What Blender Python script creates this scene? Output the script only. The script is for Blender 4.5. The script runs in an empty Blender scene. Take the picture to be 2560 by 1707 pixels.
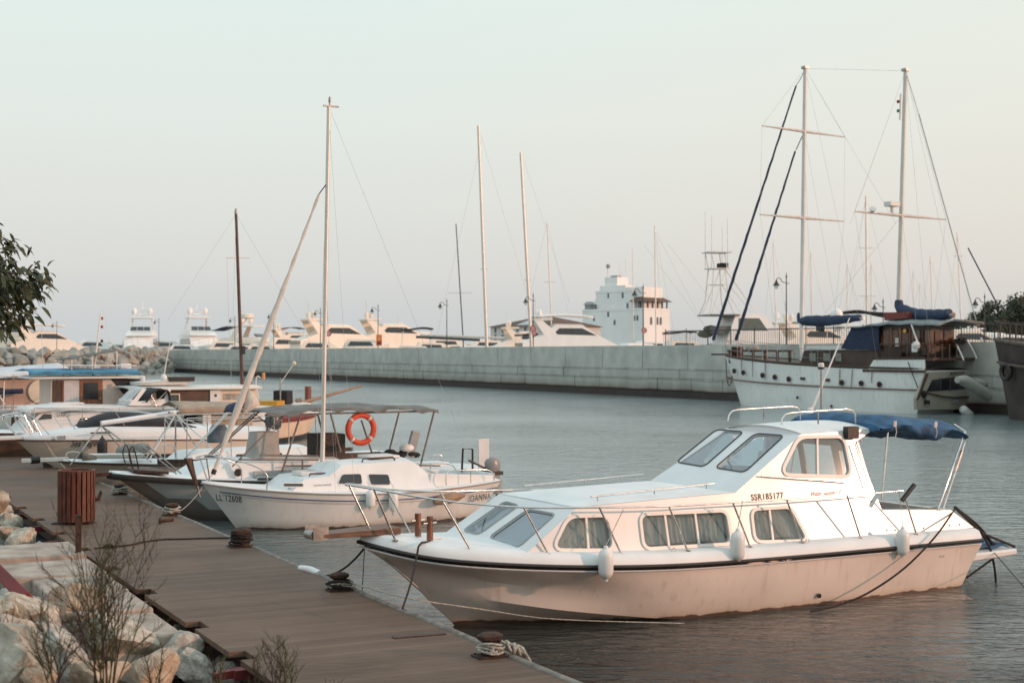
import bpy, bmesh, math, random
from mathutils import Vector, Matrix
from mathutils.geometry import tessellate_polygon
from mathutils.noise import noise as mnoise
random.seed(7)
C=bpy.context.scene.collection
rad=math.radians
# ---------------------------------------------------------------- survey of the place
# camera 3.6 m above the water, 50 mm lens; H_ / G_ / D_ turn a measured sight line into a point of the place
F_=3556.;HY=877.;CX=1280.;CY=853.5;H_=3.6
PT=math.atan((CY-HY)/F_)
def ray(px,py):
    x=(px-CX)/F_; u=-(py-CY)/F_
    return (x, math.cos(PT)+u*math.sin(PT), -math.sin(PT)+u*math.cos(PT))
def G_(px,py,z=0.):
    d=ray(px,py); t=(z-H_)/d[2]; return Vector((d[0]*t,d[1]*t,z))
def D_(px,py,y):
    d=ray(px,py); t=y/d[1]; return Vector((d[0]*t,y,H_+d[2]*t))
ZK=900/2352
def Z1(x,y): return (800+ZK*x,1000+ZK*y)
def Z2(x,y): return (1660+ZK*x,1000+ZK*y)
def Z3(x,y): return (ZK*x,900+ZK*y)
def Z4(x,y): return (450+ZK*x,900+ZK*y)
def ZA(x,y): return (1100+x*.2551,1180+y*.2551)
def ZB(x,y): return (1660+x*.2551,1000+y*.2551)
class Fr:
    def __init__(s,O,th): s.O=Vector(O); s.th=th; s.c=math.cos(rad(th)); s.s=math.sin(rad(th))
    def loc(s,p):
        dx=p[0]-s.O[0];dy=p[1]-s.O[1]
        return Vector((dx*s.c+dy*s.s,-dx*s.s+dy*s.c,p[2]-s.O[2]))
    def W(s,l): return Vector((s.O[0]+l[0]*s.c-l[1]*s.s,s.O[1]+l[0]*s.s+l[1]*s.c,s.O[2]+l[2]))
    def L(s,px,py,y=0.):
        d=ray(px,py); nx,ny=-s.s,s.c
        t=(y+s.O[0]*nx+s.O[1]*ny)/(d[0]*nx+d[1]*ny)
        return s.loc((d[0]*t,d[1]*t,H_+d[2]*t))
    def X(s,px,py,x):
        d=ray(px,py); t=(x+s.O[0]*s.c+s.O[1]*s.s)/(d[0]*s.c+d[1]*s.s)
        return s.loc((d[0]*t,d[1]*t,H_+d[2]*t))
    def P(s,px,py,p0,n):   # on a local plane
        a=s.loc((0,0,H_)); b=s.loc(ray_pt(px,py)); d=b-a
        t=(Vector(p0)-a).dot(n)/d.dot(n); return a+d*t
def ray_pt(px,py): d=ray(px,py); return (d[0],d[1],H_+d[2])
# ---------------------------------------------------------------- materials
MATS={}
def srgb(r,g,b): return tuple(((c/255)/12.92 if c/255<=.04045 else ((c/255+.055)/1.055)**2.4) for c in (r,g,b))
def mat(name,col,rough=.5,metal=0.,var=.12,scale=3.,bump=0.,bscale=40.,spec=.5,dark=None,streak=None,coat=0.,stretch=None,lo=.35,hi=.7,wave=None):
    """procedural surface: base colour broken by two noises, optional second tone, vertical streaks, bump"""
    if name in MATS: return MATS[name]
    m=bpy.data.materials.new(name); m.use_nodes=True; nt=m.node_tree; N=nt.nodes; Lk=nt.links
    b=N['Principled BSDF']; b.inputs['Roughness'].default_value=rough; b.inputs['Metallic'].default_value=metal
    b.inputs['Specular IOR Level'].default_value=spec
    if coat: b.inputs['Coat Weight'].default_value=coat; b.inputs['Coat Roughness'].default_value=.12
    tc=N.new('ShaderNodeTexCoord'); mp=N.new('ShaderNodeMapping'); Lk.new(tc.outputs['Object'],mp.inputs[0])
    if stretch: mp.inputs['Scale'].default_value=stretch
    n1=N.new('ShaderNodeTexNoise'); n1.inputs['Scale'].default_value=scale; n1.inputs['Detail'].default_value=6; Lk.new(mp.outputs[0],n1.inputs[0])
    r=N.new('ShaderNodeValToRGB'); r.color_ramp.elements[0].position=lo; r.color_ramp.elements[1].position=hi
    d=dark if dark else tuple(c*(1-var*2) for c in col)
    r.color_ramp.elements[0].color=(*d,1); r.color_ramp.elements[1].color=(*col,1)
    Lk.new(n1.outputs['Fac'],r.inputs[0]); out=r.outputs[0]
    if streak:
        mp2=N.new('ShaderNodeMapping'); mp2.inputs['Scale'].default_value=(7,7,.5); Lk.new(tc.outputs['Object'],mp2.inputs[0])
        n2=N.new('ShaderNodeTexNoise'); n2.inputs['Scale'].default_value=1.5; n2.inputs['Detail'].default_value=4; Lk.new(mp2.outputs[0],n2.inputs[0])
        r2=N.new('ShaderNodeValToRGB'); r2.color_ramp.elements[0].position=.56; r2.color_ramp.elements[1].position=.78
        r2.color_ramp.elements[0].color=(0,0,0,1); r2.color_ramp.elements[1].color=(.55,.55,.55,1); Lk.new(n2.outputs['Fac'],r2.inputs[0])
        mx=N.new('ShaderNodeMix'); mx.data_type='RGBA'; Lk.new(r2.outputs[0],mx.inputs[0]); Lk.new(out,mx.inputs[6]); mx.inputs[7].default_value=(*streak,1); out=mx.outputs[2]
    if wave:
        w=N.new('ShaderNodeTexWave'); w.inputs['Scale'].default_value=wave[0]; w.inputs['Distortion'].default_value=wave[1]; w.bands_direction=wave[2]; Lk.new(mp.outputs[0],w.inputs[0])
        mx=N.new('ShaderNodeMix'); mx.data_type='RGBA'; mx.inputs[0].default_value=wave[3]; mx.blend_type='MULTIPLY'; Lk.new(out,mx.inputs[6]); Lk.new(w.outputs[0],mx.inputs[7]); out=mx.outputs[2]
    Lk.new(out,b.inputs['Base Color'])
    rr=N.new('ShaderNodeMapRange'); rr.inputs[3].default_value=max(.03,rough-.08); rr.inputs[4].default_value=min(1,rough+.12); Lk.new(n1.outputs['Fac'],rr.inputs[0]); Lk.new(rr.outputs[0],b.inputs['Roughness'])
    if bump:
        n3=N.new('ShaderNodeTexNoise'); n3.inputs['Scale'].default_value=bscale; n3.inputs['Detail'].default_value=5; Lk.new(mp.outputs[0],n3.inputs[0])
        bp=N.new('ShaderNodeBump'); bp.inputs['Strength'].default_value=bump; bp.inputs['Distance'].default_value=.02; Lk.new(n3.outputs['Fac'],bp.inputs['Height']); Lk.new(bp.outputs[0],b.inputs['Normal'])
    MATS[name]=m; return m
def glassmat(name,col,alpha=.35,rough=.03):
    if name in MATS: return MATS[name]
    m=bpy.data.materials.new(name); m.use_nodes=True; nt=m.node_tree; N=nt.nodes; Lk=nt.links
    for n in list(N): N.remove(n)
    o=N.new('ShaderNodeOutputMaterial'); t=N.new('ShaderNodeBsdfTransparent'); t.inputs[0].default_value=(*col,1)
    g=N.new('ShaderNodeBsdfGlossy'); g.inputs['Roughness'].default_value=rough; g.inputs[0].default_value=(.9,.95,1,1)
    fr=N.new('ShaderNodeLayerWeight'); pw=N.new('ShaderNodeMath'); pw.operation='POWER'; Lk.new(fr.outputs['Facing'],pw.inputs[0]); pw.inputs[1].default_value=4.
    mr=N.new('ShaderNodeMapRange'); mr.inputs[1].default_value=0.; mr.inputs[2].default_value=1.; mr.inputs[3].default_value=alpha*.3; mr.inputs[4].default_value=.9; Lk.new(pw.outputs[0],mr.inputs[0])
    mx=N.new('ShaderNodeMixShader'); Lk.new(mr.outputs[0],mx.inputs[0]); Lk.new(t.outputs[0],mx.inputs[1]); Lk.new(g.outputs[0],mx.inputs[2]); Lk.new(mx.outputs[0],o.inputs[0])
    MATS[name]=m; return m
def waterline(m,h=.035,soft=.13,dk=(.16,.12,.10)):
    nt=m.node_tree; N=nt.nodes; Lk=nt.links; b=N['Principled BSDF']; src=b.inputs['Base Color'].links[0].from_socket
    tc=N.new('ShaderNodeTexCoord'); sx=N.new('ShaderNodeSeparateXYZ'); Lk.new(tc.outputs['Object'],sx.inputs[0]); n=N.new('ShaderNodeTexNoise'); n.inputs['Scale'].default_value=5; n.inputs['Detail'].default_value=5; Lk.new(tc.outputs['Object'],n.inputs[0])
    a=N.new('ShaderNodeMath'); a.operation='MULTIPLY_ADD'; Lk.new(n.outputs['Fac'],a.inputs[0]); a.inputs[1].default_value=-.10; Lk.new(sx.outputs['Z'],a.inputs[2])
    mr=N.new('ShaderNodeMapRange'); mr.inputs[1].default_value=-.05; mr.inputs[2].default_value=.25; Lk.new(a.outputs[0],mr.inputs[0]); r=N.new('ShaderNodeValToRGB'); Lk.new(mr.outputs[0],r.inputs[0]); e=r.color_ramp.elements
    e[0].position=.14; e[0].color=(*dk,1); e[1].position=1; e[1].color=(1,1,1,1); q=e.new(.19); q.color=(.80,.74,.66,1); q=e.new(.45); q.color=(.93,.91,.88,1)
    x=N.new('ShaderNodeMix'); x.data_type='RGBA'; x.blend_type='MULTIPLY'; x.inputs[0].default_value=1; Lk.new(src,x.inputs[6]); Lk.new(r.outputs[0],x.inputs[7]); Lk.new(x.outputs[2],b.inputs['Base Color'])
GEL =mat('gelcoat_white',(.70,.69,.675),.3,var=.05,scale=1.4,streak=(.62,.58,.52),coat=.3)
GELD=mat('deck_white',(.78,.79,.78),.55,var=.05,scale=2.5,bump=.15,bscale=120)
GELO=mat('old_gelcoat',(.70,.69,.65),.45,var=.07,scale=2.,streak=(.5,.46,.4))
HULL=mat('hull_white',(.76,.655,.58),.3,var=.07,scale=.9,streak=(.50,.40,.33),coat=.3)
CREAM=mat('cream_paint',(.74,.62,.48),.45,var=.08,scale=2)
waterline(HULL); waterline(GELO)
GREYP=mat('grey_paint',(.34,.35,.35),.6,var=.12,scale=4)
RUB =mat('black_rubber',(.022,.016,.014),.5,var=.2,scale=6)
ANTI=mat('antifouling_brown',(.13,.07,.05),.75,var=.3,scale=3)
ANTG=mat('antifouling_taupe',(.30,.245,.21),.7,var=.15,scale=2)
STEEL=mat('stainless_steel',(.72,.70,.68),.18,1.,var=.1,scale=8)
DSTEEL=mat('dull_steel',(.42,.40,.38),.42,1.,var=.2,scale=8)
ALU =mat('mast_aluminium',(.70,.66,.60),.42,.55,var=.08,scale=2,streak=(.5,.46,.4))
WHITEM=mat('white_metal',(.76,.72,.67),.4,var=.06)
DARK=mat('dark_interior',(.035,.028,.025),.8,var=.3,scale=5)
BLK =mat('black_plastic',(.02,.017,.016),.45,var=.2)
ROPEB=mat('dark_rope',(.045,.032,.028),.9,var=.4,scale=30,bump=.6,bscale=80)
ROPEW=mat('pale_rope',(.55,.52,.45),.9,var=.25,scale=25,bump=.8,bscale=60)
WIRE=mat('wire',(.45,.43,.41),.5,.3)
TEAK=mat('teak',(.24,.12,.075),.55,var=.3,scale=4,stretch=(1,8,8))
VARN=mat('varnished_wood',(.26,.095,.045),.35,var=.3,scale=3,stretch=(6,6,1),coat=.3)
DWOOD=mat('dark_wood',(.10,.05,.032),.6,var=.35,scale=4,stretch=(6,6,1))
BROWNI=mat('brown_interior',(.17,.10,.065),.7,var=.15)
BLUE=mat('blue_canvas',(.035,.125,.25),.75,var=.3,scale=5,bump=.5,bscale=14)
LBLUE=mat('light_blue_tarp',(.06,.27,.45),.6,var=.18,scale=4,bump=.3,bscale=12)
NAVY=mat('navy_canvas',(.025,.04,.09),.8,var=.25,scale=5,bump=.5,bscale=15)
BLKC=mat('black_canvas',(.025,.024,.03),.85,var=.25,scale=5,bump=.4,bscale=15)
GREYC=mat('grey_tarp',(.20,.20,.19),.85,var=.2,scale=4,bump=.5,bscale=12)
BEIGE=mat('beige_canvas',(.42,.33,.25),.85,var=.14,scale=4,bump=.5,bscale=12)
SAIL=mat('sailcloth',(.66,.60,.53),.8,var=.1,scale=4,bump=.4,bscale=18)
CURT=mat('curtain',(.52,.50,.47),.9,var=.2,scale=3,stretch=(1,1,.3))
FEND=mat('fender_vinyl',(.78,.77,.74),.35,var=.06,scale=5)
FEAR=mat('fender_ring',(.09,.09,.10),.5)
ORANGE=mat('orange_plastic',(.70,.07,.02),.5,var=.15,scale=6)
REDP=mat('red_paint',(.38,.03,.02),.5,var=.2,scale=5)
MAROON=mat('maroon_paint',(.20,.03,.025),.5,var=.2)
REFL=mat('reflective_tape',(.62,.58,.54),.4)
INK=mat('lettering_dark',(.015,.014,.016),.5,var=.05)
INKB=mat('lettering_blue',(.10,.13,.18),.5,var=.05)
SBLUE=mat('stripe_blue',(.05,.09,.22),.4,var=.05)
YEL=mat('yellow_plastic',(.62,.30,.02),.5)
WGLASS=glassmat('wheelhouse_glass',(.80,.88,.90),.35)
TGLASS=glassmat('tinted_glass',(.30,.38,.40),.7)
CGLASS=glassmat('cabin_glass',(.70,.78,.80),.25)
DGLASS=mat('dark_window',(.03,.035,.04),.08,var=.3,scale=1.2,spec=.8)
FGLASS=mat('far_window',(.09,.11,.12),.12,var=.3,scale=1,spec=.8)
# ---------------------------------------------------------------- mesh helper
def emp(name,loc,th=0,label=None,cat=None,group=None):
    o=bpy.data.objects.new(name,None); C.objects.link(o); o.location=loc; o.rotation_euler=(0,0,rad(th)); o.empty_display_size=.3
    if label: o['label']=label
    if cat: o['category']=cat
    if group: o['group']=group
    return o
def tag(o,label=None,cat=None,group=None,kind=None):
    if label: o['label']=label
    if cat: o['category']=cat
    if group: o['group']=group
    if kind: o['kind']=kind
    return o
def V(*a): return Vector(a) if len(a)>1 else Vector(a[0])
def catmull(P,n):
    P=[V(p) for p in P]
    if len(P)==2: return [P[0].lerp(P[1],i/(n-1)) for i in range(n)]
    # parameter by chord length
    T=[0]
    for a,b in zip(P,P[1:]): T.append(T[-1]+max(1e-6,(b-a).length))
    out=[]; k=0
    for i in range(n):
        t=T[-1]*i/(n-1)
        while k<len(P)-2 and t>T[k+1]: k+=1
        p1,p2=P[k],P[k+1]; t1,t2=T[k],T[k+1]
        m1=(p2-P[k-1])/(t2-T[k-1]) if k>0 else (p2-p1)/(t2-t1)
        m2=(P[k+2]-p1)/(T[k+2]-t1) if k<len(P)-2 else (p2-p1)/(t2-t1)
        h=t2-t1; u=(t-t1)/h
        out.append(p1*(2*u**3-3*u*u+1)+m1*h*(u**3-2*u*u+u)+p2*(-2*u**3+3*u*u)+m2*h*(u**3-u*u))
    return out
class M:
    def __init__(s): s.v=[];s.f=[];s.mi=[]
    def add(s,vs,fs,mi=0):
        k=len(s.v); s.v+=[V(p) for p in vs]; s.f+=[[i+k for i in f] for f in fs]; s.mi+=[mi]*len(fs); return s
    def hexa(s,p,mi=0): return s.add(p,[[3,2,1,0],[4,5,6,7],[0,1,5,4],[1,2,6,5],[2,3,7,6],[3,0,4,7]],mi)
    def box(s,x0,x1,y0,y1,z0,z1,mi=0): return s.hexa([(x0,y0,z0),(x1,y0,z0),(x1,y1,z0),(x0,y1,z0),(x0,y0,z1),(x1,y0,z1),(x1,y1,z1),(x0,y1,z1)],mi)
    def obox(s,c,sz,rz=0,ry=0,rx=0,mi=0):
        R=Matrix.Rotation(rz,3,'Z')@Matrix.Rotation(ry,3,'Y')@Matrix.Rotation(rx,3,'X'); c=V(c); a,b,d=sz[0]/2,sz[1]/2,sz[2]/2
        return s.hexa([c+R@V(x,y,z) for z in (-d,d) for x,y in ((-a,-b),(a,-b),(a,b),(-a,b))],mi)
    def tube(s,P,r,n=8,closed=False,r2=None,mi=0,flat=1.):
        P=[V(p) for p in P]; m=len(P); rings=[]
        up=None
        for i in range(m):
            a=P[i-1] if (i>0 or closed) else P[i]; b=P[(i+1)%m] if (i<m-1 or closed) else P[i]
            t=(b-a); t=t.normalized() if t.length>1e-9 else V(0,0,1)
            if up is None: up=V(0,0,1) if abs(t.z)<.9 else V(1,0,0)
            sd=t.cross(up); sd=sd.normalized() if sd.length>1e-6 else V(1,0,0)
            nu=sd.cross(t).normalized(); up=nu
            rr=r if r2 is None else r+(r2-r)*i/max(1,m-1)
            if callable(r): rr=r(i/(m-1))
            rings.append([P[i]+sd*math.cos(2*math.pi*k/n)*rr+nu*math.sin(2*math.pi*k/n)*rr*flat for k in range(n)])
        vs=[p for R in rings for p in R]; fs=[]
        for i in range(m if closed else m-1):
            j=(i+1)%m
            for k in range(n): k2=(k+1)%n; fs.append([i*n+k,i*n+k2,j*n+k2,j*n+k])
        if not closed: fs.append(list(range(n))[::-1]); fs.append([(m-1)*n+k for k in range(n)])
        return s.add(vs,fs,mi)
    def cyl(s,a,b,r,n=10,r2=None,mi=0): return s.tube([a,b],r,n,r2=r2,mi=mi)
    def grid(s,R,mi=0,closed=False):
        n=len(R[0]); vs=[p for r in R for p in r]; fs=[]
        for i in range(len(R)-1):
            for k in range(n if closed else n-1): k2=(k+1)%n; fs.append([i*n+k,i*n+k2,(i+1)*n+k2,(i+1)*n+k])
        return s.add(vs,fs,mi)
    def lathe(s,prof,c=(0,0,0),n=16,axis=(0,0,1),mi=0):
        c=V(c); ax=V(axis).normalized(); q=ax.to_track_quat('Z','Y').to_matrix(); R=[]
        for r,z in prof: R.append([c+q@V(r*math.cos(2*math.pi*k/n),r*math.sin(2*math.pi*k/n),z) for k in range(n)])
        s.grid(R,mi,True); k=len(s.v)-len(R)*n
        s.f.append([k+i for i in range(n)][::-1]); s.f.append([k+(len(R)-1)*n+i for i in range(n)]); s.mi+=[mi,mi]; return s
    def sph(s,c,r,n=12,sc=(1,1,1),mi=0):
        c=V(c); R=[]
        for j in range(n//2+1):
            a=math.pi*j/(n//2); R.append([c+V(r*sc[0]*max(.001,math.sin(a))*math.cos(2*math.pi*k/n),r*sc[1]*max(.001,math.sin(a))*math.sin(2*math.pi*k/n),-r*sc[2]*math.cos(a)) for k in range(n)])
        return s.grid(R,mi,True)
    def torus(s,c,R,r,axis=(0,1,0),n=32,m=10,mi=0):
        q=V(axis).normalized().to_track_quat('Z','Y').to_matrix()
        return s.tube([V(c)+q@V(R*math.cos(2*math.pi*k/n),R*math.sin(2*math.pi*k/n),0) for k in range(n)],r,m,closed=True,mi=mi)
    def prism(s,P,d,mi=0):
        P=[V(p) for p in P]; n=len(P); d=V(d)
        return s.add(P+[p+d for p in P],[list(range(n))[::-1],[n+i for i in range(n)]]+[[i,(i+1)%n,n+(i+1)%n,n+i] for i in range(n)],mi)
    def sheet(s,outer,holes=[],mi=0,th=None):
        """flat panel with openings; th = vector of thickness"""
        L=[[V(p) for p in outer]]+[[V(p) for p in h] for h in holes]
        T=tessellate_polygon(L); vs=[p for l in L for p in l]; s.add(vs,[list(t) for t in T],mi)
        if th is not None:
            th=V(th); s.add([p+th for p in vs],[list(t)[::-1] for t in T],mi)
            for l in L: n=len(l); s.add(l+[p+th for p in l],[[i,(i+1)%n,n+(i+1)%n,n+i] for i in range(n)],mi)
        return s
    def ring(s,poly,w,nrm,h,mi=0):
        """window frame: band of width w outside poly, proud by h along nrm"""
        P=[V(p) for p in poly]; n=len(P); nrm=V(nrm).normalized(); c=sum(P,V(0,0,0))/n; O=[]
        for i in range(n):
            t=(P[(i+1)%n]-P[i-1]).normalized(); o=t.cross(nrm)
            if o.dot(P[i]-c)<0: o=-o
            O.append(P[i]+o*w)
        rows=[P,[p+nrm*h for p in P],[p+nrm*h for p in O],O]
        rows=[[rows[j][i] for j in range(4)] for i in range(n)]+[[rows[j][0] for j in range(4)]]
        return s.grid(rows,mi)
    def build(s,name,m,parent=None,smooth=35,label=None,bevel=0,solid=0,sub=0):
        off=V(0,0,0)
        if parent is None and s.v:
            xs=[p.x for p in s.v];ys=[p.y for p in s.v];off=V((min(xs)+max(xs))/2,(min(ys)+max(ys))/2,min(p.z for p in s.v))
        me=bpy.data.meshes.new(name); me.from_pydata([tuple(p-off) for p in s.v],[],s.f)
        ms=m if isinstance(m,(list,tuple)) else [m]
        for x in ms: me.materials.append(x)
        for p,i in zip(me.polygons,s.mi): p.material_index=i
        b=bmesh.new(); b.from_mesh(me); bmesh.ops.remove_doubles(b,verts=b.verts,dist=1e-5); bmesh.ops.recalc_face_normals(b,faces=b.faces); b.to_mesh(me); b.free()
        if smooth:
            me.shade_smooth(); me.set_sharp_from_angle(angle=rad(smooth))
        o=bpy.data.objects.new(name,me); C.objects.link(o); o.location=off
        if parent: o.parent=parent
        if solid: md=o.modifiers.new('s','SOLIDIFY'); md.thickness=solid; md.offset=0
        if bevel: md=o.modifiers.new('b','BEVEL'); md.width=bevel; md.segments=2; md.limit_method='ANGLE'; md.angle_limit=rad(35)
        if sub: md=o.modifiers.new('u','SUBSURF'); md.levels=sub; md.render_levels=sub
        if label: o['label']=label
        return o
def rpoly(P,r,k=4):
    P=[V(p) for p in P]; n=len(P); out=[]
    for i in range(n):
        a,b,c=P[i-1],P[i],P[(i+1)%n]; u=(a-b); v=(c-b); q=min(r,u.length*.45,v.length*.45); u=u.normalized()*q; v=v.normalized()*q
        for j in range(k+1):
            t=j/k; out.append((b+u)*(1-t)**2+b*2*t*(1-t)+(b+v)*t*t)
    return out
def sag(a,b,d,n=14):
    a,b=V(a),V(b); return [a.lerp(b,i/(n-1))-V(0,0,4*d*(i/(n-1))*(1-i/(n-1))) for i in range(n)]
def text(name,s,org,right,up,h,m,parent,shear=0.,w=1.,bold=0.,sp=1.):
    cu=bpy.data.curves.new('t','FONT'); cu.body=s; cu.size=1.; cu.shear=shear; cu.offset=bold; cu.space_character=sp
    o=bpy.data.objects.new('t',cu); C.objects.link(o); dg=bpy.context.evaluated_depsgraph_get(); dg.update()
    me=bpy.data.meshes.new_from_object(o.evaluated_get(dg)); bpy.data.objects.remove(o); bpy.data.curves.remove(cu)
    k=h/.70; right=V(right).normalized(); up=V(up).normalized(); org=V(org)
    for v in me.vertices: v.co=org+right*(v.co.x*k*w)+up*(v.co.y*k)
    me.name=name; me.materials.clear(); me.materials.append(m)
    o=bpy.data.objects.new(name,me); C.objects.link(o)
    if parent: o.parent=parent
    return o
def interp(T,x):
    if x<=T[0][0]: return T[0][1]
    for a,b in zip(T,T[1:]):
        if x<=b[0]: return a[1]+(b[1]-a[1])*(x-a[0])/(b[0]-a[0])
    return T[-1][1]
def mir(P): return [V(p[0],-p[1],p[2]) for p in P]
def hullrows(lines,N=30,sub=3):
    """lines from sheer to keel (near side, y<0); returns list of N cross rows, near sheer -> keel -> far sheer"""
    R=[catmull(l,N) for l in lines]; rows=[]
    for i in range(N):
        a=catmull([r[i] for r in R],(len(R)-1)*sub+1) if sub>1 else [r[i] for r in R]
        rows.append(a+mir(a[:-1])[::-1])
    return rows
def hull(root,lines,m,N=30,sub=3,name='hull',split=None):
    """split: list of (z below which slot 1)"""
    rows=hullrows(lines,N,sub); b=M(); b.grid(rows)
    if split is not None:
        for i,f in enumerate(b.f):
            z=sum(b.v[k].z for k in f)/len(f)
            if z<split: b.mi[i]=1
    last=rows[-1]; k=len(b.v); b.add(last,[list(range(len(last)))])
    return b.build(name,m,root,40),rows
def strip(P,w,h,off=0.):
    """rub rail band following a near-side polyline, mirrored; outwards = -y side normal"""
    b=M()
    for Q in (P,mir(P)):
        n=len(Q); rows=[]
        for i in range(n):
            t=(Q[min(n-1,i+1)]-Q[max(0,i-1)]).normalized(); o=t.cross(V(0,0,1)).normalized()
            if o.y*(1 if Q is P else -1)>0: o=-o
            if i==0: o=V(-1,0,0) if P[0].x<P[-1].x else V(1,0,0)
            a=Q[i]+o*off
            rows.append([a,a+o*w*.7+V(0,0,-h*.05),a+o*w+V(0,0,-h*.5),a+o*w*.7+V(0,0,-h*.95),a+V(0,0,-h)])
        b.grid(rows)
    return b
def curtain(b,poly,nrm,up,depth,amp=.02,per=.09,seed=0):
    """wavy cloth hanging behind a flat opening"""
    P=[V(p) for p in poly]; c=sum(P,V(0,0,0))/len(P); nrm=V(nrm).normalized(); up=V(up); up=(up-nrm*up.dot(nrm)).normalized(); rt=up.cross(nrm).normalized()
    us=[(p-c).dot(rt) for p in P]; vs=[(p-c).dot(up) for p in P]; u0,u1,v0,v1=min(us)-.03,max(us)+.03,min(vs)-.03,max(vs)+.03
    n=int((u1-u0)/per*8)+2; rnd=random.Random(seed); ph=rnd.random()*6; R=[]
    np_=len(us)
    for j in range(7):
        v=v1+(v0-v1)*j/6; row=[]; vc=min(v1-.035,max(v0+.035,v)); X=[]
        for i in range(np_):
            k2=(i+1)%np_
            if (vs[i]-vc)*(vs[k2]-vc)<=0 and abs(vs[i]-vs[k2])>1e-9: X.append(us[i]+(us[k2]-us[i])*(vc-vs[i])/(vs[k2]-vs[i]))
        ua,ub=(min(X)-.02,max(X)+.02) if len(X)>1 else (u0,u1)
        for i in range(n):
            u=ua+(ub-ua)*i/(n-1); k=1+.25*math.sin(u*3+ph)
            w=math.sin(2*math.pi*u/per*k+ph+.5*math.sin(v*4+u*5))*amp*(.4+.6*j/6)+.012*mnoise(V(u*3,v*2,ph))
            row.append(c+rt*u+up*v-nrm*(depth+w))
        R.append(row)
    b.grid(R)
# ---------------------------------------------------------------- sky, sun, camera
sc=bpy.context.scene
SUN_EL,SUNV=rad(12),V(.963,-.267,0)
sv=V(SUNV.x*math.cos(SUN_EL),SUNV.y*math.cos(SUN_EL),math.sin(SUN_EL)).normalized()
w=bpy.data.worlds.new("World"); sc.world=w; w.use_nodes=True; nt=w.node_tree; N=nt.nodes; Lk=nt.links
bg=N['Background']; tc=N.new('ShaderNodeTexCoord'); sx=N.new('ShaderNodeSeparateXYZ'); Lk.new(tc.outputs['Generated'],sx.inputs[0])
ramp=N.new('ShaderNodeValToRGB'); Lk.new(sx.outputs['Z'],ramp.inputs[0]); e=ramp.color_ramp.elements
e[0].position=0.; e[0].color=(*srgb(203,208,209),1); e[1].position=1.; e[1].color=(.72,.92,1.0,1)
for p,c in ((.025,srgb(208,211,211)),(.055,srgb(219,219,216)),(.10,srgb(225,227,222)),(.16,srgb(229,235,229)),(.24,srgb(228,240,236)),(.45,(.86,1.02,1.08))):
    q=e.new(p); q.color=(*c,1)
# warm side of the sky (towards the right of the view, where the sun stands), plus a physical sky on top
ra=N.new('ShaderNodeMapRange'); ra.inputs[1].default_value=-.1; ra.inputs[2].default_value=.9; Lk.new(sx.outputs['X'],ra.inputs[0])
mx=N.new('ShaderNodeMix'); mx.data_type='RGBA'; mx.blend_type='MULTIPLY'; Lk.new(ra.outputs[0],mx.inputs[0]); Lk.new(ramp.outputs[0],mx.inputs[6]); mx.inputs[7].default_value=(1.14,1.0,.90,1)
sky=N.new('ShaderNodeTexSky'); sky.sky_type='NISHITA'; sky.sun_disc=False; sky.sun_elevation=SUN_EL; sky.sun_rotation=math.atan2(sv.x,sv.y); sky.altitude=0; sky.dust_density=3.
ad=N.new('ShaderNodeMix'); ad.data_type='RGBA'; ad.blend_type='ADD'; ad.inputs[0].default_value=.006; Lk.new(mx.outputs[2],ad.inputs[6]); Lk.new(sky.outputs[0],ad.inputs[7])
Lk.new(ad.outputs[2],bg.inputs[0]); bg.inputs[1].default_value=.97
sl=bpy.data.lights.new('sun','SUN'); sl.energy=2.15; sl.angle=rad(.6); sl.color=(1.,.53,.36); so=bpy.data.objects.new('sun',sl); C.objects.link(so)
so.rotation_euler=(-sv).to_track_quat('-Z','Y').to_euler()
cd=bpy.data.cameras.new('camera'); cam=bpy.data.objects.new('camera',cd); C.objects.link(cam); cam.location=(0,0,H_); cam.rotation_euler=(rad(90)-PT,0,0)
cd.sensor_width=36; cd.lens=F_/2560*36; cd.clip_end=9000; cd.clip_start=.1; cd.dof.use_dof=True; cd.dof.focus_distance=22; cd.dof.aperture_fstop=2.2
sc.camera=cam; sc.view_settings.view_transform='Standard'; sc.view_settings.look='None'; sc.view_settings.exposure=0; sc.view_settings.gamma=1
sc.cycles.max_bounces=8; sc.cycles.transparent_max_bounces=12
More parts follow.
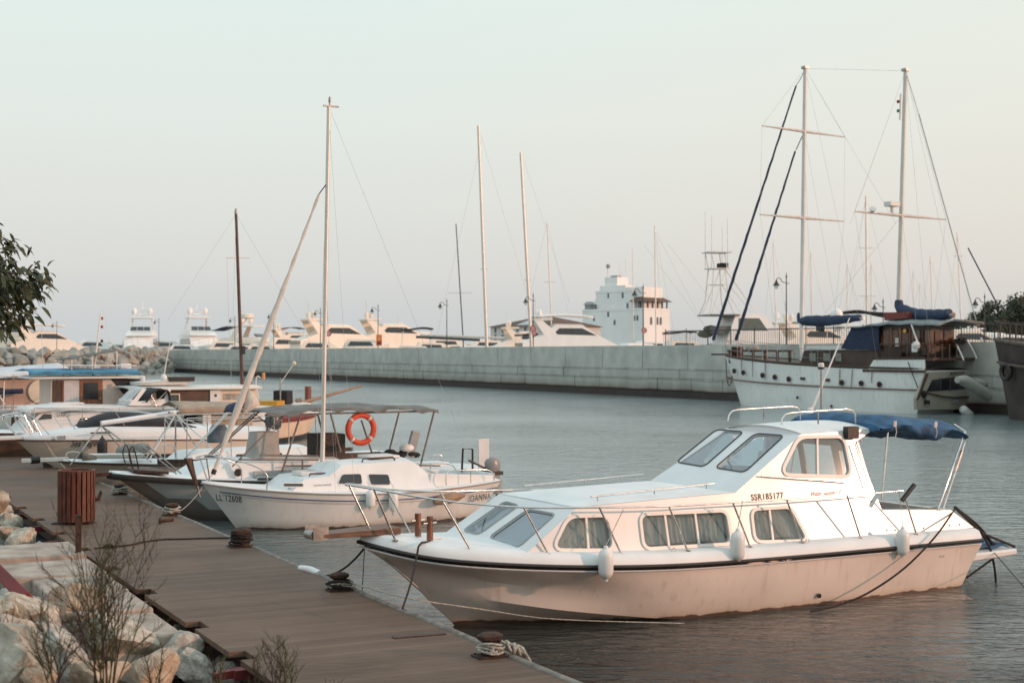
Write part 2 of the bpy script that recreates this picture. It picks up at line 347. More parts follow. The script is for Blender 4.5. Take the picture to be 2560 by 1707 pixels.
# ---------------------------------------------------------------- water
def water():
    m=bpy.data.materials.new('water'); m.use_nodes=True; nt=m.node_tree; N=nt.nodes; Lk=nt.links
    b=N['Principled BSDF']; b.inputs['Base Color'].default_value=(.055,.062,.056,1); b.inputs['Roughness'].default_value=.07; b.inputs['IOR'].default_value=1.6
    tc=N.new('ShaderNodeTexCoord'); prev=None
    for sc_,st,dist,rot in (((.9,2.2,1),1.,.050,20),((2.6,5.5,1),1.,.038,35),((.2,.42,1),1.,.03,10),((7,12,1),1.,.010,5)):
        mp=N.new('ShaderNodeMapping'); mp.inputs['Scale'].default_value=sc_; mp.inputs['Rotation'].default_value=(0,0,rad(rot)); Lk.new(tc.outputs['Object'],mp.inputs[0])
        n=N.new('ShaderNodeTexNoise'); n.inputs['Scale'].default_value=1.; n.inputs['Detail'].default_value=3; n.inputs['Roughness'].default_value=.5; n.inputs['Distortion'].default_value=.6; Lk.new(mp.outputs[0],n.inputs[0])
        bp=N.new('ShaderNodeBump'); bp.inputs['Strength'].default_value=st; bp.inputs['Distance'].default_value=dist*1.1; Lk.new(n.outputs['Fac'],bp.inputs['Height'])
        if prev: Lk.new(prev.outputs[0],bp.inputs['Normal'])
        prev=bp
    # patches of wind: strength of all ripples varies over the basin
    n=N.new('ShaderNodeTexNoise'); n.inputs['Scale'].default_value=.07; n.inputs['Detail'].default_value=3; Lk.new(tc.outputs['Object'],n.inputs[0])
    mr=N.new('ShaderNodeMapRange'); mr.inputs[1].default_value=.35; mr.inputs[2].default_value=.65; mr.inputs[3].default_value=.05; mr.inputs[4].default_value=.16; Lk.new(n.outputs['Fac'],mr.inputs[0]); Lk.new(mr.outputs[0],b.inputs['Roughness'])
    # brown water body; dark near and bright far reflections painted into colour and IOR
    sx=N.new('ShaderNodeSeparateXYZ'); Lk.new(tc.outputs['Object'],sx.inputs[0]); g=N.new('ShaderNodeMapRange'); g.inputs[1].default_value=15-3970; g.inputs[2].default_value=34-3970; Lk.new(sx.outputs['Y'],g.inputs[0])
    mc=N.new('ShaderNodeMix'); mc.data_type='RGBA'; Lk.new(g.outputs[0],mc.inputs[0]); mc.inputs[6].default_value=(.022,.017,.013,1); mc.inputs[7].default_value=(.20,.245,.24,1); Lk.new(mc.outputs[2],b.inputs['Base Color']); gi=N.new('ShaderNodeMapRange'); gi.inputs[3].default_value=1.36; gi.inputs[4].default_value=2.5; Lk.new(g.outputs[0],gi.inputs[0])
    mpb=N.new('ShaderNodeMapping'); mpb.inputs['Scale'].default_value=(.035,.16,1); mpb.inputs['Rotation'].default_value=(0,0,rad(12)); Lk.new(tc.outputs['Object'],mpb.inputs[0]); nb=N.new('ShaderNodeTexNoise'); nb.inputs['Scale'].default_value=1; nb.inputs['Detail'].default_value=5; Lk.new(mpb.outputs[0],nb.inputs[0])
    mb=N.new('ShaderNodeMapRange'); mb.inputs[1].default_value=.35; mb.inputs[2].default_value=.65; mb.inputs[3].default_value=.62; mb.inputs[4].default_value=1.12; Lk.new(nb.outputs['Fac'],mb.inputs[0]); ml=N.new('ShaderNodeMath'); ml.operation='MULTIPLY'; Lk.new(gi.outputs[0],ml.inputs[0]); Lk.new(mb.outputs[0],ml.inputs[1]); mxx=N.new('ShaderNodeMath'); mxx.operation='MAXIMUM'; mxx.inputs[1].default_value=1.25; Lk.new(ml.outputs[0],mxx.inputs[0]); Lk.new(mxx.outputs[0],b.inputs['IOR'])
    Lk.new(prev.outputs[0],b.inputs['Normal'])
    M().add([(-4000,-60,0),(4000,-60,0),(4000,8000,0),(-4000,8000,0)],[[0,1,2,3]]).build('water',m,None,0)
    o=bpy.data.objects['water']; o['kind']='structure'
    M().add([(-4000,-60,-3),(4000,-60,-3),(4000,8000,-3),(-4000,8000,-3)],[[0,1,2,3]]).build('seabed',mat('seabed',(.05,.04,.03),.9),None,0)
    bpy.data.objects['seabed']['kind']='structure'
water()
# ---------------------------------------------------------------- the near cabin cruiser
def cruiser():
    fr=Fr(G_(1138.7,1560.6),29.5)
    r=emp('cabin_cruiser',fr.O,29.5,'large white cabin cruiser in the foreground with curtained windows and blue folded bimini','motor boat')
    rub=[(-1.37,0,1.205),(-1.315,-.10,1.185),(-1.196,-.284,1.151),(-1.05,-.43,1.111),(-.743,-.67,1.042),(-.254,-.973,.983),(.669,-1.292,.91),(1.735,-1.433,.844),(2.6,-1.465,.806),(3.57,-1.47,.785),(4.92,-1.47,.775),(6.4,-1.435,.767),(8.32,-1.335,.745)]
    low=[(p[0]+.03,p[1]*.985,p[2]-.09) for p in rub]
    mid=[(-.98,0,.88),(-.93,-.05,.86),(-.83,-.11,.84),(-.68,-.18,.80),(-.36,-.32,.75),(.1,-.55,.69),(.95,-.93,.58),(1.85,-1.26,.50),(2.6,-1.35,.46),(3.57,-1.39,.43),(4.92,-1.40,.42),(6.4,-1.36,.41),(8.2,-1.27,.40)]
    chine=[(-.50,0,.46),(-.44,-.05,.455),(-.36,-.10,.45),(-.25,-.20,.44),(-.02,-.36,.42),(.35,-.60,.36),(1.05,-.88,.24),(2.0,-1.05,.10),(2.8,-1.15,.0),(3.6,-1.23,-.05),(4.9,-1.28,-.06),(6.4,-1.27,-.06),(7.95,-1.22,-.06)]
    keel=[(-.02,0,-.0),(0.0,-.005,-.01),(.03,-.02,-.03),(.08,-.03,-.06),(.3,-.04,-.14),(.6,-.04,-.2),(1.2,-.04,-.3),(2.0,-.03,-.35),(2.8,-.03,-.4),(3.6,-.03,-.4),(4.9,-.03,-.4),(6.4,-.03,-.4),(7.85,-.03,-.35)]
    # topside surface and bottom surface are separate skins so the chine stays crisp
    N=44
    A=[catmull(l,N) for l in (low,mid,chine)]; b=M(); rows=[]
    for i in range(N):
        a=catmull([q[i] for q in A],7); rows.append(a)
    b.grid(rows); b.grid([mir(a) for a in rows])
    K=catmull(keel,N); rows2=[]
    for i in range(N):
        c=A[2][i]; k=K[i]; rows2.append([c,c.lerp(k,.33)+V(0,.015*min(1,i/8),-.02),c.lerp(k,.66),k])
    b.grid(rows2); b.grid([mir(a) for a in rows2])
    tr=rows[-1]+rows2[-1][1:]; b.add(tr+mir(tr)[::-1],[list(range(2*len(tr)))])
    hl=b.build('hull',HULL,r,32)
    RB=catmull(rub,60)
    strip(RB,.045,.048,.0).build('rub_rail',RUB,r,50)
    strip([p+V(0,0,-.072) for p in RB],.02,.022,-.012).build('trim_strip',GEL,r,50)
    # gunwale band + deck
    g0=RB; g1=[V(p.x+.02*(p.x<-1),p.y*.992,p.z+.05) for p in RB]; g2=[V(p.x+.05*(p.x<-1),p.y+min(.05,-p.y*.5),p.z+.115) for p in RB]; g3=[V(p.x+.1*(p.x<-1),p.y+min(.12,-p.y*.7),p.z+.14) for p in RB]
    def cab_y(z): return 1.165-.21*(z-.95)
    g4=[V(max(p.x,-1.25),-max(0,min(abs(p.y)*.55,1.0)),p.z+.165) for p in RB]; g5=[V(max(p.x,-1.25),0,p.z+.185) for p in RB]
    rows=[[g0[i],g1[i],g2[i],g3[i],g4[i],g5[i]] for i in range(60)]
    b=M(); b.grid(rows); b.grid([mir(q) for q in rows]); b.build('deck',GELD,r,50)
    # cabin shell -----------------------------------------------------------
    n_side=V(0,-1,.21).normalized(); p_side=V(0,-1.165,.95)
    S=lambda p:fr.P(*p,p_side,n_side)
    yb=lambda x,z:V(x,-cab_y(z),z)
    A0=yb(.39,1.03); A1=yb(1.25,1.575); A2=yb(3.84,1.635); A3=yb(5.17,2.40); A4=yb(6.60,2.44); A5=yb(6.17,2.25); A6=yb(6.50,1.25); A7=yb(7.90,1.18); A8=yb(8.32,.90)
    outer=[A0,A1,A2,A3,A4,A5,A6,A7,A8,yb(7.0,.84),yb(5.0,.87),yb(3.0,.89),yb(1.5,.95)]
    def win(pts,P,rr=.09): return rpoly([P(p) for p in pts],rr,5)
    w1=win([ZA(1262,452),ZA(1640,440),ZA(1692,748),ZA(1118,745)],S,.12)
    w2=win([ZA(1968,430),ZB(600,1098),ZB(648,1392),ZA(2005,735)],S,.10)
    w3=win([ZB(862,1085),ZB(1232,1062),ZB(1392,1362),ZB(898,1372)],S,.10)
    w4=win([ZB(1322,380),ZB(1750,372),ZB(1822,738),ZB(1158,715)],S,.13)
    b=M(); b.sheet(outer,[w1,w2,w3,w4],th=V(0,.05,0)); 
    b.sheet([V(p.x,-p.y,p.z) for p in outer],[[V(p.x,-p.y,p.z) for p in w] for w in (w1,w2,w3,w4)],th=V(0,-.05,0))
    b.build('cabin_side',GEL,r,30)
    # roof skins with camber and openings for the two screens
    def slope(a,bb,name,wins,camber,m=GEL):
        n=(V(bb)-V(a)).cross(V(0,1,0)).normalized()
        if n.z<0: n=-n
        a=V(a);bb=V(bb)
        o=[a,bb,V(bb.x,0,bb.z+camber),V(bb.x,-bb.y,bb.z),V(a.x,-a.y,a.z),V(a.x,0,a.z+camber*.6)]
        q=M(); q.sheet([a,bb,V(bb.x,-bb.y,bb.z),V(a.x,-a.y,a.z)],wins,th=-n*.045); return q.build(name,m,r,30),n
    nf=(A1-A0).cross(V(0,1,0)).normalized(); nf=nf if nf.z>0 else -nf
    Pf=lambda p:fr.P(*p,A0,nf)
    u0,u1=A0+(A1-A0)*.0,A1
    wf1=win([ZA(860,368),ZA(1128,415),ZA(768,735),ZA(488,635)],Pf,.09); wf2=win([ZA(632,292),ZA(768,330),ZA(385,605),ZA(232,570)],Pf,.09)
    slope(A0+nf*.002,A1+nf*.002,'windscreen_panel',[wf1,wf2],0)
    nw=(A3-A2).cross(V(0,1,0)).normalized(); nw=nw if nw.z>0 else -nw
    Pw=lambda p:fr.P(*p,A2,nw)
    ww1=win([ZB(895,332),ZB(1172,352),ZB(790,705),ZB(508,660)],Pw,.10); ww2=win([ZB(515,292),ZB(775,315),ZB(392,650),ZB(128,605)],Pw,.10)
    # keep openings on the panel
    slope(A2+nw*.002,A3+nw*.002,'wheelhouse_screen_panel',[ww1,ww2],0)
    def roof(Pn,camber,name,m):
        rows=[]
        for p in Pn:
            row=[]
            for k in range(13):
                y=-abs(p.y)+2*abs(p.y)*k/12; row.append(V(p.x,y,p.z+.004+camber(p.x)*(1-(y/abs(p.y))**2)))
            rows.append(row)
        q=M(); q.grid(rows); return q.build(name,m,r,50)
    roof([A1+V(-.02,0,-.012)]+[A1.lerp(A2,i/10) for i in range(1,11)],lambda x:.085*min(1,(x-1.2)/.4)*min(1,max(0,(3.86-x)/.5)),'coachroof',GELD)
    rf=[A3.lerp(A4,i/6) for i in range(7)]
    roof(rf,lambda x:.085+.02*math.sin(max(0,min(1,(x-5.2)/1.4))*math.pi),'wheelhouse_roof',GELD)
    b=M(); b.add([A4,V(A4.x,A4.y*-1,A4.z),V(A5.x,-A5.y,A5.z),A5],[[0,1,2,3]]); b.add([A4]+[V(A4.x,A4.y*(1-2*k/12),A4.z+.004+.085*(1-(1-2*k/12)**2)) for k in range(13)],[list(range(14))]); b.build('roof_overhang',GEL,r,20)
    cam_=lambda y:.085*(1-(y/.85)**2)
    K=[A3.y*(1-2*k/12) for k in range(13)]
    b=M(); b.grid([[V(A3.x+.002,y,A3.z-.01) for y in K],[V(A3.x+.03,y,A3.z+.004+.085*(1-(y/A3.y)**2)) for y in K]]); b.build('roof_brow',GEL,r,50)
    # front lip for camber
    # frames, glass, curtains
    def frame(w,n,name='window',gl=CGLASS,mull=(),wd=.045,fm=None,fh=.022):
        fo=M().ring(w,wd,n,fh).build(name,fm or WHITEM,r,50)
        g=M(); nn=V(n).normalized(); g.add([p-nn*.012 for p in w],[list(range(len(w)))]); g.build('pane',gl,fo,0)
        for a,bb in mull:
            d=(V(bb)-V(a)); q=M(); sd=d.cross(nn).normalized()*.016
            q.prism([V(a)-sd-nn*.014,V(a)+sd-nn*.014,V(bb)+sd-nn*.014,V(bb)-sd-nn*.014],nn*.026); q.build('mullion',fm or WHITEM,fo,0)
        return fo
    out=V(0,-1,.21).normalized(); 
    f1=frame(w1,out,mull=[(S(ZA(1430,445)),S(ZA(1453,745)))]); f2=frame(w2,out,mull=[(S(ZA(2200,415)),S(ZA(2245,740))),(S(ZB(300,1100)),S(ZB(342,1405)))]); f3=frame(w3,out,mull=[(S(ZB(1030,1070)),S(ZB(1068,1378)))])
    f4=frame(w4,out,gl=WGLASS,mull=[(S(ZB(1500,378)),S(ZB(1505,725)))],wd=.05)
    for k,(f,w_) in enumerate(((f1,w1),(f2,w2),(f3,w3))):
        q=M(); curtain(q,w_,out,(0,0,1),.10,.022,.085,k); q.build('curtain',CURT,f,60)
    for w_ in (w1,w2,w3,w4):
        wm=[V(p.x,-p.y,p.z) for p in w_]; nm=V(0,1,.21).normalized(); fo=frame(wm,nm,gl=WGLASS if w_ is w4 else CGLASS)
        if w_ is not w4: q=M(); curtain(q,wm,nm,(0,0,1),.10,.022,.085,5); q.build('curtain',CURT,fo,60)
    for w_,gl in ((wf1,TGLASS),(wf2,CGLASS)):
        fo=frame(w_,nf,'windscreen',gl,wd=.02,fm=GREYP,fh=.012)
        q=M(); curtain(q,w_,nf,(A1-A0),.10,.02,.11,9); q.build('curtain',CURT,fo,60)
    for w_ in (ww1,ww2): frame(w_,nw,'wheelhouse_window',WGLASS,wd=.02,fm=BLK,fh=.012)
    # wheelhouse interior: floor, dash, seat, far door post, wheel
    b=M(); b.box(3.9,6.4,-1.0,1.0,1.10,1.14); b.build('cabin_sole',BROWNI,r,0)
    b=M(); b.hexa([(3.95,-.98,1.2),(4.7,-.98,1.2),(4.7,.98,1.2),(3.95,.98,1.2),(3.95,-.98,1.62),(4.55,-.96,1.75),(4.55,.96,1.75),(3.95,.98,1.62)]); b.build('dashboard',CREAM,r,0)
    b=M(); b.torus((4.72,.35,1.85),.17,.014,(1,0,.35),24,6); b.cyl((4.6,.35,1.8),(4.74,.35,1.86),.02); b.build('steering_wheel',BLK,r)
    b=M(); b.box(5.2,5.6,.2,.65,1.14,1.55); b.obox((5.6,.42,1.78),(.08,.45,.55),0,.1); b.build('helm_seat',CREAM,r,30,bevel=.03)
    # aft bulkhead, partly open doorway
    b=M(); b.sheet([V(6.46,-1.08,1.2),V(6.46,1.08,1.2),V(6.2,.9,2.25),V(6.2,-.9,2.25)],[[V(6.44,-.35,1.25),V(6.44,.35,1.25),V(6.2,.33,2.17),V(6.2,-.33,2.17)],[V(6.36,-.88,1.6),V(6.36,-.48,1.6),V(6.24,-.46,2.1),V(6.24,-.82,2.1)],[V(6.36,.88,1.6),V(6.36,.48,1.6),V(6.24,.46,2.1),V(6.24,.82,2.1)]],th=V(.03,0,0)); b.build('aft_bulkhead',GEL,r,0)
    # cockpit coaming: tops, brown lining
    b=M()
    for s in (1,-1):
        T=[V(6.50,-1.10,1.25),V(7.2,-1.11,1.215),V(7.90,-1.115,1.18)]
        b.grid([[V(p.x,p.y*s,p.z+.003),V(p.x,(p.y+.16)*s,p.z+.006)] for p in T]); 
    b.box(7.80,7.92,-1.10,1.10,.92,1.185); b.add([V(7.92,-1.12,1.18),V(8.34,-1.17,.90),V(8.34,1.17,.90),V(7.92,1.12,1.18)],[[0,1,2,3]]); b.build('coaming',GEL,r,30)
    b=M()
    for s in (1,-1): b.box(6.48,7.8,s*.95-.012,s*.95+.012,.95,1.21)
    b.add([V(6.5,-.94,1.21),V(7.8,-.94,1.17),V(7.8,.94,1.0),V(6.5,.94,1.0)],[[0,1,2,3]])
    b.build('cockpit_lining',BROWNI,r,0)
    b=M(); b.hexa([(6.50,1.0,1.2),(7.9,1.0,1.16),(7.9,1.12,1.16),(6.50,1.12,1.2),(6.50,1.0,1.60),(7.9,1.0,1.24),(7.9,1.12,1.24),(6.50,1.12,1.60)]); b.build('cockpit_side_screen',BROWNI,r,0)
    # radar cover / horn box, eye vents
    b=M(); q=S(ZB(1810,315)); b.obox((q.x,q.y-.05,q.z),(.23,.10,.18)); b.build('side_lamp_box',BLK,r,30,bevel=.01)
    # swim platform
    b=M(); b.hexa([(7.95,-1.22,.36),(9.55,-.95,.36),(9.55,.95,.36),(7.95,1.22,.36),(7.95,-1.22,.50),(9.55,-.95,.46),(9.55,.95,.46),(7.95,1.22,.50)]); b.build('swim_platform',GEL,r,30,bevel=.03)
    b=M()
    for i in range(9):
        for j in range(5): pass
    rows=[[V(8.42+1.05*i/8,-.85+.85*j/6,.50+.03*math.sin(i*2.1+j)+.05*abs(math.sin(j*1.7))) for j in range(7)] for i in range(9)]
    b.grid(rows); b.build('platform_mat',BLUE,r,60,solid=.02)
    # foredeck: samson posts, hatch, bow platform in teak
    for x,y in ((.0,.10),(-.02,-.28)):
        pass
    for q in (Z1(640,895),Z1(718,915)):
        p=fr.P(*q,(0,0,1.19),V(0,0,1)); b=M(); b.cyl(p,p+V(0,0,.31),.042,12); b.build('samson_post',VARN,r,40); 
        b=M(); b.cyl(p+V(-.1,-.02,.22),p+V(.1,.02,.22),.012); b.build('post_pin',STEEL,r)
    b=M(); b.hexa([(-2.0,-.14,1.27),(-.9,-.24,1.27),(-.9,.24,1.27),(-2.0,.14,1.27),(-2.0,-.14,1.32),(-.9,-.24,1.36),(-.9,.24,1.36),(-2.0,.14,1.32)]); b.build('bow_platform',TEAK,r,0,bevel=.01)
    b=M(); b.cyl((-2.02,-.12,1.31),(-2.02,.12,1.31),.06,12); b.obox((-1.95,-.14,1.33),(.2,.015,.16)); b.obox((-1.95,.14,1.33),(.2,.015,.16)); b.build('bow_roller',DSTEEL,r)
    b=M(); b.box(-.7,-.3,-.22,.22,1.17,1.205); b.build('deck_hatch',GEL,r,30,bevel=.02)
    # grab rails
    def rail(P,rr,name,m=STEEL,n=8): b=M(); b.tube(P,rr,n); return b.build(name,m,r,60)
    def grab(P,stands,n,name='grab_rail'):
        o=rail(P,.012,name)
        for s_ in stands: b=M(); b.cyl(s_,s_-V(n)*.06,.008,6); b.build('rail_foot',STEEL,o)
    a,c=V(S(Z1(1690,668))),V(S(Z2(338,585))); a=V(1.55,-.88,1.68);c=V(3.6,-.86,1.76); grab([a,c],[a.lerp(c,.05),a.lerp(c,.5),a.lerp(c,.93)],(0,0,1))
    a=V(1.55,.88,1.68);c=V(3.6,.86,1.76); grab([a,c],[a.lerp(c,.05),a.lerp(c,.5),a.lerp(c,.93)],(0,0,1))
    a,c=S(Z2(620,497))+out*.05,S(Z2(1190,540))+out*.05; grab([a,c],[a.lerp(c,.08),a.lerp(c,.9)],out)
    a,c=S(ZB(1842,435))+out*.07,S(ZB(1988,870))+out*.07; o=grab([a,c],[a.lerp(c,.2),a.lerp(c,.8)],out)
    for y in (-.62,.62):
        P=[V(5.0,y,2.53),V(5.02,y,2.62),V(5.08,y,2.68),V(5.2,y,2.70),V(6.25,y,2.73),V(6.37,y,2.71),V(6.43,y,2.65),V(6.44,y,2.52)]
        o=rail(P,.0125,'roof_rail'); b=M(); b.cyl((5.7,y,2.52),(5.7,y,2.71),.012); b.build('rail_foot',STEEL,o)
    # bow rail with stanchions
    RN=[(-1.47,-.05,1.90),(-1.35,-.398,1.88),(-.613,-.836,1.739),(.36,-1.172,1.633),(1.407,-1.306,1.589),(2.49,-1.321,1.548),(3.546,-1.336,1.543),(4.474,-1.35,1.538),(5.573,-1.365,1.54),(6.642,-1.381,1.559)]
    RN=catmull([V(-1.50,-.12,1.905)]+[V(p) for p in RN[1:]],50)
    ST=[((-1.35,-.398,1.88),(-1.035,-.36,1.213)),((-.613,-.836,1.739),(-.231,-.864,1.097)),((.36,-1.172,1.633),(.712,-1.185,1.026)),((1.407,-1.306,1.589),(1.746,-1.30,.969)),((2.49,-1.321,1.55),(2.786,-1.335,.941)),((3.546,-1.336,1.543),(3.834,-1.34,.93)),((4.474,-1.35,1.538),(4.767,-1.34,.927)),((5.573,-1.365,1.54),(5.873,-1.318,.91)),((6.68,-1.381,1.45),(6.98,-1.31,.90))]
    for s in (1,-1):
        Q=[V(p.x,p.y*s,p.z) for p in RN]; rail(Q,.0135,'guard_rail')
        for a,c in ST:
            a=V(a[0],a[1]*s,a[2]);c=V(c[0],c[1]*s,c[2]); o=rail([a,c],.0145,'stanchion'); b=M(); b.lathe([(.045,-.004),(.045,.008),(.02,.012)],c,10); b.build('stanchion_foot',STEEL,o)
    rail([V(-1.50,-.12,1.905),V(-1.56,0,1.91),V(-1.50,.12,1.905)],.0135,'guard_rail')
    # rod holder tube at rail end
    b=M(); a=fr.L(*Z2(1555,655),-1.40);c=fr.L(*Z2(1635,552),-1.40); b.cyl(a,c,.035,10); b.build('rod_holder',BLK,r)
    # bimini: folded blue canvas on hoops
    cen=[(6.50,2.52,.10),(6.75,2.60,.20),(7.2,2.58,.28),(7.7,2.53,.26),(8.05,2.50,.20),(8.28,2.36,.13)]
    b=M(); rows=[]; K=26
    CC=catmull([V(c[0],c[2],c[1]) for c in cen],K)
    for i,c in enumerate(CC):
        row=[]
        for k in range(28):
            y=-1.06+2.12*k/27; e=(abs(y)/1.06)**6*.10
            fold=.02*math.sin(i*.8+y*4)+.02*math.sin(y*11+i*.5)+.02*mnoise(V(i*.8,y*6,2))
            row.append(V(c.x,y,c.z+.02+fold*.5-e))
        rows.append(row)
    bot=[]
    for i,c in enumerate(CC):
        row=[]
        for k in range(28):
            y=-1.06+2.12*k/27; d=c.y*.86*(1+.22*math.sin(i*.45+1.2))*(1.0+.10*math.sin(y*7+i*.9))
            row.append(V(c.x+.02*math.sin(y*9),y*1.005,c.z-d-.03*mnoise(V(i*.9,y*5,7))))
        bot.append(row)
    b.grid(rows); b.grid(bot)
    for k in (0,27): b.grid([[rows[i][k],rows[i][k].lerp(bot[i][k],.3)+V(0,(-1 if k==0 else 1)*(.05+.03*math.sin(i*1.1)),0),rows[i][k].lerp(bot[i][k],.7)+V(0,(-1 if k==0 else 1)*(.04+.03*math.sin(i*1.9+1)),0),bot[i][k]] for i in range(K)])
    for i in (0,K-1): b.grid([rows[i],bot[i]])
    cv=b.build('bimini_cover',BLUE,r,70)
    for q in (Z2(1510,155),Z2(1775,160)):
        p=fr.L(*q,-1.13); b=M(); b.obox(p,(.05,.02,.09),0,.1); b.tube([p,p+V(.02,-.01,-.12),p+V(.0,0,-.2)],.008,6); b.build('strap',REFL,cv)
    for s in (1,-1):
        o=rail([V(7.62,-1.12*s,1.20),V(8.25,-1.08*s,2.36),V(8.2,-.9*s,2.46)],.02,'bimini_leg'); rail([V(7.70,-1.15*s,1.20),V(8.22,-1.10*s,2.2)],.014,'bimini_strut')
        rail([V(6.55,-1.05*s,1.4),V(6.72,-1.0*s,2.4)],.016,'bimini_leg')
        b=M(); b.obox(V(8.05,-1.13*s,1.92),(.035,.03,.34),0,.45); b.build('bimini_clamp',STEEL,r)
    # aerials on roof
    p=fr.P(*Z2(955,90),(0,0,2.56),V(0,0,1)); q=fr.L(2124,795,p.y); 
    b=M(); b.tube([p,p.lerp(q,.3)],.022,8); b.tube([p.lerp(q,.28),q],.016,8,r2=.010); o=b.build('aerial',WHITEM,r)
    b=M(); b.lathe([(.06,0),(.06,.03),(.03,.05),(.03,.1)],p-V(0,0,.02),12); b.sph(p+V(0,0,.06),.05); b.build('aerial_mount',WHITEM,o)
    p=fr.P(*Z2(1027,95),(0,0,2.56),V(0,0,1)); q=V(p.x,p.y,fr.L(2060,925,p.y).z)
    b=M(); b.cyl(p-V(0,0,.05),q,.014); o=b.build('light_pole',DSTEEL,r); b=M(); b.lathe([(.03,0),(.05,.02),(.05,.10),(.035,.12)],q,12); b.build('all_round_light',WHITEM,o); b=M(); b.lathe([(.056,.02),(.056,.05)],q,12); b.build('light_band',BLK,o)
    # hull fittings
    for q,rr in ((Z2(1020,1277),.035),(Z2(1425,1062),.016),(Z2(800,1042),.016),(Z2(1832,1018),.014)):
        p=fr.L(*q,-1.385); b=M(); b.lathe([(rr*.5,.0),(rr,.006),(rr,.02),(rr*.6,.025),(rr*.5,.01)],p+V(0,.03,0),14,(0,-1,0)); b.build('skin_fitting',BLK if rr>.03 else STEEL,r)
    # fasteners and loops on side
    for q in (ZB(95,1470),ZB(1405,1378),ZA(2290,765)):
        p=fr.L(*q,-1.33); b=M(); b.torus(p+V(0,0,.0),.032,.006,(0,1,.2),14,5); b.build('eye_ring',STEEL,r)
    for q in (Z2(1355,657),Z2(1455,850),Z2(1510,848),Z2(1695,835),Z2(1865,818),Z2(1930,812)):
        p=S(q); b=M(); b.lathe([(.012,0),(.012,.01)],p,8,out); b.build('screw_head',BLK,r)
    # writing
    rt=V(1,0,0); upv=V(0,.21,1).normalized()
    a=S(ZB(855,980)); a2=S(ZB(1172,957)); h=(S(ZB(1170,908))-S(ZB(1172,957))).length
    d=(a2-a); o=text('registration_number','SSR185177',a+out*.004,d,(0,.21,1),h*1.15,INK,r,bold=.025,w=.80,sp=1.12); fitw(o,a,d)
    a=S(ZB(1432,942)); a2=S(ZB(1742,918)); d=a2-a
    o=text('boat_name','Water Sapphire II',a+out*.004,d,(0,.21,1),h*.95,INKB,r,shear=.5,bold=.012); fitw(o,a,d)
    return fr,r
def fitw(o,a,d):
    """squeeze lettering to a measured length"""
    dn=d.normalized(); xs=[(v.co-a).dot(dn) for v in o.data.vertices]; k=d.length/max(xs)
    for v in o.data.vertices: t=(v.co-a).dot(dn); v.co+=dn*(t*k-t)
CR,crz=cruiser()
def fender(name,top,L,R,label,group=None,tilt=(0,0),m=FEND,hang=None,cat='fender'):
    """cylindrical fender hanging at world point top (its upper eye)"""
    r=emp(name,V(top),0,label,cat,group); r.rotation_euler=(tilt[0],tilt[1],0)
    prof=[(.012,0),(.03,-.015),(.03,-.05),(R*.45,-.075),(R*.8,-.12),(R*.97,-.18),(R,-.24),(R,-(L-.24)),(R*.97,-(L-.18)),(R*.8,-(L-.12)),(R*.45,-(L-.075)),(.03,-(L-.05)),(.03,-(L-.015)),(.012,-L)]
    s=L/.75 if L<.5 else 1
    if L<.5: prof=[(a,b*s) for a,b in [(.012,0),(.03,-.015),(.03,-.05),(R*.45,-.075),(R*.8,-.12),(R,-.2),(R,-.55),(R*.8,-.63),(R*.45,-.675),(.03,-.70),(.03,-.735),(.012,-.75)]]
    b=M(); b.lathe(prof,(0,0,0),20); b.build('fender_body',m,r,50)
    for z in (-.03,-(L-.03)): b=M(); b.torus((0,0,z),.02,.012,(0,1,0),12,6); b.build('eyelet',FEAR,r)
    if hang is not None:
        h=r.matrix_basis.inverted()@V(hang); b=M(); b.tube([(0,0,0),h*.5,h],.006,6); b.build('lanyard',ROPEW,r)
    return r
for q0,q1,hx,lab in ((Z1(1868,950),Z1(1880,1190),1.75,'white fender hanging under the first curtained window of the large cruiser'),(Z2(483,835),Z2(497,1070),3.70,'white fender hanging amidships on the large cruiser between its second and third windows'),(Z2(1560,825),Z2(1568,1035),6.60,'white fender hanging near the stern of the large cruiser below the rod holder')):
    a=CR.L(*q0,-1.50); c=CR.L(*q1,-1.56); fender('fender',CR.W(a),(a-c).length,.098,lab,'white fenders along the large cruiser',hang=CR.W(V(hx,-1.35,1.55)),tilt=(.06,0))
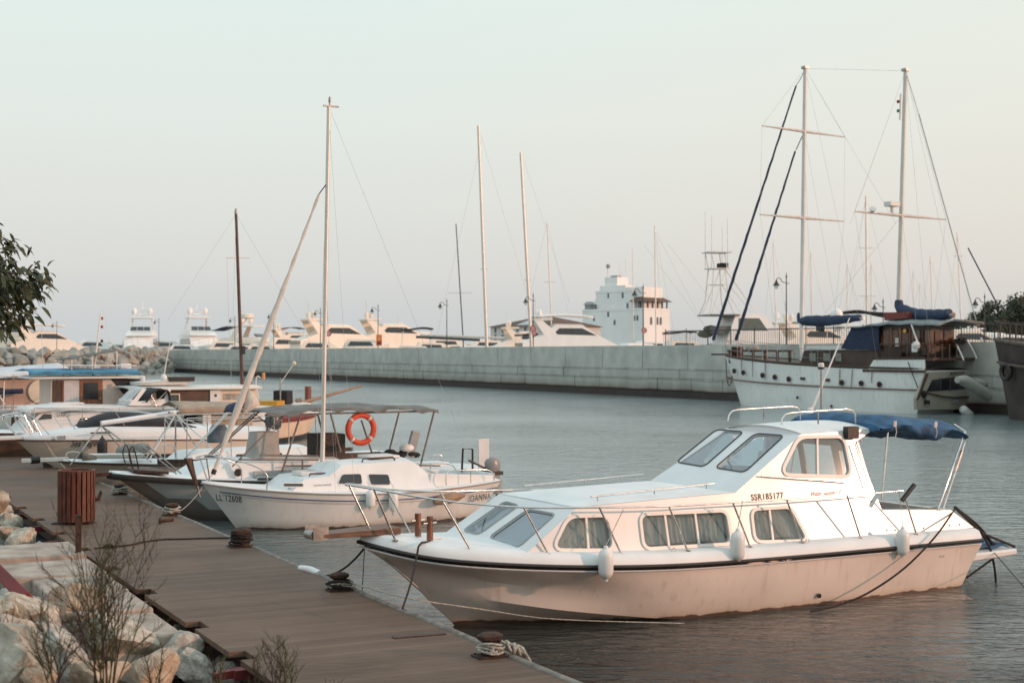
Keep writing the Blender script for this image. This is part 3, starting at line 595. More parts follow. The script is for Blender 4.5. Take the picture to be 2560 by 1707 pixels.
# ---------------------------------------------------------------- pier
PD=V(-.4540,.8910,0); PN=V(-.8910,-.4540,0); P0=V(.537,13.383,0)   # along the pier, across towards the shore, a point of its water edge
def pp(a,c,z=.5): return P0+PD*a+PN*c+V(0,0,z)
def deckmat():
    m=bpy.data.materials.new('deck_boards'); m.use_nodes=True; nt=m.node_tree; N=nt.nodes; Lk=nt.links; b=N['Principled BSDF']; b.inputs['Roughness'].default_value=.72; b.inputs['Specular IOR Level'].default_value=.3
    tc=N.new('ShaderNodeTexCoord'); mp=N.new('ShaderNodeMapping'); mp.inputs['Rotation'].default_value=(0,0,rad(-27)); Lk.new(tc.outputs['Object'],mp.inputs[0])
    sx=N.new('ShaderNodeSeparateXYZ'); Lk.new(mp.outputs[0],sx.inputs[0])
    def mth(op,a,bv=None,c=None):
        n=N.new('ShaderNodeMath'); n.operation=op
        for i,x in enumerate((a,bv,c)):
            if x is None: continue
            if isinstance(x,(int,float)): n.inputs[i].default_value=x
            else: Lk.new(x,n.inputs[i])
        return n.outputs[0]
    y=mth('DIVIDE',sx.outputs['Y'],.142); fl=mth('FLOOR',y); fr=mth('FRACT',y)
    wn=N.new('ShaderNodeTexWhiteNoise'); wn.noise_dimensions='1D'; Lk.new(fl,wn.inputs['W'])
    gap=mth('LESS_THAN',fr,.045)
    mp2=N.new('ShaderNodeMapping'); mp2.inputs['Scale'].default_value=(1.2,14,1); mp2.inputs['Rotation'].default_value=(0,0,rad(-27)); Lk.new(tc.outputs['Object'],mp2.inputs[0])
    n1=N.new('ShaderNodeTexNoise'); n1.inputs['Scale'].default_value=2; n1.inputs['Detail'].default_value=8; Lk.new(mp2.outputs[0],n1.inputs[0])
    n2=N.new('ShaderNodeTexNoise'); n2.inputs['Scale'].default_value=.9; n2.inputs['Detail'].default_value=5; Lk.new(tc.outputs['Object'],n2.inputs[0])
    r=N.new('ShaderNodeValToRGB'); r.color_ramp.elements[0].color=(.082,.047,.029,1); r.color_ramp.elements[1].color=(.180,.117,.082,1); r.color_ramp.elements[0].position=.25; r.color_ramp.elements[1].position=.75
    s=mth('ADD',mth('MULTIPLY',wn.outputs[0],.20),mth('ADD',mth('MULTIPLY',n1.outputs['Fac'],.55),mth('MULTIPLY',n2.outputs['Fac'],.55))); s=mth('SUBTRACT',s,.12); Lk.new(s,r.inputs[0])
    # scuffs
    n3=N.new('ShaderNodeTexNoise'); n3.inputs['Scale'].default_value=5; n3.inputs['Detail'].default_value=6; Lk.new(mp2.outputs[0],n3.inputs[0]); r3=N.new('ShaderNodeValToRGB'); r3.color_ramp.elements[0].position=.62; r3.color_ramp.elements[1].position=.8; r3.color_ramp.elements[1].color=(.35,.35,.35,1); Lk.new(n3.outputs['Fac'],r3.inputs[0])
    m1=N.new('ShaderNodeMix'); m1.data_type='RGBA'; Lk.new(r3.outputs[0],m1.inputs[0]); Lk.new(r.outputs[0],m1.inputs[6]); m1.inputs[7].default_value=(.28,.22,.19,1)
    m2=N.new('ShaderNodeMix'); m2.data_type='RGBA'; Lk.new(mth('MULTIPLY',gap,.7),m2.inputs[0]); Lk.new(m1.outputs[2],m2.inputs[6]); m2.inputs[7].default_value=(.02,.012,.01,1); Lk.new(m2.outputs[2],b.inputs['Base Color'])
    bp=N.new('ShaderNodeBump'); bp.inputs['Strength'].default_value=.5; bp.inputs['Distance'].default_value=.006; Lk.new(mth('ADD',mth('MULTIPLY',gap,-1.5),mth('ADD',n1.outputs['Fac'],wn.outputs[0])),bp.inputs['Height']); Lk.new(bp.outputs[0],b.inputs['Normal'])
    return m
CONC=mat('concrete_block',(.52,.44,.37),.9,var=.25,scale=2.2,bump=1.,bscale=9,dark=(.26,.20,.16))
RUST=mat('rusted_iron',(.085,.040,.026),.85,var=.4,scale=9,bump=.7,bscale=40)
REDST=mat('red_steel',(.22,.03,.027),.55,var=.2,scale=5)
EDGE=mat('edge_trim',(.30,.25,.21),.7,var=.3,scale=6,bump=.4,bscale=20)
def pier():
    r=emp('floating_pier',pp(10,1.2,0),0,'brown boarded floating pier running up the left side with boats moored on its right','pier')
    off=r.location
    def L(b): 
        b.v=[p-off for p in b.v]; return b
    rnd=random.Random(4)
    # deck outline with notches on the shore side
    left=[]; a=-6.
    sect=[(-6,2.75,0),(1.0,2.38,.30),(3.35,2.38,0),(5.7,2.52,.28),(8.2,2.44,.22),(10.6,2.46,.22),(13.0,2.46,.22),(15.4,2.46,.22),(17.8,2.46,.22),(20.2,2.46,.2),(22.6,2.46,.2),(25,2.46,.2),(30,2.46,.2),(36,2.46,.2),(60,2.46,.2)]
    pts=[(-6,0),(-6,2.52)]
    for s_,w_ in ((-1.5,2.45),(.6,2.45),(2.3,2.45),(4.1,2.45),(6.6,2.45),(8.8,2.45),(11,2.45),(13.2,2.45),(15.4,2.45),(17.6,2.45),(19.8,2.45),(22,2.45),(24.2,2.45),(26.4,2.45)):
        pts+=[(s_,w_+.04),(s_,w_-.13),(s_+.42,w_-.13),(s_+.42,w_+.04)]
    pts+=[(62,2.5),(62,0)]
    b=M(); b.prism([pp(a_,c_,.5) for a_,c_ in pts],V(0,0,-.06)); L(b).build('deck_boards',deckmat(),r,0)
    b=M(); P=[pp(a_,-.02+.01*math.sin(a_*1.7),.49) for a_ in [x*.8-6 for x in range(86)]]; b.tube(P,.045,8,flat=.8); L(b).build('edge_trim',EDGE,r,60)
    b=M(); b.prism([pp(-6,.02,.43),pp(62,.02,.43),pp(62,.12,.43),pp(-6,.12,.43)],V(0,0,-.35)); b.prism([pp(-6,2.16,.43),pp(62,2.16,.43),pp(62,2.22,.43),pp(-6,2.22,.43)],V(0,0,-.35)); L(b).build('side_girder',DWOOD,r,0)
    for s_ in [2.3,4.1,6.6,8.8,11,13.2,15.4,17.6,19.8,22,24.2,26.4]:
        b=M(); b.prism([pp(s_+.12,2.22,.40),pp(s_+.22,2.22,.40),pp(s_+.22,2.72,.36),pp(s_+.12,2.72,.36)],V(0,0,-.08)); b.prism([pp(s_-.02,2.24,.40),pp(s_+.04,2.24,.40),pp(s_+.04,2.55,.40),pp(s_-.02,2.55,.40)],V(0,0,-.10)); L(b).build('support_bracket',REDST,r,0)
    for k in range(14):
        a_=k*4.6-4; b=M(); b.prism([pp(a_,.2,.2),pp(a_+2.6,.2,.2),pp(a_+2.6,2.1,.2),pp(a_,2.1,.2)],V(0,0,-.5)); L(b).build('float',mat('float_grey',(.12,.11,.10),.8),r,0)
    # loose board strips lying proud on the deck
    for (x0,y0,x1,y1) in (((1000),768,1340,740),):
        a0=G_(*(600+ZK*x0,1300+ZK*y0),.503); a1=G_(*(600+ZK*x1,1300+ZK*y1),.503); d=(a1-a0).normalized(); n=V(-d.y,d.x,0)*.05
        b=M(); b.prism([a0-n,a1-n,a1+n,a0+n],V(0,0,.012)); L(b).build('board_patch',DWOOD,r,0)
pier()
# ---------------------------------------------------------------- cleats with ropes
def wrap(name,c,label,m,seed,R=.085,turns=4,h=.07,group=None,r=.016,tail=None):
    rnd=random.Random(seed); P=[]; n=turns*14
    ph=rnd.random()*6
    for i in range(n+1):
        a=ph+2*math.pi*i/14; rr=R*(1+.18*math.sin(a*1.37+seed)+.1*math.sin(a*.51)); P.append(V(c)+V(rr*math.cos(a)*1.25,rr*math.sin(a),.05+h*i/n+.02*math.sin(a*1.9+seed)))
    if tail: 
        p=P[-1]
        for q in tail: P.append(V(q))
    b=M(); b.tube(P,r,7)
    for k in range(3):   # knot lumps
        a=rnd.random()*6; q=V(c)+V(.1*math.cos(a),.1*math.sin(a),.08); b.torus(q,.035,r,(rnd.random()-.5,rnd.random()-.5,.6),12,6)
    o=b.build(name,m,None,60); tag(o,label,'rope',group); return o
def cleat(px,py,label,s=1.,dup=None,rz=27):
    p=G_(px,py,.5); r=emp('mooring_bollard',p,rz,label,'bollard','rusty mooring bollards along the pier edge')
    b=M(); b.box(-.17*s,.17*s,-.11*s,.11*s,0,.02); b.build('base_plate',RUST,r,0,bevel=.006)
    b=M(); b.lathe([(.085,.02),(.06,.05),(.05,.11),(.06,.15),(.10,.18),(.105,.215),(.07,.24),(.01,.25)],(0,0,0),18); b.v=[V(p.x*1.35*s,p.y*s,p.z*s) for p in b.v]; b.build('bollard_head',RUST,r,40)
    for x,y in ((-.13,-.08),(.13,-.08),(.13,.08),(-.13,.08)): b=M(); b.lathe([(.014,.02),(.014,.032),(.005,.036)],(x*s,y*s,0),6); b.build('bolt',RUST,r,0)
    return p
c1=cleat(1225,1640,'rusty bollard nearest the camera, wrapped in a knotted white rope',1.0)
c2=cleat(848,1475,'rusty dark roped bollard on the pier edge in front of the large cruiser bow',.95)
c3=cleat(603,1366,'bulky dark bollard on the pier edge below the blue striped sailboat bow',1.2)
c4=cleat(430,1288,'rusty bollard with tangled beige rope, left of the blue striped sailboat bow',.95)
c5=cleat(300,1236,'rusty bollard with pale rope just right of the slatted litter bin',.95)
c6=cleat(124,1168,'dark bollard on the pier edge up left of the litter bin',.95)
c7=cleat(62,1135,'far dark bollard at the pier edge under the bow with the script name',.95)
tl=[c1+V(.12,-.02,.16),c1+V(.18,.03,.11),c1+V(.25,.0,.13),c1+V(.29,.06,.07),c1+V(.31,-.0,.10),c1+V(.37,.0,.02),c1+V(.42,-.02,-.06),c1+V(.46,-.05,-.3),c1+V(.6,-.2,-.55)]
wrap('mooring_rope',c1,'thick white rope knotted round the nearest bollard and over the pier edge',ROPEW,1,.105,4,.09,r=.014,tail=tl)
b=M(); k0=c1+V(.25,0,.09)
for k in range(5): b.torus(k0+V(.035*k-.05,.01*k,.0-.012*k),.045,.014,(.8,.3*math.sin(k*2),.35*math.cos(k*1.7)),14,7)
b.tube([c1+V(.1,.05,.12),c1+V(.17,.03,.15),k0,c1+V(.33,.05,.03),c1+V(.45,.03,-.12)],.014,7); o=b.build('rope_knot',ROPEW,None,60); tag(o,'lumpy white rope knot hanging between the nearest bollard and the edge','rope')
wrap('mooring_rope',c2,'dark rope coiled round the bollard in front of the cruiser bow',ROPEB,2,.12,5,.07)
wrap('mooring_rope',c2+V(.02,0,.02),'thin pale rope looped low on the bollard in front of the cruiser bow',ROPEW,12,.135,2,.03,r=.007)
wrap('mooring_rope',c3,'dark rope piled on the bulky bollard below the sailboat bow',ROPEB,3,.12,6,.16,r=.018)
wrap('mooring_rope',c4,'beige rope tangled on the bollard left of the sailboat bow',ROPEW,4,.11,5,.11,r=.015)
wrap('mooring_rope',c5,'pale rope heaped on the bollard right of the litter bin',ROPEW,5,.11,5,.12,r=.017,tail=[c5+V(.2,0,.06),c5+V(.33,.02,.05),c5+V(.36,-.04,.04)])
wrap('mooring_rope',c6,'dark rope coiled round the bollard up left of the litter bin',ROPEB,6,.12,4,.1)
wrap('mooring_rope',c7,'dark rope on the far bollard under the bow with the script name',ROPEB,7,.12,4,.1)
def rope(P,r,m,label,n=6,name='mooring_rope',cat='rope',group=None):
    b=M(); b.tube([V(p) for p in P],r,n); o=b.build(name,m,None,60); return tag(o,label,cat,group)
# ropes of the near cruiser
bow=CR.W(V(-1.28,0,1.12)); wf=G_(758,1421,.44)
rope(sag(bow,wf,.22,18),.014,ROPEB,'dark rope sagging from the bow of the large cruiser to the pier edge')
rope(catmull([CR.L(*Z1(720,925),-.42)*1,CR.L(*Z1(648,938),-.62)],4) and [CR.W(p) for p in catmull([CR.L(*Z1(720,925),-.42),CR.L(*Z1(650,936),-.66),CR.L(*Z1(640,980),-.72),CR.L(*Z1(600,1170),-1.3),CR.L(*Z1(540,1358),-2.0)],16)],.014,ROPEB,'dark rope from the cruiser foredeck cleat straight down to the pier')
rope([CR.W(V(-1.3,0,1.10)),G_(*Z1(275,1255),.02)],.006,ROPEB,'thin line hanging straight down from the tip of the cruiser bow')
rope([CR.W(p) for p in catmull([V(-1.05,-.03,.95),CR.L(*Z1(500,1100),-.35),CR.L(*Z1(640,1225),-.45)],8)],.010,DSTEEL,'chain hanging along the raked bow of the large cruiser',name='anchor_chain',cat='chain')
rope(catmull([c2+V(.15,0,.10),CR.W(CR.L(*Z1(560,1290),-1.2)),CR.W(CR.L(*Z1(1060,1365),-1.1)),CR.W(CR.L(*Z1(1480,1425),-1.25)),CR.W(V(2.6,-1.5,.02))],20),.008,ROPEW,'thin pale rope from the bollard running low past the cruiser hull')
st=CR.L(*Z2(1905,705),-1.05)
rope([CR.W(p) for p in catmull([st,CR.L(*Z2(1760,905),-1.5),CR.L(*Z2(1560,1105),-1.60),CR.L(*Z2(1320,1265),-1.62),CR.L(*Z2(1130,1340),-1.62),CR.L(*Z2(960,1380),-1.75)],30)],.015,ROPEB,'dark rope curving from the cruiser stern down along its white hull into the water')
rope([CR.W(p) for p in [st,CR.L(*Z2(2080,870),-.9),CR.L(*Z2(2290,955),-.8)]],.022,ROPEB,'dark pole sloping from the cruiser stern corner over the swim platform',name='boarding_pole',cat='pole')
rope([CR.W(p) for p in catmull([CR.L(*Z2(1900,700),-.95),CR.L(*Z2(2060,830),-.85),CR.L(*Z2(2150,940),-.8),CR.L(*Z2(2200,935),-.7)],10)],.026,ROPEB,'bundle of dark lines lying over the cruiser stern corner')
rope([CR.W(p) for p in catmull([CR.L(*Z2(2070,860),-.95),CR.L(*Z2(2130,970),-1.02),CR.L(*Z2(2160,1100),-1.05),CR.L(*Z2(2172,1245),-1.1)],12)],.018,ROPEB,'dark rope dropping from the cruiser stern into the water')
rope([CR.W(p) for p in [CR.L(*Z2(2155,1030),-1.0),CR.L(*Z2(1978,1158),-1.0)]],.016,ROPEB,'dark rod slanting below the swim platform of the large cruiser',name='platform_strut',cat='rod')
rope([CR.W(CR.L(*Z2(2140,975),-.9)),G_(2640,1560,.0)],.007,ROPEB,'thin line from the swim platform to the right edge of the view')
# rope on the deck, rod, white pipe
P=[G_(*Z3(x,y),.515) for x,y in ((618,1228),(680,1222),(730,1218),(840,1207),(930,1188),(1060,1170),(1200,1167),(1330,1163),(1500,1160))]
rope(catmull(P,40),.014,ROPEB,'long dark rope lying across the pier boards to the bulky bollard')
b=M()
for k in range(4): b.torus(G_(*Z3(700+12*k,1215),.53),.06,.013,(.2*k-.3,.4,.8),14,6)
tag(b.build('rope_coil',ROPEB,None,60),'small dark rope coil at the free end of the rope across the pier','rope')
b=M(); b.cyl(G_(*Z3(1045,1050),.53),G_(*Z3(1130,1040),.53),.03,10); b.torus(G_(*Z3(1045,1050),.55),.045,.02,(1,.3,0),14,6); tag(b.build('iron_rod',RUST,None,40),'short rusty iron bar with a ring lying beside the beige roped bollard','iron bar')
b=M(); b.tube(catmull([G_(*Z3(1965,1360),.50),G_(*Z3(2030,1370),.53),G_(*Z3(2085,1395),.50)],8),.05,10); tag(b.build('pipe_fender',FEND,None,60),'short white padded tube fixed on the pier edge under the cruiser rope','edge fender')
# ---------------------------------------------------------------- litter bin and post
def bin_():
    p=G_(191,1308,.5); r=emp('litter_bin',p,0,'round litter bin of upright red-brown wooden slats standing on the pier','litter bin')
    n=22; R=.31
    m1=mat('red_slats',(.17,.045,.022),.5,var=.35,scale=3,stretch=(8,8,1.2))
    for k in range(n):
        a=2*math.pi*k/n; b=M(); c,s=math.cos(a),math.sin(a); b.obox((R*c,R*s,.50),(.03,.068,.90),a); b.build('slat',m1,r,0,bevel=.004)
    b=M(); b.lathe([(R-.03,.08),(R-.03,.93)],(0,0,0),28); b.build('liner',DARK,r,50)
    for z in (.12,.88): b=M(); b.torus((0,0,z),R-.02,.012,(0,0,1),32,6); b.build('hoop',RUST,r,50)
    b=M(); b.torus((0,0,.955),R,.016,(0,0,1),32,6); b.build('rim',m1,r,50)
    b=M(); b.box(-.40,.30,-.16,.16,0,.02); b.obox((0,0,.04),(.2,.2,.08)); b.build('base_plate',RUST,r,0)
bin_()
p=G_(196,1415,.45); b=M(); b.obox((0,0,.36),(.085,.085,.78),.3); r=emp('steel_post',p,0,'rusty square steel post at the shore edge of the pier in front of the bin','post'); b.build('post',RUST,r,0,bevel=.006); b=M(); b.box(-.1,.1,-.08,.08,-.05,.0); b.build('base_plate',RUST,r,0)
# ---------------------------------------------------------------- foreshore: blocks, rocks, twigs
ROCKM=[mat('rock_pale',(.60,.56,.47),.95,var=.2,scale=3.,bump=1.,bscale=9,dark=(.30,.26,.20)),mat('rock_grey',(.56,.53,.46),.95,var=.2,scale=3.,bump=1.,bscale=9,dark=(.24,.22,.19)),mat('rock_tan',(.54,.44,.33),.95,var=.2,scale=3.,bump=1.,bscale=9,dark=(.28,.20,.14))]
def rockmesh(seed,sub=4,flat=.75):
    rnd=random.Random(seed); bm=bmesh.new(); bmesh.ops.create_icosphere(bm,subdivisions=sub,radius=1)
    pl=[]
    for k in range(11):
        v=V(rnd.gauss(0,1),rnd.gauss(0,1),rnd.gauss(0,1)).normalized(); pl.append((v,.42+rnd.random()*.36))
    for v in bm.verts:
        d=v.co.normalized(); r=1.
        for n,h in pl:
            t=d.dot(n)
            if t>.05: r=min(r,h/t)
        q=d*r; q+=d*(mnoise(q*2.2+V(seed,0,0))*.05+mnoise(q*6+V(0,seed,0))*.03+mnoise(q*16)*.014); q.z*=flat; v.co=q
    me=bpy.data.meshes.new('rock'); bm.to_mesh(me); bm.free(); me.materials.append(ROCKM[seed%3]); me.shade_smooth(); me.set_sharp_from_angle(angle=rad(18)); return me
RM=[rockmesh(i) for i in range(9)]
LOOK=['rounded','angular','blocky','flat','lumpy','jagged','smooth','broken','squat']; TONE=['pale','grey','tan']
def rock(i,loc,s,rz,label,group,name='boulder',tilt=(0,0),me=None):
    o=bpy.data.objects.new(name,me or RM[i%9]); C.objects.link(o); o.location=loc; o.scale=s if isinstance(s,tuple) else (s,s,s); o.rotation_euler=(tilt[0],tilt[1],rz); tag(o,label,'boulder',group); return o
def foreshore():
    rnd=random.Random(11)
    # bank under the rocks
    rows=[]
    for i in range(30):
        a=-9+i*1.7; rows.append([pp(a,2.3,-.6),pp(a,3.0,-.1),pp(a,3.8,.25),pp(a,5.0,.8),pp(a,7,1.5),pp(a,11,2.1),pp(a,30,2.3)])
    b=M(); b.grid(rows); o=b.build('bank',mat('earth',(.12,.085,.06),.95,var=.3,scale=3,bump=.8,bscale=8),None,60); o['kind']='structure'
    # concrete blocks in a stepped line beside the pier
    B=[((0,1347),(60,1366),.62,.75),((50,1395),(140,1425),.58,.62),((135,1425),(215,1462),.56,.5),((215,1462),(285,1500),.56,.45),((285,1500),(378,1530),.52,.35)]
    lab=['large square concrete block at the left edge behind the red beam','concrete block with a dark niche in its lit face, right of the red beam','pale topped concrete block behind the tall dry shrub','concrete block half hidden by the dry shrub beside the pier','last concrete slab of the row, ending at the pier notch']
    for k,a0 in enumerate((9.6,8.05,6.7,5.35,3.95)):
        L_=1.45; c0=2.66; W=[1.5,1.25,1.0,.9,.75][k]; zt=[.66,.60,.57,.55,.50][k]
        pts=[pp(a0-.0,c0,zt),pp(a0+L_,c0,zt),pp(a0+L_,c0+W,zt),pp(a0,c0+W,zt)]
        q=M(); q.prism(pts,V(0,0,-.95)); o=q.build('concrete_block',CONC,None,0,bevel=.03); tag(o,lab[k],'concrete block','concrete blocks beside the pier')
    # boulders: measured ones first  (px,py of centre, z of centre, size)
    R=[(20,1655,1.25,.50,3,'large smooth pale boulder in the bottom left corner'),(45,1530,1.05,.30,0,'pale boulder directly under the end of the red beam'),(10,1520,1.15,.22,6,'rounded pale boulder at the left edge below the red beam'),
       (95,1540,.85,.30,1,'grey boulder left of the tall dry shrub'),(30,1590,1.1,.26,4,'greyish boulder at the left edge above the corner boulder'),(120,1600,.9,.28,7,'light boulder behind the stems of the left dry shrub'),
       (190,1520,.55,.38,2,'tan boulder in the shade behind the tall dry shrub'),(250,1530,.5,.26,8,'yellowish boulder beside the top of the dry shrub'),(330,1560,.35,.27,5,'orange lit boulder below the end of the concrete blocks'),
       (300,1600,.45,.42,0,'big pale boulder right of the tall dry shrub stems'),(160,1650,.95,.33,1,'grey boulder between the two dry shrubs'),(385,1600,.2,.22,3,'tan boulder in front of the first pier notch'),(440,1600,.15,.24,0,'small pale boulder by the red bracket of the pier'),
       (430,1650,.25,.38,4,'grey boulder in the middle bottom of the rock pile'),(505,1630,.05,.28,6,'pale boulder against the second pier notch'),(480,1670,.25,.30,7,'brown streaked boulder near the bottom edge'),(570,1670,.05,.27,3,'speckled pale boulder furthest right of the rock pile'),
       (390,1690,.5,.3,2,'flat pale boulder at the bottom edge left of the brown streaked one'),(250,1690,.9,.3,5,'shaded boulder at the bottom edge under the dry shrub'),(560,1700,.1,.25,1,'dark sided boulder at the bottom edge beside the pier'),(90,1690,1.2,.2,8,'small grey boulder at the bottom edge next to the corner boulder'),
       (10,1290,.35,.32,0,'pale boulder at the left edge beside the pier, above the tyre-like stones'),(25,1310,.3,.34,6,'rounded boulder at the left edge beyond the concrete blocks'),(28,1335,.3,.30,8,'squat rounded stone just above the first concrete block'),(55,1350,.35,.34,3,'mossy rounded boulder between the pier and the first block'),(100,1385,.2,.3,4,'low boulder between the pier and the second block'),(150,1405,.15,.28,1,'low grey boulder by the foot of the rusty post'),(-20,1270,.6,.4,2,'pale boulder cut by the left edge near the tree'),(5,1255,.35,.3,5,'small boulder where the pier meets the left edge')]
    for k,(px,py,z,s,i,l) in enumerate(R):
        p=G_(px,py,z); rock(i,p,(s*.88*(1.15+.2*rnd.random()),s*.88*(1+.2*rnd.random()),s*1.05),rnd.random()*6.3,l,'boulders of the shore beside the pier',tilt=(rnd.uniform(-.4,.4),rnd.uniform(-.4,.4)))
    # filling stones further under
    n=0
    for k in range(260):
        a=rnd.uniform(-1.5,12.5); c=rnd.uniform(2.75,6.6)
        if a>3.9 and c<3.9: continue
        z=interp([(2.3,-.5),(3.0,-.1),(3.8,.25),(5,.75),(7,1.4)],c)-.08+rnd.uniform(-.06,.08); s=rnd.uniform(.15,.30); p=pp(a,c,z)
        px=CX+F_*p.x/p.y; 
        if px<-60: continue
        i=rnd.randrange(9); rock(i,p,(s*1.25,s,s),rnd.random()*6.3,None,'boulders of the shore beside the pier',tilt=(rnd.uniform(-.5,.5),rnd.uniform(-.5,.5)))['label']='loose %s stone filling the rock pile beside the pier'%TONE[i%3]
foreshore()
b=M(); a0=G_(-60,1372,1.55); a1=G_(66,1497,1.15); b.tube([a0,a1],.085,4); tag(b.build('red_beam',REDST,None,0,bevel=.01),'red painted steel beam slanting down into the rocks at the left edge','steel beam')
TWIG=mat('dry_twig',(.055,.036,.026),.9,var=.3,scale=20)
TW2=mat('green_twig',(.11,.11,.05),.9,var=.3,scale=20)
def shrub(px,py,z,h,label,seed,spread=.5,nst=7,leafy=True,name='dry_shrub'):
    p=G_(px,py,z); rnd=random.Random(seed); r=emp(name,p,0,label,'shrub','dry shrubs and weeds growing between the rocks')
    def grow(b,a,d,L,rad_,lev):
        P=[a]; q=V(a); dd=V(d)
        n=6
        for i in range(n):
            dd=(dd+V(rnd.gauss(0,.09),rnd.gauss(0,.09),rnd.gauss(0,.05)+.05)).normalized(); q=q+dd*L/n; P.append(V(q))
            if lev<3 and i>0:
                for _ in range(2):
                    if rnd.random()<.85:
                        sd=V(rnd.gauss(0,1),rnd.gauss(0,1),rnd.gauss(0,.4)).normalized(); grow(b,V(q),(dd*1.0+sd*.75).normalized(),L*rnd.uniform(.28,.5)*(1-i/n*.4),rad_*.55,lev+1)
        b.tube(P,rad_,4,r2=rad_*.35)
    for k in range(nst):
        a=rnd.random()*6.3; t=rnd.random()*spread; b=M(); d=V(math.cos(a)*t,math.sin(a)*t,1).normalized(); grow(b,V(rnd.uniform(-.06,.06),rnd.uniform(-.06,.06),-.1),d,h*rnd.uniform(.65,1.05),.0065,1 if h>.5 else 2); b.build('stem',TWIG if rnd.random()<.55 else TW2,r,0)
shrub(258,1740,1.0,1.25,'tall bare dark shrub growing in the rocks, largest one left of centre',1,.34,16)
shrub(150,1720,1.15,.72,'smaller bare shrub left of the tall one',2,.35,6)
shrub(5,1660,1.25,.45,'few bare twigs at the left edge above the corner boulder',3,.4,4)
shrub(545,1730,.35,.42,'short greenish weed at the bottom by the speckled boulder',4,.5,6,name='weed')
shrub(715,1770,.62,.60,'thin pale weed stalk standing in front of the pier boards',5,.22,5,name='weed')
shrub(828,1780,.62,.50,'single thin weed stalk, furthest right in front of the pier',6,.15,2,name='weed')
shrub(640,1770,.62,.55,'slender weed stalk by the pier edge left of the pale one',7,.2,2,name='weed')
shrub(390,1720,.75,.5,'sparse twigs at the bottom between tall shrub and pier notch',8,.4,4,name='weed')
# ---------------------------------------------------------------- tree at the left edge
LEAF=mat('tree_leaf',(.055,.075,.018),.6,var=.3,scale=6,dark=(.022,.022,.008))
BARK=mat('bark',(.10,.07,.05),.9,var=.3,scale=10)
def ltree():
    base=V(-8.4,17.2,1.6); r=emp('leafy_tree',base,0,'tree with long drooping leaves reaching in from the left edge','tree'); rnd=random.Random(5)
    b=M(); b.tube(catmull([V(0,0,-.3),V(.15,0,1.),V(.3,.1,2.1),V(.2,0,3.2)],10),.13,10,r2=.06); b.build('trunk',BARK,r)
    lb=M(); lf=M()
    def leaf(p,d,L):
        d=V(d).normalized(); side=d.cross(V(rnd.gauss(0,1),rnd.gauss(0,1),rnd.gauss(0,1))).normalized(); P=[]
        n=5; q=V(p); w=[.0,.8,1,.75,.05]; rows=[]
        for i in range(n):
            rows.append([q-side*w[i]*L*.13,q+side*w[i]*L*.13]); d=(d+V(0,0,-.32)).normalized(); q=q+d*L/(n-1)
        lf.grid(rows)
    tips=[]
    for px,py in ((12,600),(30,612),(5,660),(30,680),(55,690),(88,672),(98,690),(60,715),(85,735),(105,715),(35,740),(10,720),(40,790),(70,768),(20,770),(50,810),(5,820),(12,645),(20,700),(-10,640),(-20,700),(-10,760),(-30,800),(45,725),(0,790),(66,700),(-40,600),(-60,650),(-90,700),(-60,760),(-120,640),(-100,790),(-160,700),(-140,600),(-80,560)):
        dd=16.6+rnd.uniform(-.8,.9); tips.append(D_(px,py,dd)-base)
    for t in tips:
        s=V(.25+rnd.uniform(-.1,.1),rnd.uniform(-.1,.1),rnd.uniform(1.9,3.0)); mid=s.lerp(t,.55)+V(0,0,.18); P=catmull([s,mid,t],9); lb.tube(P,.022,5,r2=.004)
        for i in range(3,9):
            for _ in range(16 if i>4 else 6):
                q=P[i]+V(rnd.gauss(0,.07),rnd.gauss(0,.09),rnd.gauss(0,.06)); d=V(rnd.gauss(.5,.8),rnd.gauss(0,.8),rnd.gauss(-.05,.5)); leaf(q,d,rnd.uniform(.13,.21))
    lb.build('limb',BARK,r); lf.build('crown',LEAF,r,60)
ltree()
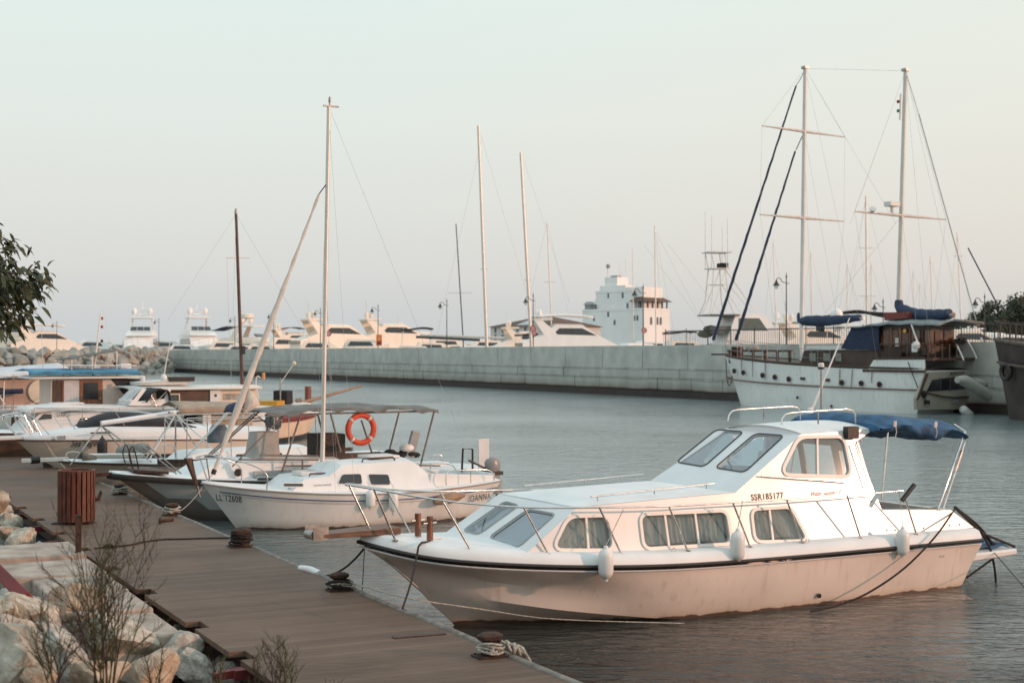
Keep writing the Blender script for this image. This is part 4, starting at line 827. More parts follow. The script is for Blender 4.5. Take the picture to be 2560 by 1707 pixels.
# ---------------------------------------------------------------- boats in general
def plan(t,tf=.75,tm=.5,e=.7):
    if t<tm: return (1-(1-t/tm)**2)**e
    return 1-(1-tf)*((t-tm)/(1-tm))**2
class GH: pass
def ghull(root,xb,xs,zb,zm,zs,beam,w0=0.,w1=None,tf=.75,tm=.5,m=HULL,split=None,draft=.35,wl=.82,chine=None,N=34,e=.7,deck=GELD,rub=None,rubw=.04,rubh=.05,camber=.06,toe=0.):
    """hull from bow xb to stern xs; waterline w0..w1; returns sheer(t)"""
    w1=xs-.15 if w1 is None else w1
    def zs_(t):
        a=zb; c=zs; bq=(zm-a*(.5)**2-c*.25)/.5 if False else None
        return zb*(1-t)*(1-2*t)+4*zm*t*(1-t)+zs*t*(2*t-1)
    T=[(i/(N-1))**1.25 for i in range(N)]
    h=beam/2
    def sh(t): return V(xb+(xs-xb)*t,-h*plan(t,tf,tm,e),zs_(t))
    def wlp(t,k=1.): return V(w0+(w1-w0)*t,-h*wl*k*plan(t,tf,tm,max(.95,e+.25)),0)
    rows=[]
    for t in T:
        a=sh(t); w_=wlp(t); kz=-draft*min(1,.15+t*3); k=V(w_.x+.05,0,kz)
        md=a.lerp(w_,.5); md.y=-(abs(a.y)*.42+abs(w_.y)*.60)
        row=[a.lerp(md,.5) if False else a, V(a.x*.75+md.x*.25,-(abs(a.y)*.72+abs(md.y)*.29),a.z*.75+md.z*.25),md,V((md.x+w_.x)/2,-(abs(md.y)+abs(w_.y))/2*1.01,md.z*.5),w_,V(w_.x,w_.y*.8,-draft*.35*min(1,.1+t*2)),V((w_.x+k.x)/2,w_.y*.45,kz*.8),k]
        rows.append(row)
    b=M(); full=[r_+mir(r_[:-1])[::-1] for r_ in rows]; b.grid(full)
    if split is not None:
        for i,f in enumerate(b.f):
            c=sum((b.v[j] for j in f),V(0,0,0))/len(f)
            if c.z<(split(c.x) if callable(split) else split): b.mi[i]=1
    b.add(full[-1],[list(range(len(full[-1])))]); o=b.build('hull',m,root,40)
    S=[sh(t) for t in T]
    if deck:
        d=M(); d.grid([[p,V(p.x,p.y*.97,p.z+toe),V(p.x,p.y*.93,p.z+.02),V(p.x,p.y*.5,p.z+camber*.8),V(p.x,0,p.z+camber),V(p.x,-p.y*.5,p.z+camber*.8),V(p.x,-p.y*.93,p.z+.02),V(p.x,-p.y*.97,p.z+toe),V(p.x,-p.y,p.z)] for p in S]); d.build('deck',deck,root,50)
    if rub: strip([p+V(0,0,.01) for p in S],rubw,rubh).build('rub_rail',rub,root,50)
    g=GH(); g.sh=sh; g.S=S; g.wlp=wlp; g.hull=o; return g
def side_line(g,f,m,root,name='stripe',w=.02,off=.006,t0=0.02,t1=1.,drop=.1):
    """painted line following the sheer, a thin band proud of the side"""
    b=M()
    for s in (1,-1):
        R=[]
        for i in range(40):
            t=t0+(t1-t0)*i/39; a=g.sh(t); w_=g.wlp(t); 
            def at(dz):
                q=dz/max(.2,a.z); return V(a.x+(w_.x-a.x)*q,(-(abs(a.y)*(1-q*.62)+abs(w_.y)*q*.60)-off)*s,a.z-dz)
            R.append([at(drop),at(drop+w)])
        b.grid(R)
    return b.build(name,m,root,50)
def cab(root,prof,y0,y1,m,name='cabin',wins=[],zb=None,glass=DGLASS,fr_=None,lean=None,top=None,open_aft=False,camber=.04,frw=.02):
    """superstructure from a side profile (x,z), half width y0 at its lowest point, y1 at its highest. wins: list of side window polygons in (x,z)"""
    zl=min(p[1] for p in prof); zh=max(p[1] for p in prof)
    hw=lambda z:y0+(y1-y0)*(z-zl)/max(.01,zh-zl)
    b=M(); n=len(prof); P=[V(x,-hw(z),z) for x,z in prof]
    b.sheet(P); b.sheet(mir(P))
    for i in range(n):
        a,c=P[i],P[(i+1)%n]
        if a.z<=zl+.01 and c.z<=zl+.01: continue
        k=camber if (a.z>zh-.25 or c.z>zh-.25) else 0
        row=[[V(q.x,q.y*(1-2*j/8),q.z+(k*(1-(1-2*j/8)**2))) for j in range(9)] for q in (a,c)]
        if k: row=[[V(q.x,q.y*(1-2*j/8),q.z+(camber*(1-(1-2*j/8)**2) if q.z>zh-.25 else 0)) for j in range(9)] for q in (a,c)]
        b.grid(row)
    o=b.build(name,m,root,25)
    sl=(y1-y0)/max(.01,zh-zl); nn=V(0,-1,-sl).normalized() if False else V(0,-1,sl*-1).normalized()
    for w_ in wins:
        for s in (1,-1):
            Q=rpoly([V(x,-hw(z)*s,z) for x,z in w_],.05,3); nv=V(0,-s,-sl).normalized() if sl<0 else V(0,-s,-sl).normalized()
            nv=V(0,-s,sl*-1*-1).normalized() if False else V(0,-s,(-sl)*-1*-1).normalized()
            nv=V(0,-s,-sl).normalized()
            q=M(); q.add([p+nv*.006 for p in Q],[list(range(len(Q)))]); wo=q.build('window',glass,root,0)
            if fr_: M().ring(Q,frw,nv,.014).build('window_frame',fr_,wo,50)
    return o,hw
def fpanel(root,a,c,y0,y1,m,name='windscreen',frame=None,split=1,off=.008,gap=.03):
    """glass on a raked front face from (x,z)=a (low) to c (high), half widths y0,y1, split into panes"""
    a=V(a[0],0,a[1]);c=V(c[0],0,c[1]); n=(c-a).cross(V(0,1,0)).normalized(); n=n if n.x<0 else -n
    if abs(n.x)<.05 and n.z<0: n=-n
    o0=None
    for k in range(split):
        u0=-1+2*k/split; u1=-1+2*(k+1)/split
        P=[V(a.x,y0*u0+gap,a.z),V(a.x,y0*u1-gap,a.z),V(c.x,y1*u1-gap,c.z),V(c.x,y1*u0+gap,c.z)]; P=rpoly(P,.06,3)
        b=M(); b.add([p+n*off for p in P],[list(range(len(P)))]); o=b.build(name,m,root,0); o0=o0 or o
        if frame: M().ring(P,.02,n,.016).build('window_frame',frame,o,50)
    return o0
def pipe(root,P,r,m=STEEL,name='rail',n=7,r2=None):
    b=M(); b.tube([V(p) for p in P],r,n,r2=r2); return b.build(name,m,root,60)
def railing(root,g,t0,t1,h,n,m=STEEL,sides=(1,-1),inset=.06,r=.012,mid=True,name='guard_rail'):
    for s in sides:
        P=[]
        for i in range(24): p=g.sh(t0+(t1-t0)*i/23); P.append(V(p.x,(p.y+min(inset,-p.y))*s,p.z+h))
        b=M(); b.tube(P,r,6)
        if mid: b.tube([V(p.x,p.y,p.z-h*.5) for p in P],r*.6,5)
        for k in range(n):
            i=round(23*k/(n-1)); b.tube([P[i],P[i]-V(0,0,h)],r,6)
        b.build(name,m,root,60)
def pulpit(root,g,t1,h,m=STEEL,fw=-.1,r=.013,name='pulpit'):
    b=M(); p=g.sh(t1); a=g.sh(0); P=[V(p.x,p.y,p.z+.02),V(p.x-.02,p.y,p.z+h*.7),V(a.x*.6+p.x*.4,p.y*.8,a.z+h),V(a.x+fw,p.y*.25,a.z+h*1.02),V(a.x+fw-.05,0,a.z+h*1.02)]
    P=catmull(P+[V(q.x,-q.y,q.z) for q in P[:-1]][::-1],30); b.tube(P,r,7)
    for s in (1,-1): b.tube([V(a.x+.15,-.08*s,a.z+.03),V(a.x+fw+.08,p.y*.3*s,a.z+h)],r,6)
    return b.build(name,m,root,60)
def outboard(parent_name,fr,x,y,z,label,m=None,s=1.,group='outboard engines on the boats'):
    r=emp(parent_name,fr.W(V(x,y,z)),fr.th,label,'outboard motor',group)
    b=M(); rows=[]
    for zz,a,c in ((.0,.10,.08),(.03,.16,.11),(.15,.18,.125),(.28,.17,.12),(.34,.12,.09),(.36,.03,.02)):
        rows.append([V(.05+a*math.cos(t)*1.1*s,c*math.sin(t)*s,zz*s) for t in [2*math.pi*k/14 for k in range(14)]])
    b.grid(rows,closed=True); b.build('engine_cowl',m or GREYP,r,40)
    b=M(); b.hexa([V(q)*s for q in [(.0,-.05,-.7),(.12,-.03,-.7),(.12,.03,-.7),(.0,.05,-.7),(-.04,-.07,0),(.16,-.07,0),(.16,.07,0),(-.04,.07,0)]]); b.obox(V(.05,0,-.45)*s,(.3*s,.2*s,.02)); b.obox(V(-.1,0,-.12)*s,(.1*s,.2*s,.28*s)); b.build('engine_leg',GREYP,r,0)
    b=M(); b.cyl(V(-.1,0,.12)*s,V(-.5,.05,.45)*s,.022,8); b.build('tiller',BLK,r); return r
def mast(root,a,c,r,m=ALU,name='mast',r2=None):
    b=M(); b.tube([V(a),V(a).lerp(V(c),.5),V(c)],r,10,r2=r2 or r*.7,flat=.8); return b.build(name,m,root,60)
# ---------------------------------------------------------------- blue striped sailboat (registration LL 12608)
JH=mat('joanna_hull',(.74,.73,.70),.35,var=.06,scale=1.5,streak=(.55,.5,.44),coat=.2); waterline(JH)
def joanna():
    fr=Fr(G_(*Z4(375,1108)),29.5); r=emp('sailing_boat',fr.O,29.5,'white sailboat with a thin blue stripe and the name JOANNA near its stern','sailing boat')
    g=ghull(r,-.74,5.62,.97,.70,.80,2.30,0,5.05,tf=.72,m=[JH],draft=.3,rub=mat('beige_rub',(.34,.27,.22),.5),rubw=.025,rubh=.03,wl=.80)
    side_line(g,fr,SBLUE,r,'blue_stripe',.022,.008,.03,1.,.13)
    side_line(g,fr,mat('beige_line',(.45,.38,.32),.5),r,'beige_line',.012,.008,.03,1.,.19)
    # coachroof, stepped: low fore hatch area, main house with windows, chamfered sides
    S=lambda x,y,yy=-.72:fr.L(*Z4(x,y),yy)
    P=lambda *q:[(S(*a).x,S(*a).z) for a in q]
    prof=[(.85,.80),(1.15,1.02),(1.68,1.06),(2.0,1.26),(3.55,1.30),(3.72,1.20),(4.05,.86),(4.05,.70),(.85,.70)]
    o,hw=cab(r,prof,.86,.62,GELD,'coachroof',wins=[P((1060,748),(1182,744),(1180,808),(1024,806)),P((1228,746),(1360,748),(1362,812),(1236,812)),P((670,806),(797,806),(797,824),(670,824))],fr_=GEL,frw=.015,camber=.05)
    b=M(); b.box(1.25,1.75,-.27,.27,1.04,1.13); b.build('fore_hatch',GEL,r,30,bevel=.02)
    b=M(); b.box(2.75,3.45,-.33,.33,1.34,1.40); b.build('companion_hatch',GEL,r,30,bevel=.02)
    for s in (1,-1):
        b=M(); b.tube([V(1.35,.45*s,1.03),V(1.38,.45*s,1.10),V(1.75,.45*s,1.10),V(1.78,.45*s,1.05)],.018,6); b.build('handrail',DWOOD,r); b=M(); b.tube([V(2.5,.5*s,1.30),V(2.53,.5*s,1.37),V(3.2,.5*s,1.38),V(3.25,.5*s,1.31)],.018,6); b.build('handrail',DWOOD,r)
    # cockpit coaming and interior
    b=M()
    for s in (1,-1):
        b.prism([V(3.9,.74*s,.74),V(5.45,.66*s,.74),V(5.45,.66*s,.92),V(3.95,.74*s,1.02)],V(0,.07*s,0))
    b.prism([V(5.45,-.72,.74),V(5.52,-.72,.74),V(5.52,-.72,.96),V(5.45,-.72,.96)],V(0,1.44,0)); b.build('cockpit_coaming',GELD,r,0,bevel=.015)
    b=M(); b.box(3.9,5.4,-.66,.66,.745,.765); b.build('cockpit_well',GREYP,r,0); b=M(); b.box(4.0,4.9,-.68,.68,.76,.84); b.box(4.0,4.9,-.62,.62,.79,.86); b.build('cockpit_bench',DWOOD,r,0)
    pulpit(r,g,.17,.50,fw=-.05,r=.014)
    for s in (1,-1):
        pipe(r,catmull([V(4.2,-1.0*s,.78),V(4.22,-1.0*s,1.06),V(4.6,-.99*s,1.08),V(5.2,-.93*s,1.06),V(5.38,-.91*s,.98),V(5.4,-.9*s,.82)],16),.012,name='quarter_rail'); pipe(r,[V(4.8,-.97*s,.8),V(4.8,-.97*s,1.07)],.01,name='rail_post')
    # mast, furled jib, stays
    mt=fr.L(822,268,0); mb=fr.L(806,1150,0)
    mo=mast(r,(mb.x,0,1.30),mt,.060,ALU,r2=.05)
    b=M(); b.obox(mt+V(.05,0,.02),(.34,.05,.03)); b.cyl(mt+V(.02,0,0),mt+V(.02,0,.12),.02); b.lathe([(.03,0),(.03,.08),(.01,.12)],mt+V(.02,0,.1),8); b.build('masthead',DSTEEL,mo)
    jt=fr.L(*[2085*ZK,240+640*ZK],0); jb=fr.L(*Z4(215,745),0)
    P=[jb.lerp(jt,i/28) for i in range(29)]
    b=M(); b.tube(P,lambda u:.026+.030*math.exp(-((u-.48)/.22)**2)+.035*math.exp(-((u-.22)/.13)**2)+.008*math.sin(u*60),10); b.build('furled_jib',SAIL,r,60)
    # loose clew of the sail near the canopy
    c0=fr.L(*Z4(445,180),0);c1=fr.L(*Z4(525,285),-.05);c2=fr.L(*Z4(405,355),.0);b=M(); b.grid([[c0,c0.lerp(c1,.5)+V(0,-.04,0),c1],[c0.lerp(c2,.5),(c0+c1+c2)/3+V(0,-.1,0),c1.lerp(c2,.5)+V(0,-.02,-.03)],[c2,c2+V(.01,0,.0),c2+V(.02,0,.01)]]); b.build('sail_clew',SAIL,r,60,solid=.012)
    pipe(r,[jt,mt.lerp(mb,.215)],.012,BLK,'furler_head'); b=M(); b.lathe([(.05,0),(.05,.1)],jb,10,(jt-jb)); b.build('furler_drum',BLK,r)
    pipe(r,[jb,V(-.70,0,.98)],.01,WIRE,'forestay')
    for P in ([mt,V(5.45,0,.9)],[mt.lerp(mb,.02),V(2.1,-1.05,.75)],[mt.lerp(mb,.02),V(2.1,1.05,.75)],[mt.lerp(mb,.5),V(1.7,-1.02,.75)],[mt.lerp(mb,.5),V(2.6,1.02,.75)]): pipe(r,P,.0025,WIRE,'stay',5)
    # anchor at the stem, windlass rope
    a=emp('anchor',fr.W(V(-.92,-.02,1.2)),29.5,'dark plough anchor hanging at the bow of the blue striped sailboat','anchor')
    b=M(); b.hexa([(-.16,-.10,.28),(-.02,-.03,.28),(-.02,.03,.28),(-.16,.10,.28),(.05,-.02,-.28),(.10,-.02,-.28),(.10,.02,-.28),(.05,.02,-.28)]); b.build('fluke',DWOOD,a,0); pipe(a,[V(-.02,0,.2),V(.14,0,-.50)],.022,DSTEEL,'shank')
    b=M(); 
    for k in range(5): b.tube([V(.95+.22*k*.8+.07*math.cos(t),-.55+.07*math.sin(t),.84+.012*k) for t in [q*.5 for q in range(13)]],.014,5)
    b.v=[fr.W(v_) for v_ in b.v]; tag(b.build('rope_coil',ROPEW,None,60),'brown rope coiled on the foredeck of the blue striped sailboat','rope')
    # rudder frame and white board at the stern
    pipe(r,[V(5.35,.5,.9),V(5.38,.5,1.42),V(5.62,.5,1.40),V(5.62,.5,.95)],.025,BLK,'stern_ladder'); b=M(); b.box(5.75,6.02,.45,.48,.9,1.62); b.build('rudder_blade',GEL,r,30,bevel=.01)
    ob=outboard('outboard_motor',fr,5.82,-.05,.90,'grey outboard motor tilted on the stern of the blue striped sailboat',mat('outboard_grey',(.26,.26,.26),.3),.95)
    b=M(); b.obox((-.14,0,-.05),(.12,.3,.3)); b.cyl((-.2,-.2,.1),(-.05,.2,.12),.025,6); b.obox((.1,0,-.02),(.25,.2,.08),0,.3); b.tube([V(-.2,.1,.0),V(.0,.2,-.3),V(.2,.1,-.1)],.02,6); b.build('bracket',BLK,ob,0)
    ob.rotation_euler=(0,rad(-14),rad(29.5))
    # writing
    def wr(s,q0,q1,h,nm,m=INK,**k):
        a=fr.L(*Z4(*q0),-1.0); yy=None
        return a
    def on_side(px,py):
        y=-.8
        for _ in range(40):
            p=fr.L(px,py,y); t=(p.x+.74)/6.36; a=g.sh(max(0,min(1,t)));
            q=max(0,(a.z-p.z)/a.z); w_=g.wlp(max(0,min(1,(p.x)/5.05))); y=.5*y+.5*(-(abs(a.y)*(1-q*.55)+abs(w_.y)*q*.55))
        return V(p.x,y-.012,p.z)
    for s_,q0,q1,h in (('LL 12608',(235,900),(402,915),.135),('JOANNA',(1882,928),(2027,905),.14)):
        a=on_side(*Z4(*q0)); c=on_side(*Z4(*q1)); a.z-=.045 if s_[0]=='L' else 0; c.z-=.045 if s_[0]=='L' else 0; o=text('lettering',s_,a,c-a,(-.25 if s_[0]=='L' else 0,-.1,1),h,INK,r,bold=.012 if s_[0]=='L' else .004,sp=1.1); fitw(o,a,c-a)
    a=on_side(*Z4(690,835)); 
    a=V(*[S(*(845,822)).x,-.80,S(845,822).z]); text('builder_name','WESTERN MARINER',V(a.x+.06,-hw(a.z)-.012,a.z),(1,0,0),(0,.2,1),.03,INK,r)
    # fenders and a rolled bundle
    for q0,q1,l in ((Z4(1245,835),Z4(1262,978),'white fender on the side of the blue striped sailboat, left one of its pair'),(Z4(1395,830),Z4(1410,1012),'white fender on the side of the blue striped sailboat, right one of its pair')):
        a=fr.L(*q0,-1.20);c=fr.L(*q1,-1.20); fender('fender',fr.W(a),abs(a.z-c.z),.098,l,'fenders of the blue striped sailboat',hang=fr.W(V(a.x,-1.0,.95)))
    a=fr.L(*Z4(1660,925),-1.22);c=fr.L(*Z4(1860,880),-1.18); b=M(); b.tube([fr.W(a.lerp(c,i/8)) for i in range(9)],lambda u:.03+.085*math.sin(math.pi*min(1,.12+u*.85)),10); tag(b.build('rolled_bundle',mat('tan_vinyl',(.38,.24,.14),.6,var=.2),None,60),'tan rolled bundle tied on the side of the sailboat left of the name JOANNA','bundle')
    return fr,g,r
JF,JG,JR=joanna()
rope(sag(JF.W(V(-.70,0,.92)),c4+V(.15,0,.08),.05),.007,ROPEW,'thin pale line from the blue striped sailboat bow to the beige roped bollard')
# ---------------------------------------------------------------- work boat with tarp canopy behind it
def workboat():
    fr=Fr(G_(*Z3(1310,1035)),29.5); r=emp('canopy_boat',fr.O,29.5,'white boat with black rubbing band and a grey tarp stretched on a steel frame','boat')
    g=ghull(r,-1.95,6.6,1.06,.80,.85,2.4,-.45,6.3,tf=.85,tm=.45,m=[mat('pale_blue_hull',(.60,.62,.60),.4,var=.05,scale=1.2),ANTG],split=lambda x:interp([(-2.2,1.2),(-1.2,.74),(0,.34),(1.5,.05),(2,-.05)],x),rub=RUB,rubw=.06,rubh=.13,draft=.3,e=.6)
    S=lambda x,y,yy:fr.L(*Z4(x,y),yy)
    b=M(); b.prism([V(-1.55,-.42,1.09),V(-.9,-.75,1.04),V(-.9,.75,1.04),V(-1.55,.42,1.09)],V(0,0,.06)); b.build('bow_platform',DWOOD,r,0,bevel=.01)
    prof=[(-.35,.95),(.0,1.18),(.6,1.24),(2.9,1.22),(3.0,.85),(-.35,.85)]
    cab(r,prof,.80,.66,GELD,'coachroof',camber=.05); b=M(); b.box(.9,2.9,-.84,-.80,.90,1.04); b.build('side_panel',GREYP,r,0)
    b=M(); b.lathe([(.085,0),(.085,.012),(.05,.02)],V(.55,-.84,1.03),14,(0,-1,0)); b.build('round_vent',DWOOD,r)
    b=M()
    for k in range(2): b.tube(catmull([V(-1.5,-.25+.5*k,1.1),V(-1.6,-.25+.5*k,1.45),V(-1.52,-.2+.5*k,1.62),V(-1.45,-.2+.5*k,1.45),V(-1.38,-.2+.5*k,1.1)],16),.014,6)
    b.build('anchor_bracket',RUST,r); pipe(r,[V(-1.35,-.35,1.62),V(-.75,-.78,1.05)],.016,DSTEEL,'pulpit_leg'); pipe(r,[V(-1.25,-.33,1.64),V(-.65,-.78,1.05)],.016,DSTEEL,'pulpit_leg')
    b=M(); b.box(-2.35,-1.75,-.09,.09,1.0,1.08); b.cyl((-2.3,-.12,1.05),(-2.3,.12,1.05),.06); b.build('bow_roller',RUST,r,0)
    b=M(); b.tube(catmull([V(-2.3,0,1.05),V(-2.35,.02,.75),V(-2.2,0,.45),V(-2.1,.02,.7),V(-2.25,0,.35)],12),.03,6); b.tube([V(-2.3,-.1,.6),V(-2.05,.1,.4)],.03,6); b.build('anchor_chain_cluster',RUST,r)
    # frame
    m=mat('frame_tube',(.25,.20,.17),.55,.4,var=.2,scale=6)
    zt=S(1100,345,-.85).z
    def post(a,c,y,rr=.022,nm='canopy_post'): pipe(r,[S(*a,y),S(*c,y)],rr,m,nm)
    for a,c,y in (((1660,338),(1550,770),-.88),((1430,345),(1355,640),.88),((985,355),(1050,600),-.86),((1185,392),(1262,630),.86),((785,368),(665,730),-.9),((600,352),(480,735),.85),((900,350),(960,600),.86)): post(a,c,y)
    for a,c,y in (((672,365),(340,695),-.86),((522,332),(190,630),.86),((488,345),(160,640),-.4)): post(a,c,y,.018,'canopy_strut')
    for a,c,y in (((520,620),(905,626),-.86),((385,650),(905,652),-.86),((680,690),(1030,688),-.86),((1030,610),(1540,600),.86),((800,655),(800,720),-.86),((1410,685),(1700,690),-.86)): post(a,c,y,.018,'side_rail')
    # tarp
    X0=S(560,318,-.95).x; X1=S(1683,335,-.95).x; zz=lambda u,v:zt+.06+.10*math.sin(math.pi*u)*(1-.3*v*v)+.035*math.sin(u*14)*math.cos(v*3)-.05*abs(math.sin(u*math.pi*4))*(abs(v)**3)
    b=M(); b.grid([[V(X0+(X1-X0)*i/30,-.98+1.96*j/12,zz(i/30,-1+j/6)+.02*mnoise(V(i*.4,j*.5,3))) for j in range(13)] for i in range(31)]); 
    b.grid([[V(X0+(X1-X0)*i/30,-.98,zz(i/30,-1)),V(X0+(X1-X0)*i/30,-1.0,zz(i/30,-1)-.05-.03*math.sin(i*1.7))] for i in range(31)]); tp=b.build('canopy_tarp',GREYC,r,60,solid=.012)
    for y in (-.9,.9): pipe(r,[V(X0,y,zt),V(X1,y,zt)],.02,m,'canopy_beam')
    b=M(); P=catmull([S(318,335,-.4),S(345,285,-.4),S(410,275,-.4),S(440,300,-.4)],10); b.grid([[p+V(0,-.35+.07*j,-.03*abs(j-5)*.3) for j in range(11)] for p in P]); b.grid([[p+V(0,-.35,0),p+V(0,-.35,-.12)] for p in P]); b.build('rolled_awning',NAVY,r,60,solid=.02)
    # covered console
    b=M(); rows=[]
    x0=S(455,600,-.3).x;x1=S(668,600,-.3).x; z1=S(550,470,-.3).z; z0=.85
    for u in range(9):
        zq=z0+(z1-z0)*u/8; k=1-.28*(u/8)**1.5; row=[]
        for j in range(28):
            a=2*math.pi*j/28; q=1+.05*math.sin(a*7+u*.6)+.03*math.sin(a*13); cx,sy=math.cos(a),math.sin(a); e=.6
            row.append(V((x0+x1)/2+math.copysign(abs(cx)**e,cx)*(x1-x0)/2*k*q,-.1+math.copysign(abs(sy)**e,sy)*.38*k*q,zq))
        rows.append(row)
    b.grid(rows,closed=True); b.add(rows[-1],[list(range(28))]); b.build('covered_console',mat('console_cover',(.42,.41,.38),.85,var=.12,scale=3,bump=.5,bscale=10),r,50)
    b=M(); q=S(960,610,-.1); b.box(q.x-.33,q.x+.33,-.4,.3,.85,1.75); b.build('engine_box',mat('mesh_cover',(.09,.07,.06),.9,var=.3,scale=20),r,0,bevel=.03)
    b=M(); q=S(1520,550,.3); b.obox((q.x,.3,q.z),(.22,.10,.62),0,.28); b.build('fold_seat',GREYP,r,0,bevel=.02)
    b=M(); q=S(1455,590,.3); 
    for k in range(6): b.sph(V(q.x-.3+.13*k,.35+.05*math.sin(k*3),q.z-.08+.05*math.cos(k*2)),.13,8,(1.2,1,.55))
    b.build('gear_heap',BLKC,r,60); b=M(); b.sph(V(q.x+.1,.3,q.z+.06),.14,10,(1.4,1,.7)); b.build('white_cover',FEND,r,60)
    b=M(); q=S(1640,670,.6); b.box(q.x-.55,q.x+.35,.3,.95,q.z-.12,q.z+.02); b.build('stern_locker',GELD,r,30,bevel=.03)
    pipe(r,catmull([S(1650,650,.5),S(1655,620,.5),S(1712,625,.5),S(1716,665,.5)],10),.012,STEEL,'stern_rail')
    # lifebuoy
    q=S(1182,450,-.9); p=fr.W(q); bu=emp('lifebuoy',p,29.5,'orange ring lifebuoy with pale bands hanging from the tarp frame','lifebuoy')
    Ro=S(1082,450,-.9).x; R=(S(1282,450,-.9).x-Ro)/2; b=M(); b.tube([V(math.cos(t)*(R-.062),.0,math.sin(t)*(R-.062)*1.0) for t in [2*math.pi*k/40 for k in range(40)]],.062,10,closed=True); b.build('ring',ORANGE,bu,60)
    for k in range(4):
        t0=.5+k*math.pi/2+.25; b=M(); b.tube([V(math.cos(t)*(R-.062),0,math.sin(t)*(R-.062)) for t in [t0+.035*i for i in range(6)]],.065,10); b.build('reflective_band',REFL,bu,60)
        b=M(); b.tube([V(math.cos(t)*(R+.01+.01*math.sin((t-t0)*2)),-.02,math.sin(t)*(R+.01)) for t in [t0+.13*i for i in range(13)]],.006,5); b.build('grab_line',ROPEW,bu,60)
    return fr,g,r
WF,WG,WR=workboat()
# ---------------------------------------------------------------- boats further along the pier
def Z6(x,y): return (x*.2126,940+y*.2126)
def Z7(x,y): return (400+x*.2126,940+y*.2126)
def loweredmast():
    fr=Fr((-9.75,34.2,0),29.5); r=emp('lowered_mast_boat',fr.O,29.5,'tan sided sailboat with its white mast lowered onto a trestle behind the canopy boat','sailing boat')
    tan=mat('tan_hull',(.42,.34,.28),.45,var=.08,scale=2,streak=(.3,.24,.2))
    g=ghull(r,-1.1,7.2,1.0,.85,.9,2.3,0,6.8,m=tan,rub=DWOOD,rubw=.03,rubh=.05,draft=.3)
    S=lambda x,y,yy=0:fr.L(*Z6(x,y),yy); T=lambda x,y,yy=0:fr.L(*Z7(x,y),yy)
    cab(r,[(1.6,.85),(1.9,1.12),(4.9,1.16),(5.3,.85)],.75,.6,GELD,'coachroof',wins=[([(2.2+k*.8,.93),(2.6+k*.8,.93),(2.6+k*.8,1.05),(2.2+k*.8,1.05)]) for k in range(3)])
    b=M()
    for s in (1,-1):
        P=[g.sh(.25+.7*i/29) for i in range(30)]; b.grid([[V(p.x,p.y*s*.985,p.z+.01),V(p.x,p.y*s*.985,p.z+.10)] for p in P]); b.tube([V(p.x,p.y*s*.985,p.z+.11) for p in P],.018,5)
    b.build('toe_rail',DWOOD,r,60)
    for k in range(5):
        x=1.4+k*1.1; t=(x+1.1)/8.3; p=g.sh(t); b=M(); b.lathe([(.10,0),(.10,.02),(.07,.02)],V(x,p.y*.97,p.z-.28),14,(0,-1,.15)); po=b.build('porthole',DSTEEL,r); b=M(); b.lathe([(.07,.0),(.07,.012)],V(x,p.y*.97-.012,p.z-.28),14,(0,-1,.15)); b.build('pane',DGLASS,po)
    # bow platform, furled tarp roll, hoops
    b=M(); b.box(-1.95,-.9,-.07,.07,1.0,1.08); b.build('bow_sprit',WHITEM,r,0); b=M(); b.cyl((-1.75,0,1.04),(-1.55,0,1.05),.09,10); b.build('sprit_fitting',BLK,r)
    a=S(945,960,-.1);c=S(1160,1010,-.1); b=M(); rows=[]
    for i in range(14):
        u=i/13; p=a.lerp(c,u); rr=.17*(1-.45*u); rows.append([p+V(0,math.cos(t)*rr*1.3,math.sin(t)*rr*(1+.15*math.sin(i*2+t*3))-.05*u) for t in [2*math.pi*k/12 for k in range(12)]])
    b.grid(rows,closed=True); b.build('wrapped_sail',mat('olive_wrap',(.20,.16,.12),.85,var=.25,bump=.5,bscale=14),r,60)
    pipe(r,catmull([S(830,1000,-.5),S(775,960,-.5),S(790,905,-.5),S(860,890,-.5),S(950,900,-.5)],14),.013,WHITEM,'pulpit'); 
    # mast lying on two trestles
    a=S(1190,555,0);c=S(2065,430,0); mo=mast(r,a,c,.075,mat('white_spar',(.74,.75,.76),.35,var=.04),'lowered_mast',.085)
    for t,nm in ((a,'trestle'),(c,'trestle')):
        b=M(); 
        for dx,y in ((-.9,-.8),(-.5,.8),(1.0,-.8),(.9,.8)): b.tube([t+V(0,0,-.05),V(t.x+dx,y,.95)],.016,6)
        if t is c: b.tube([t,V(t.x,0,.95)],.02,6); b.tube([t+V(-.25,-.3,.02),t+V(.15,.3,.02)],.03,6)
        b.build(nm,STEEL if t is c else DSTEEL,r,60)
    # rails along the deck (long horizontal tubes)
    for s in (1,-1):
        p0=T(200,455,-.9*s);  b=M(); x0=c.x; z=c.z-.10
        b.tube([V(x0,-.95*s,z),V(x0+3.4,-.95*s,z+.02)],.014,6)
        for k in range(4): b.tube([V(x0+k*1.1,-.95*s,z),V(x0+k*1.1,-.95*s,.92)],.013,6)
        b.build('guard_rail',STEEL,r,60)
    # slanting poles up to the awning
    for q0,q1,y in ((T(250,1010,-.6),T(790,420,-.6),0),(T(330,940,-.4),T(800,440,-.4),0),(T(850,700,-.2),T(1180,400,-.2),0),(T(640,880,-.2),T(1110,430,-.2),0)): pipe(r,[q0,q1],.015,STEEL,'slanting_pole')
    b=M(); q=T(690,640,.5); rows=[]
    for i in range(8):
        u=i/7; rows.append([q+V(math.cos(t)*.30*(1-.5*u**3),math.sin(t)*.2,-.3+.45*u) for t in [2*math.pi*k/14 for k in range(14)]])
    b.grid(rows,closed=True); b.add(rows[-1],[list(range(14))]); b.build('covered_outboard',mat('blue_grey_cover',(.10,.13,.16),.6,var=.3,scale=4),r,50)
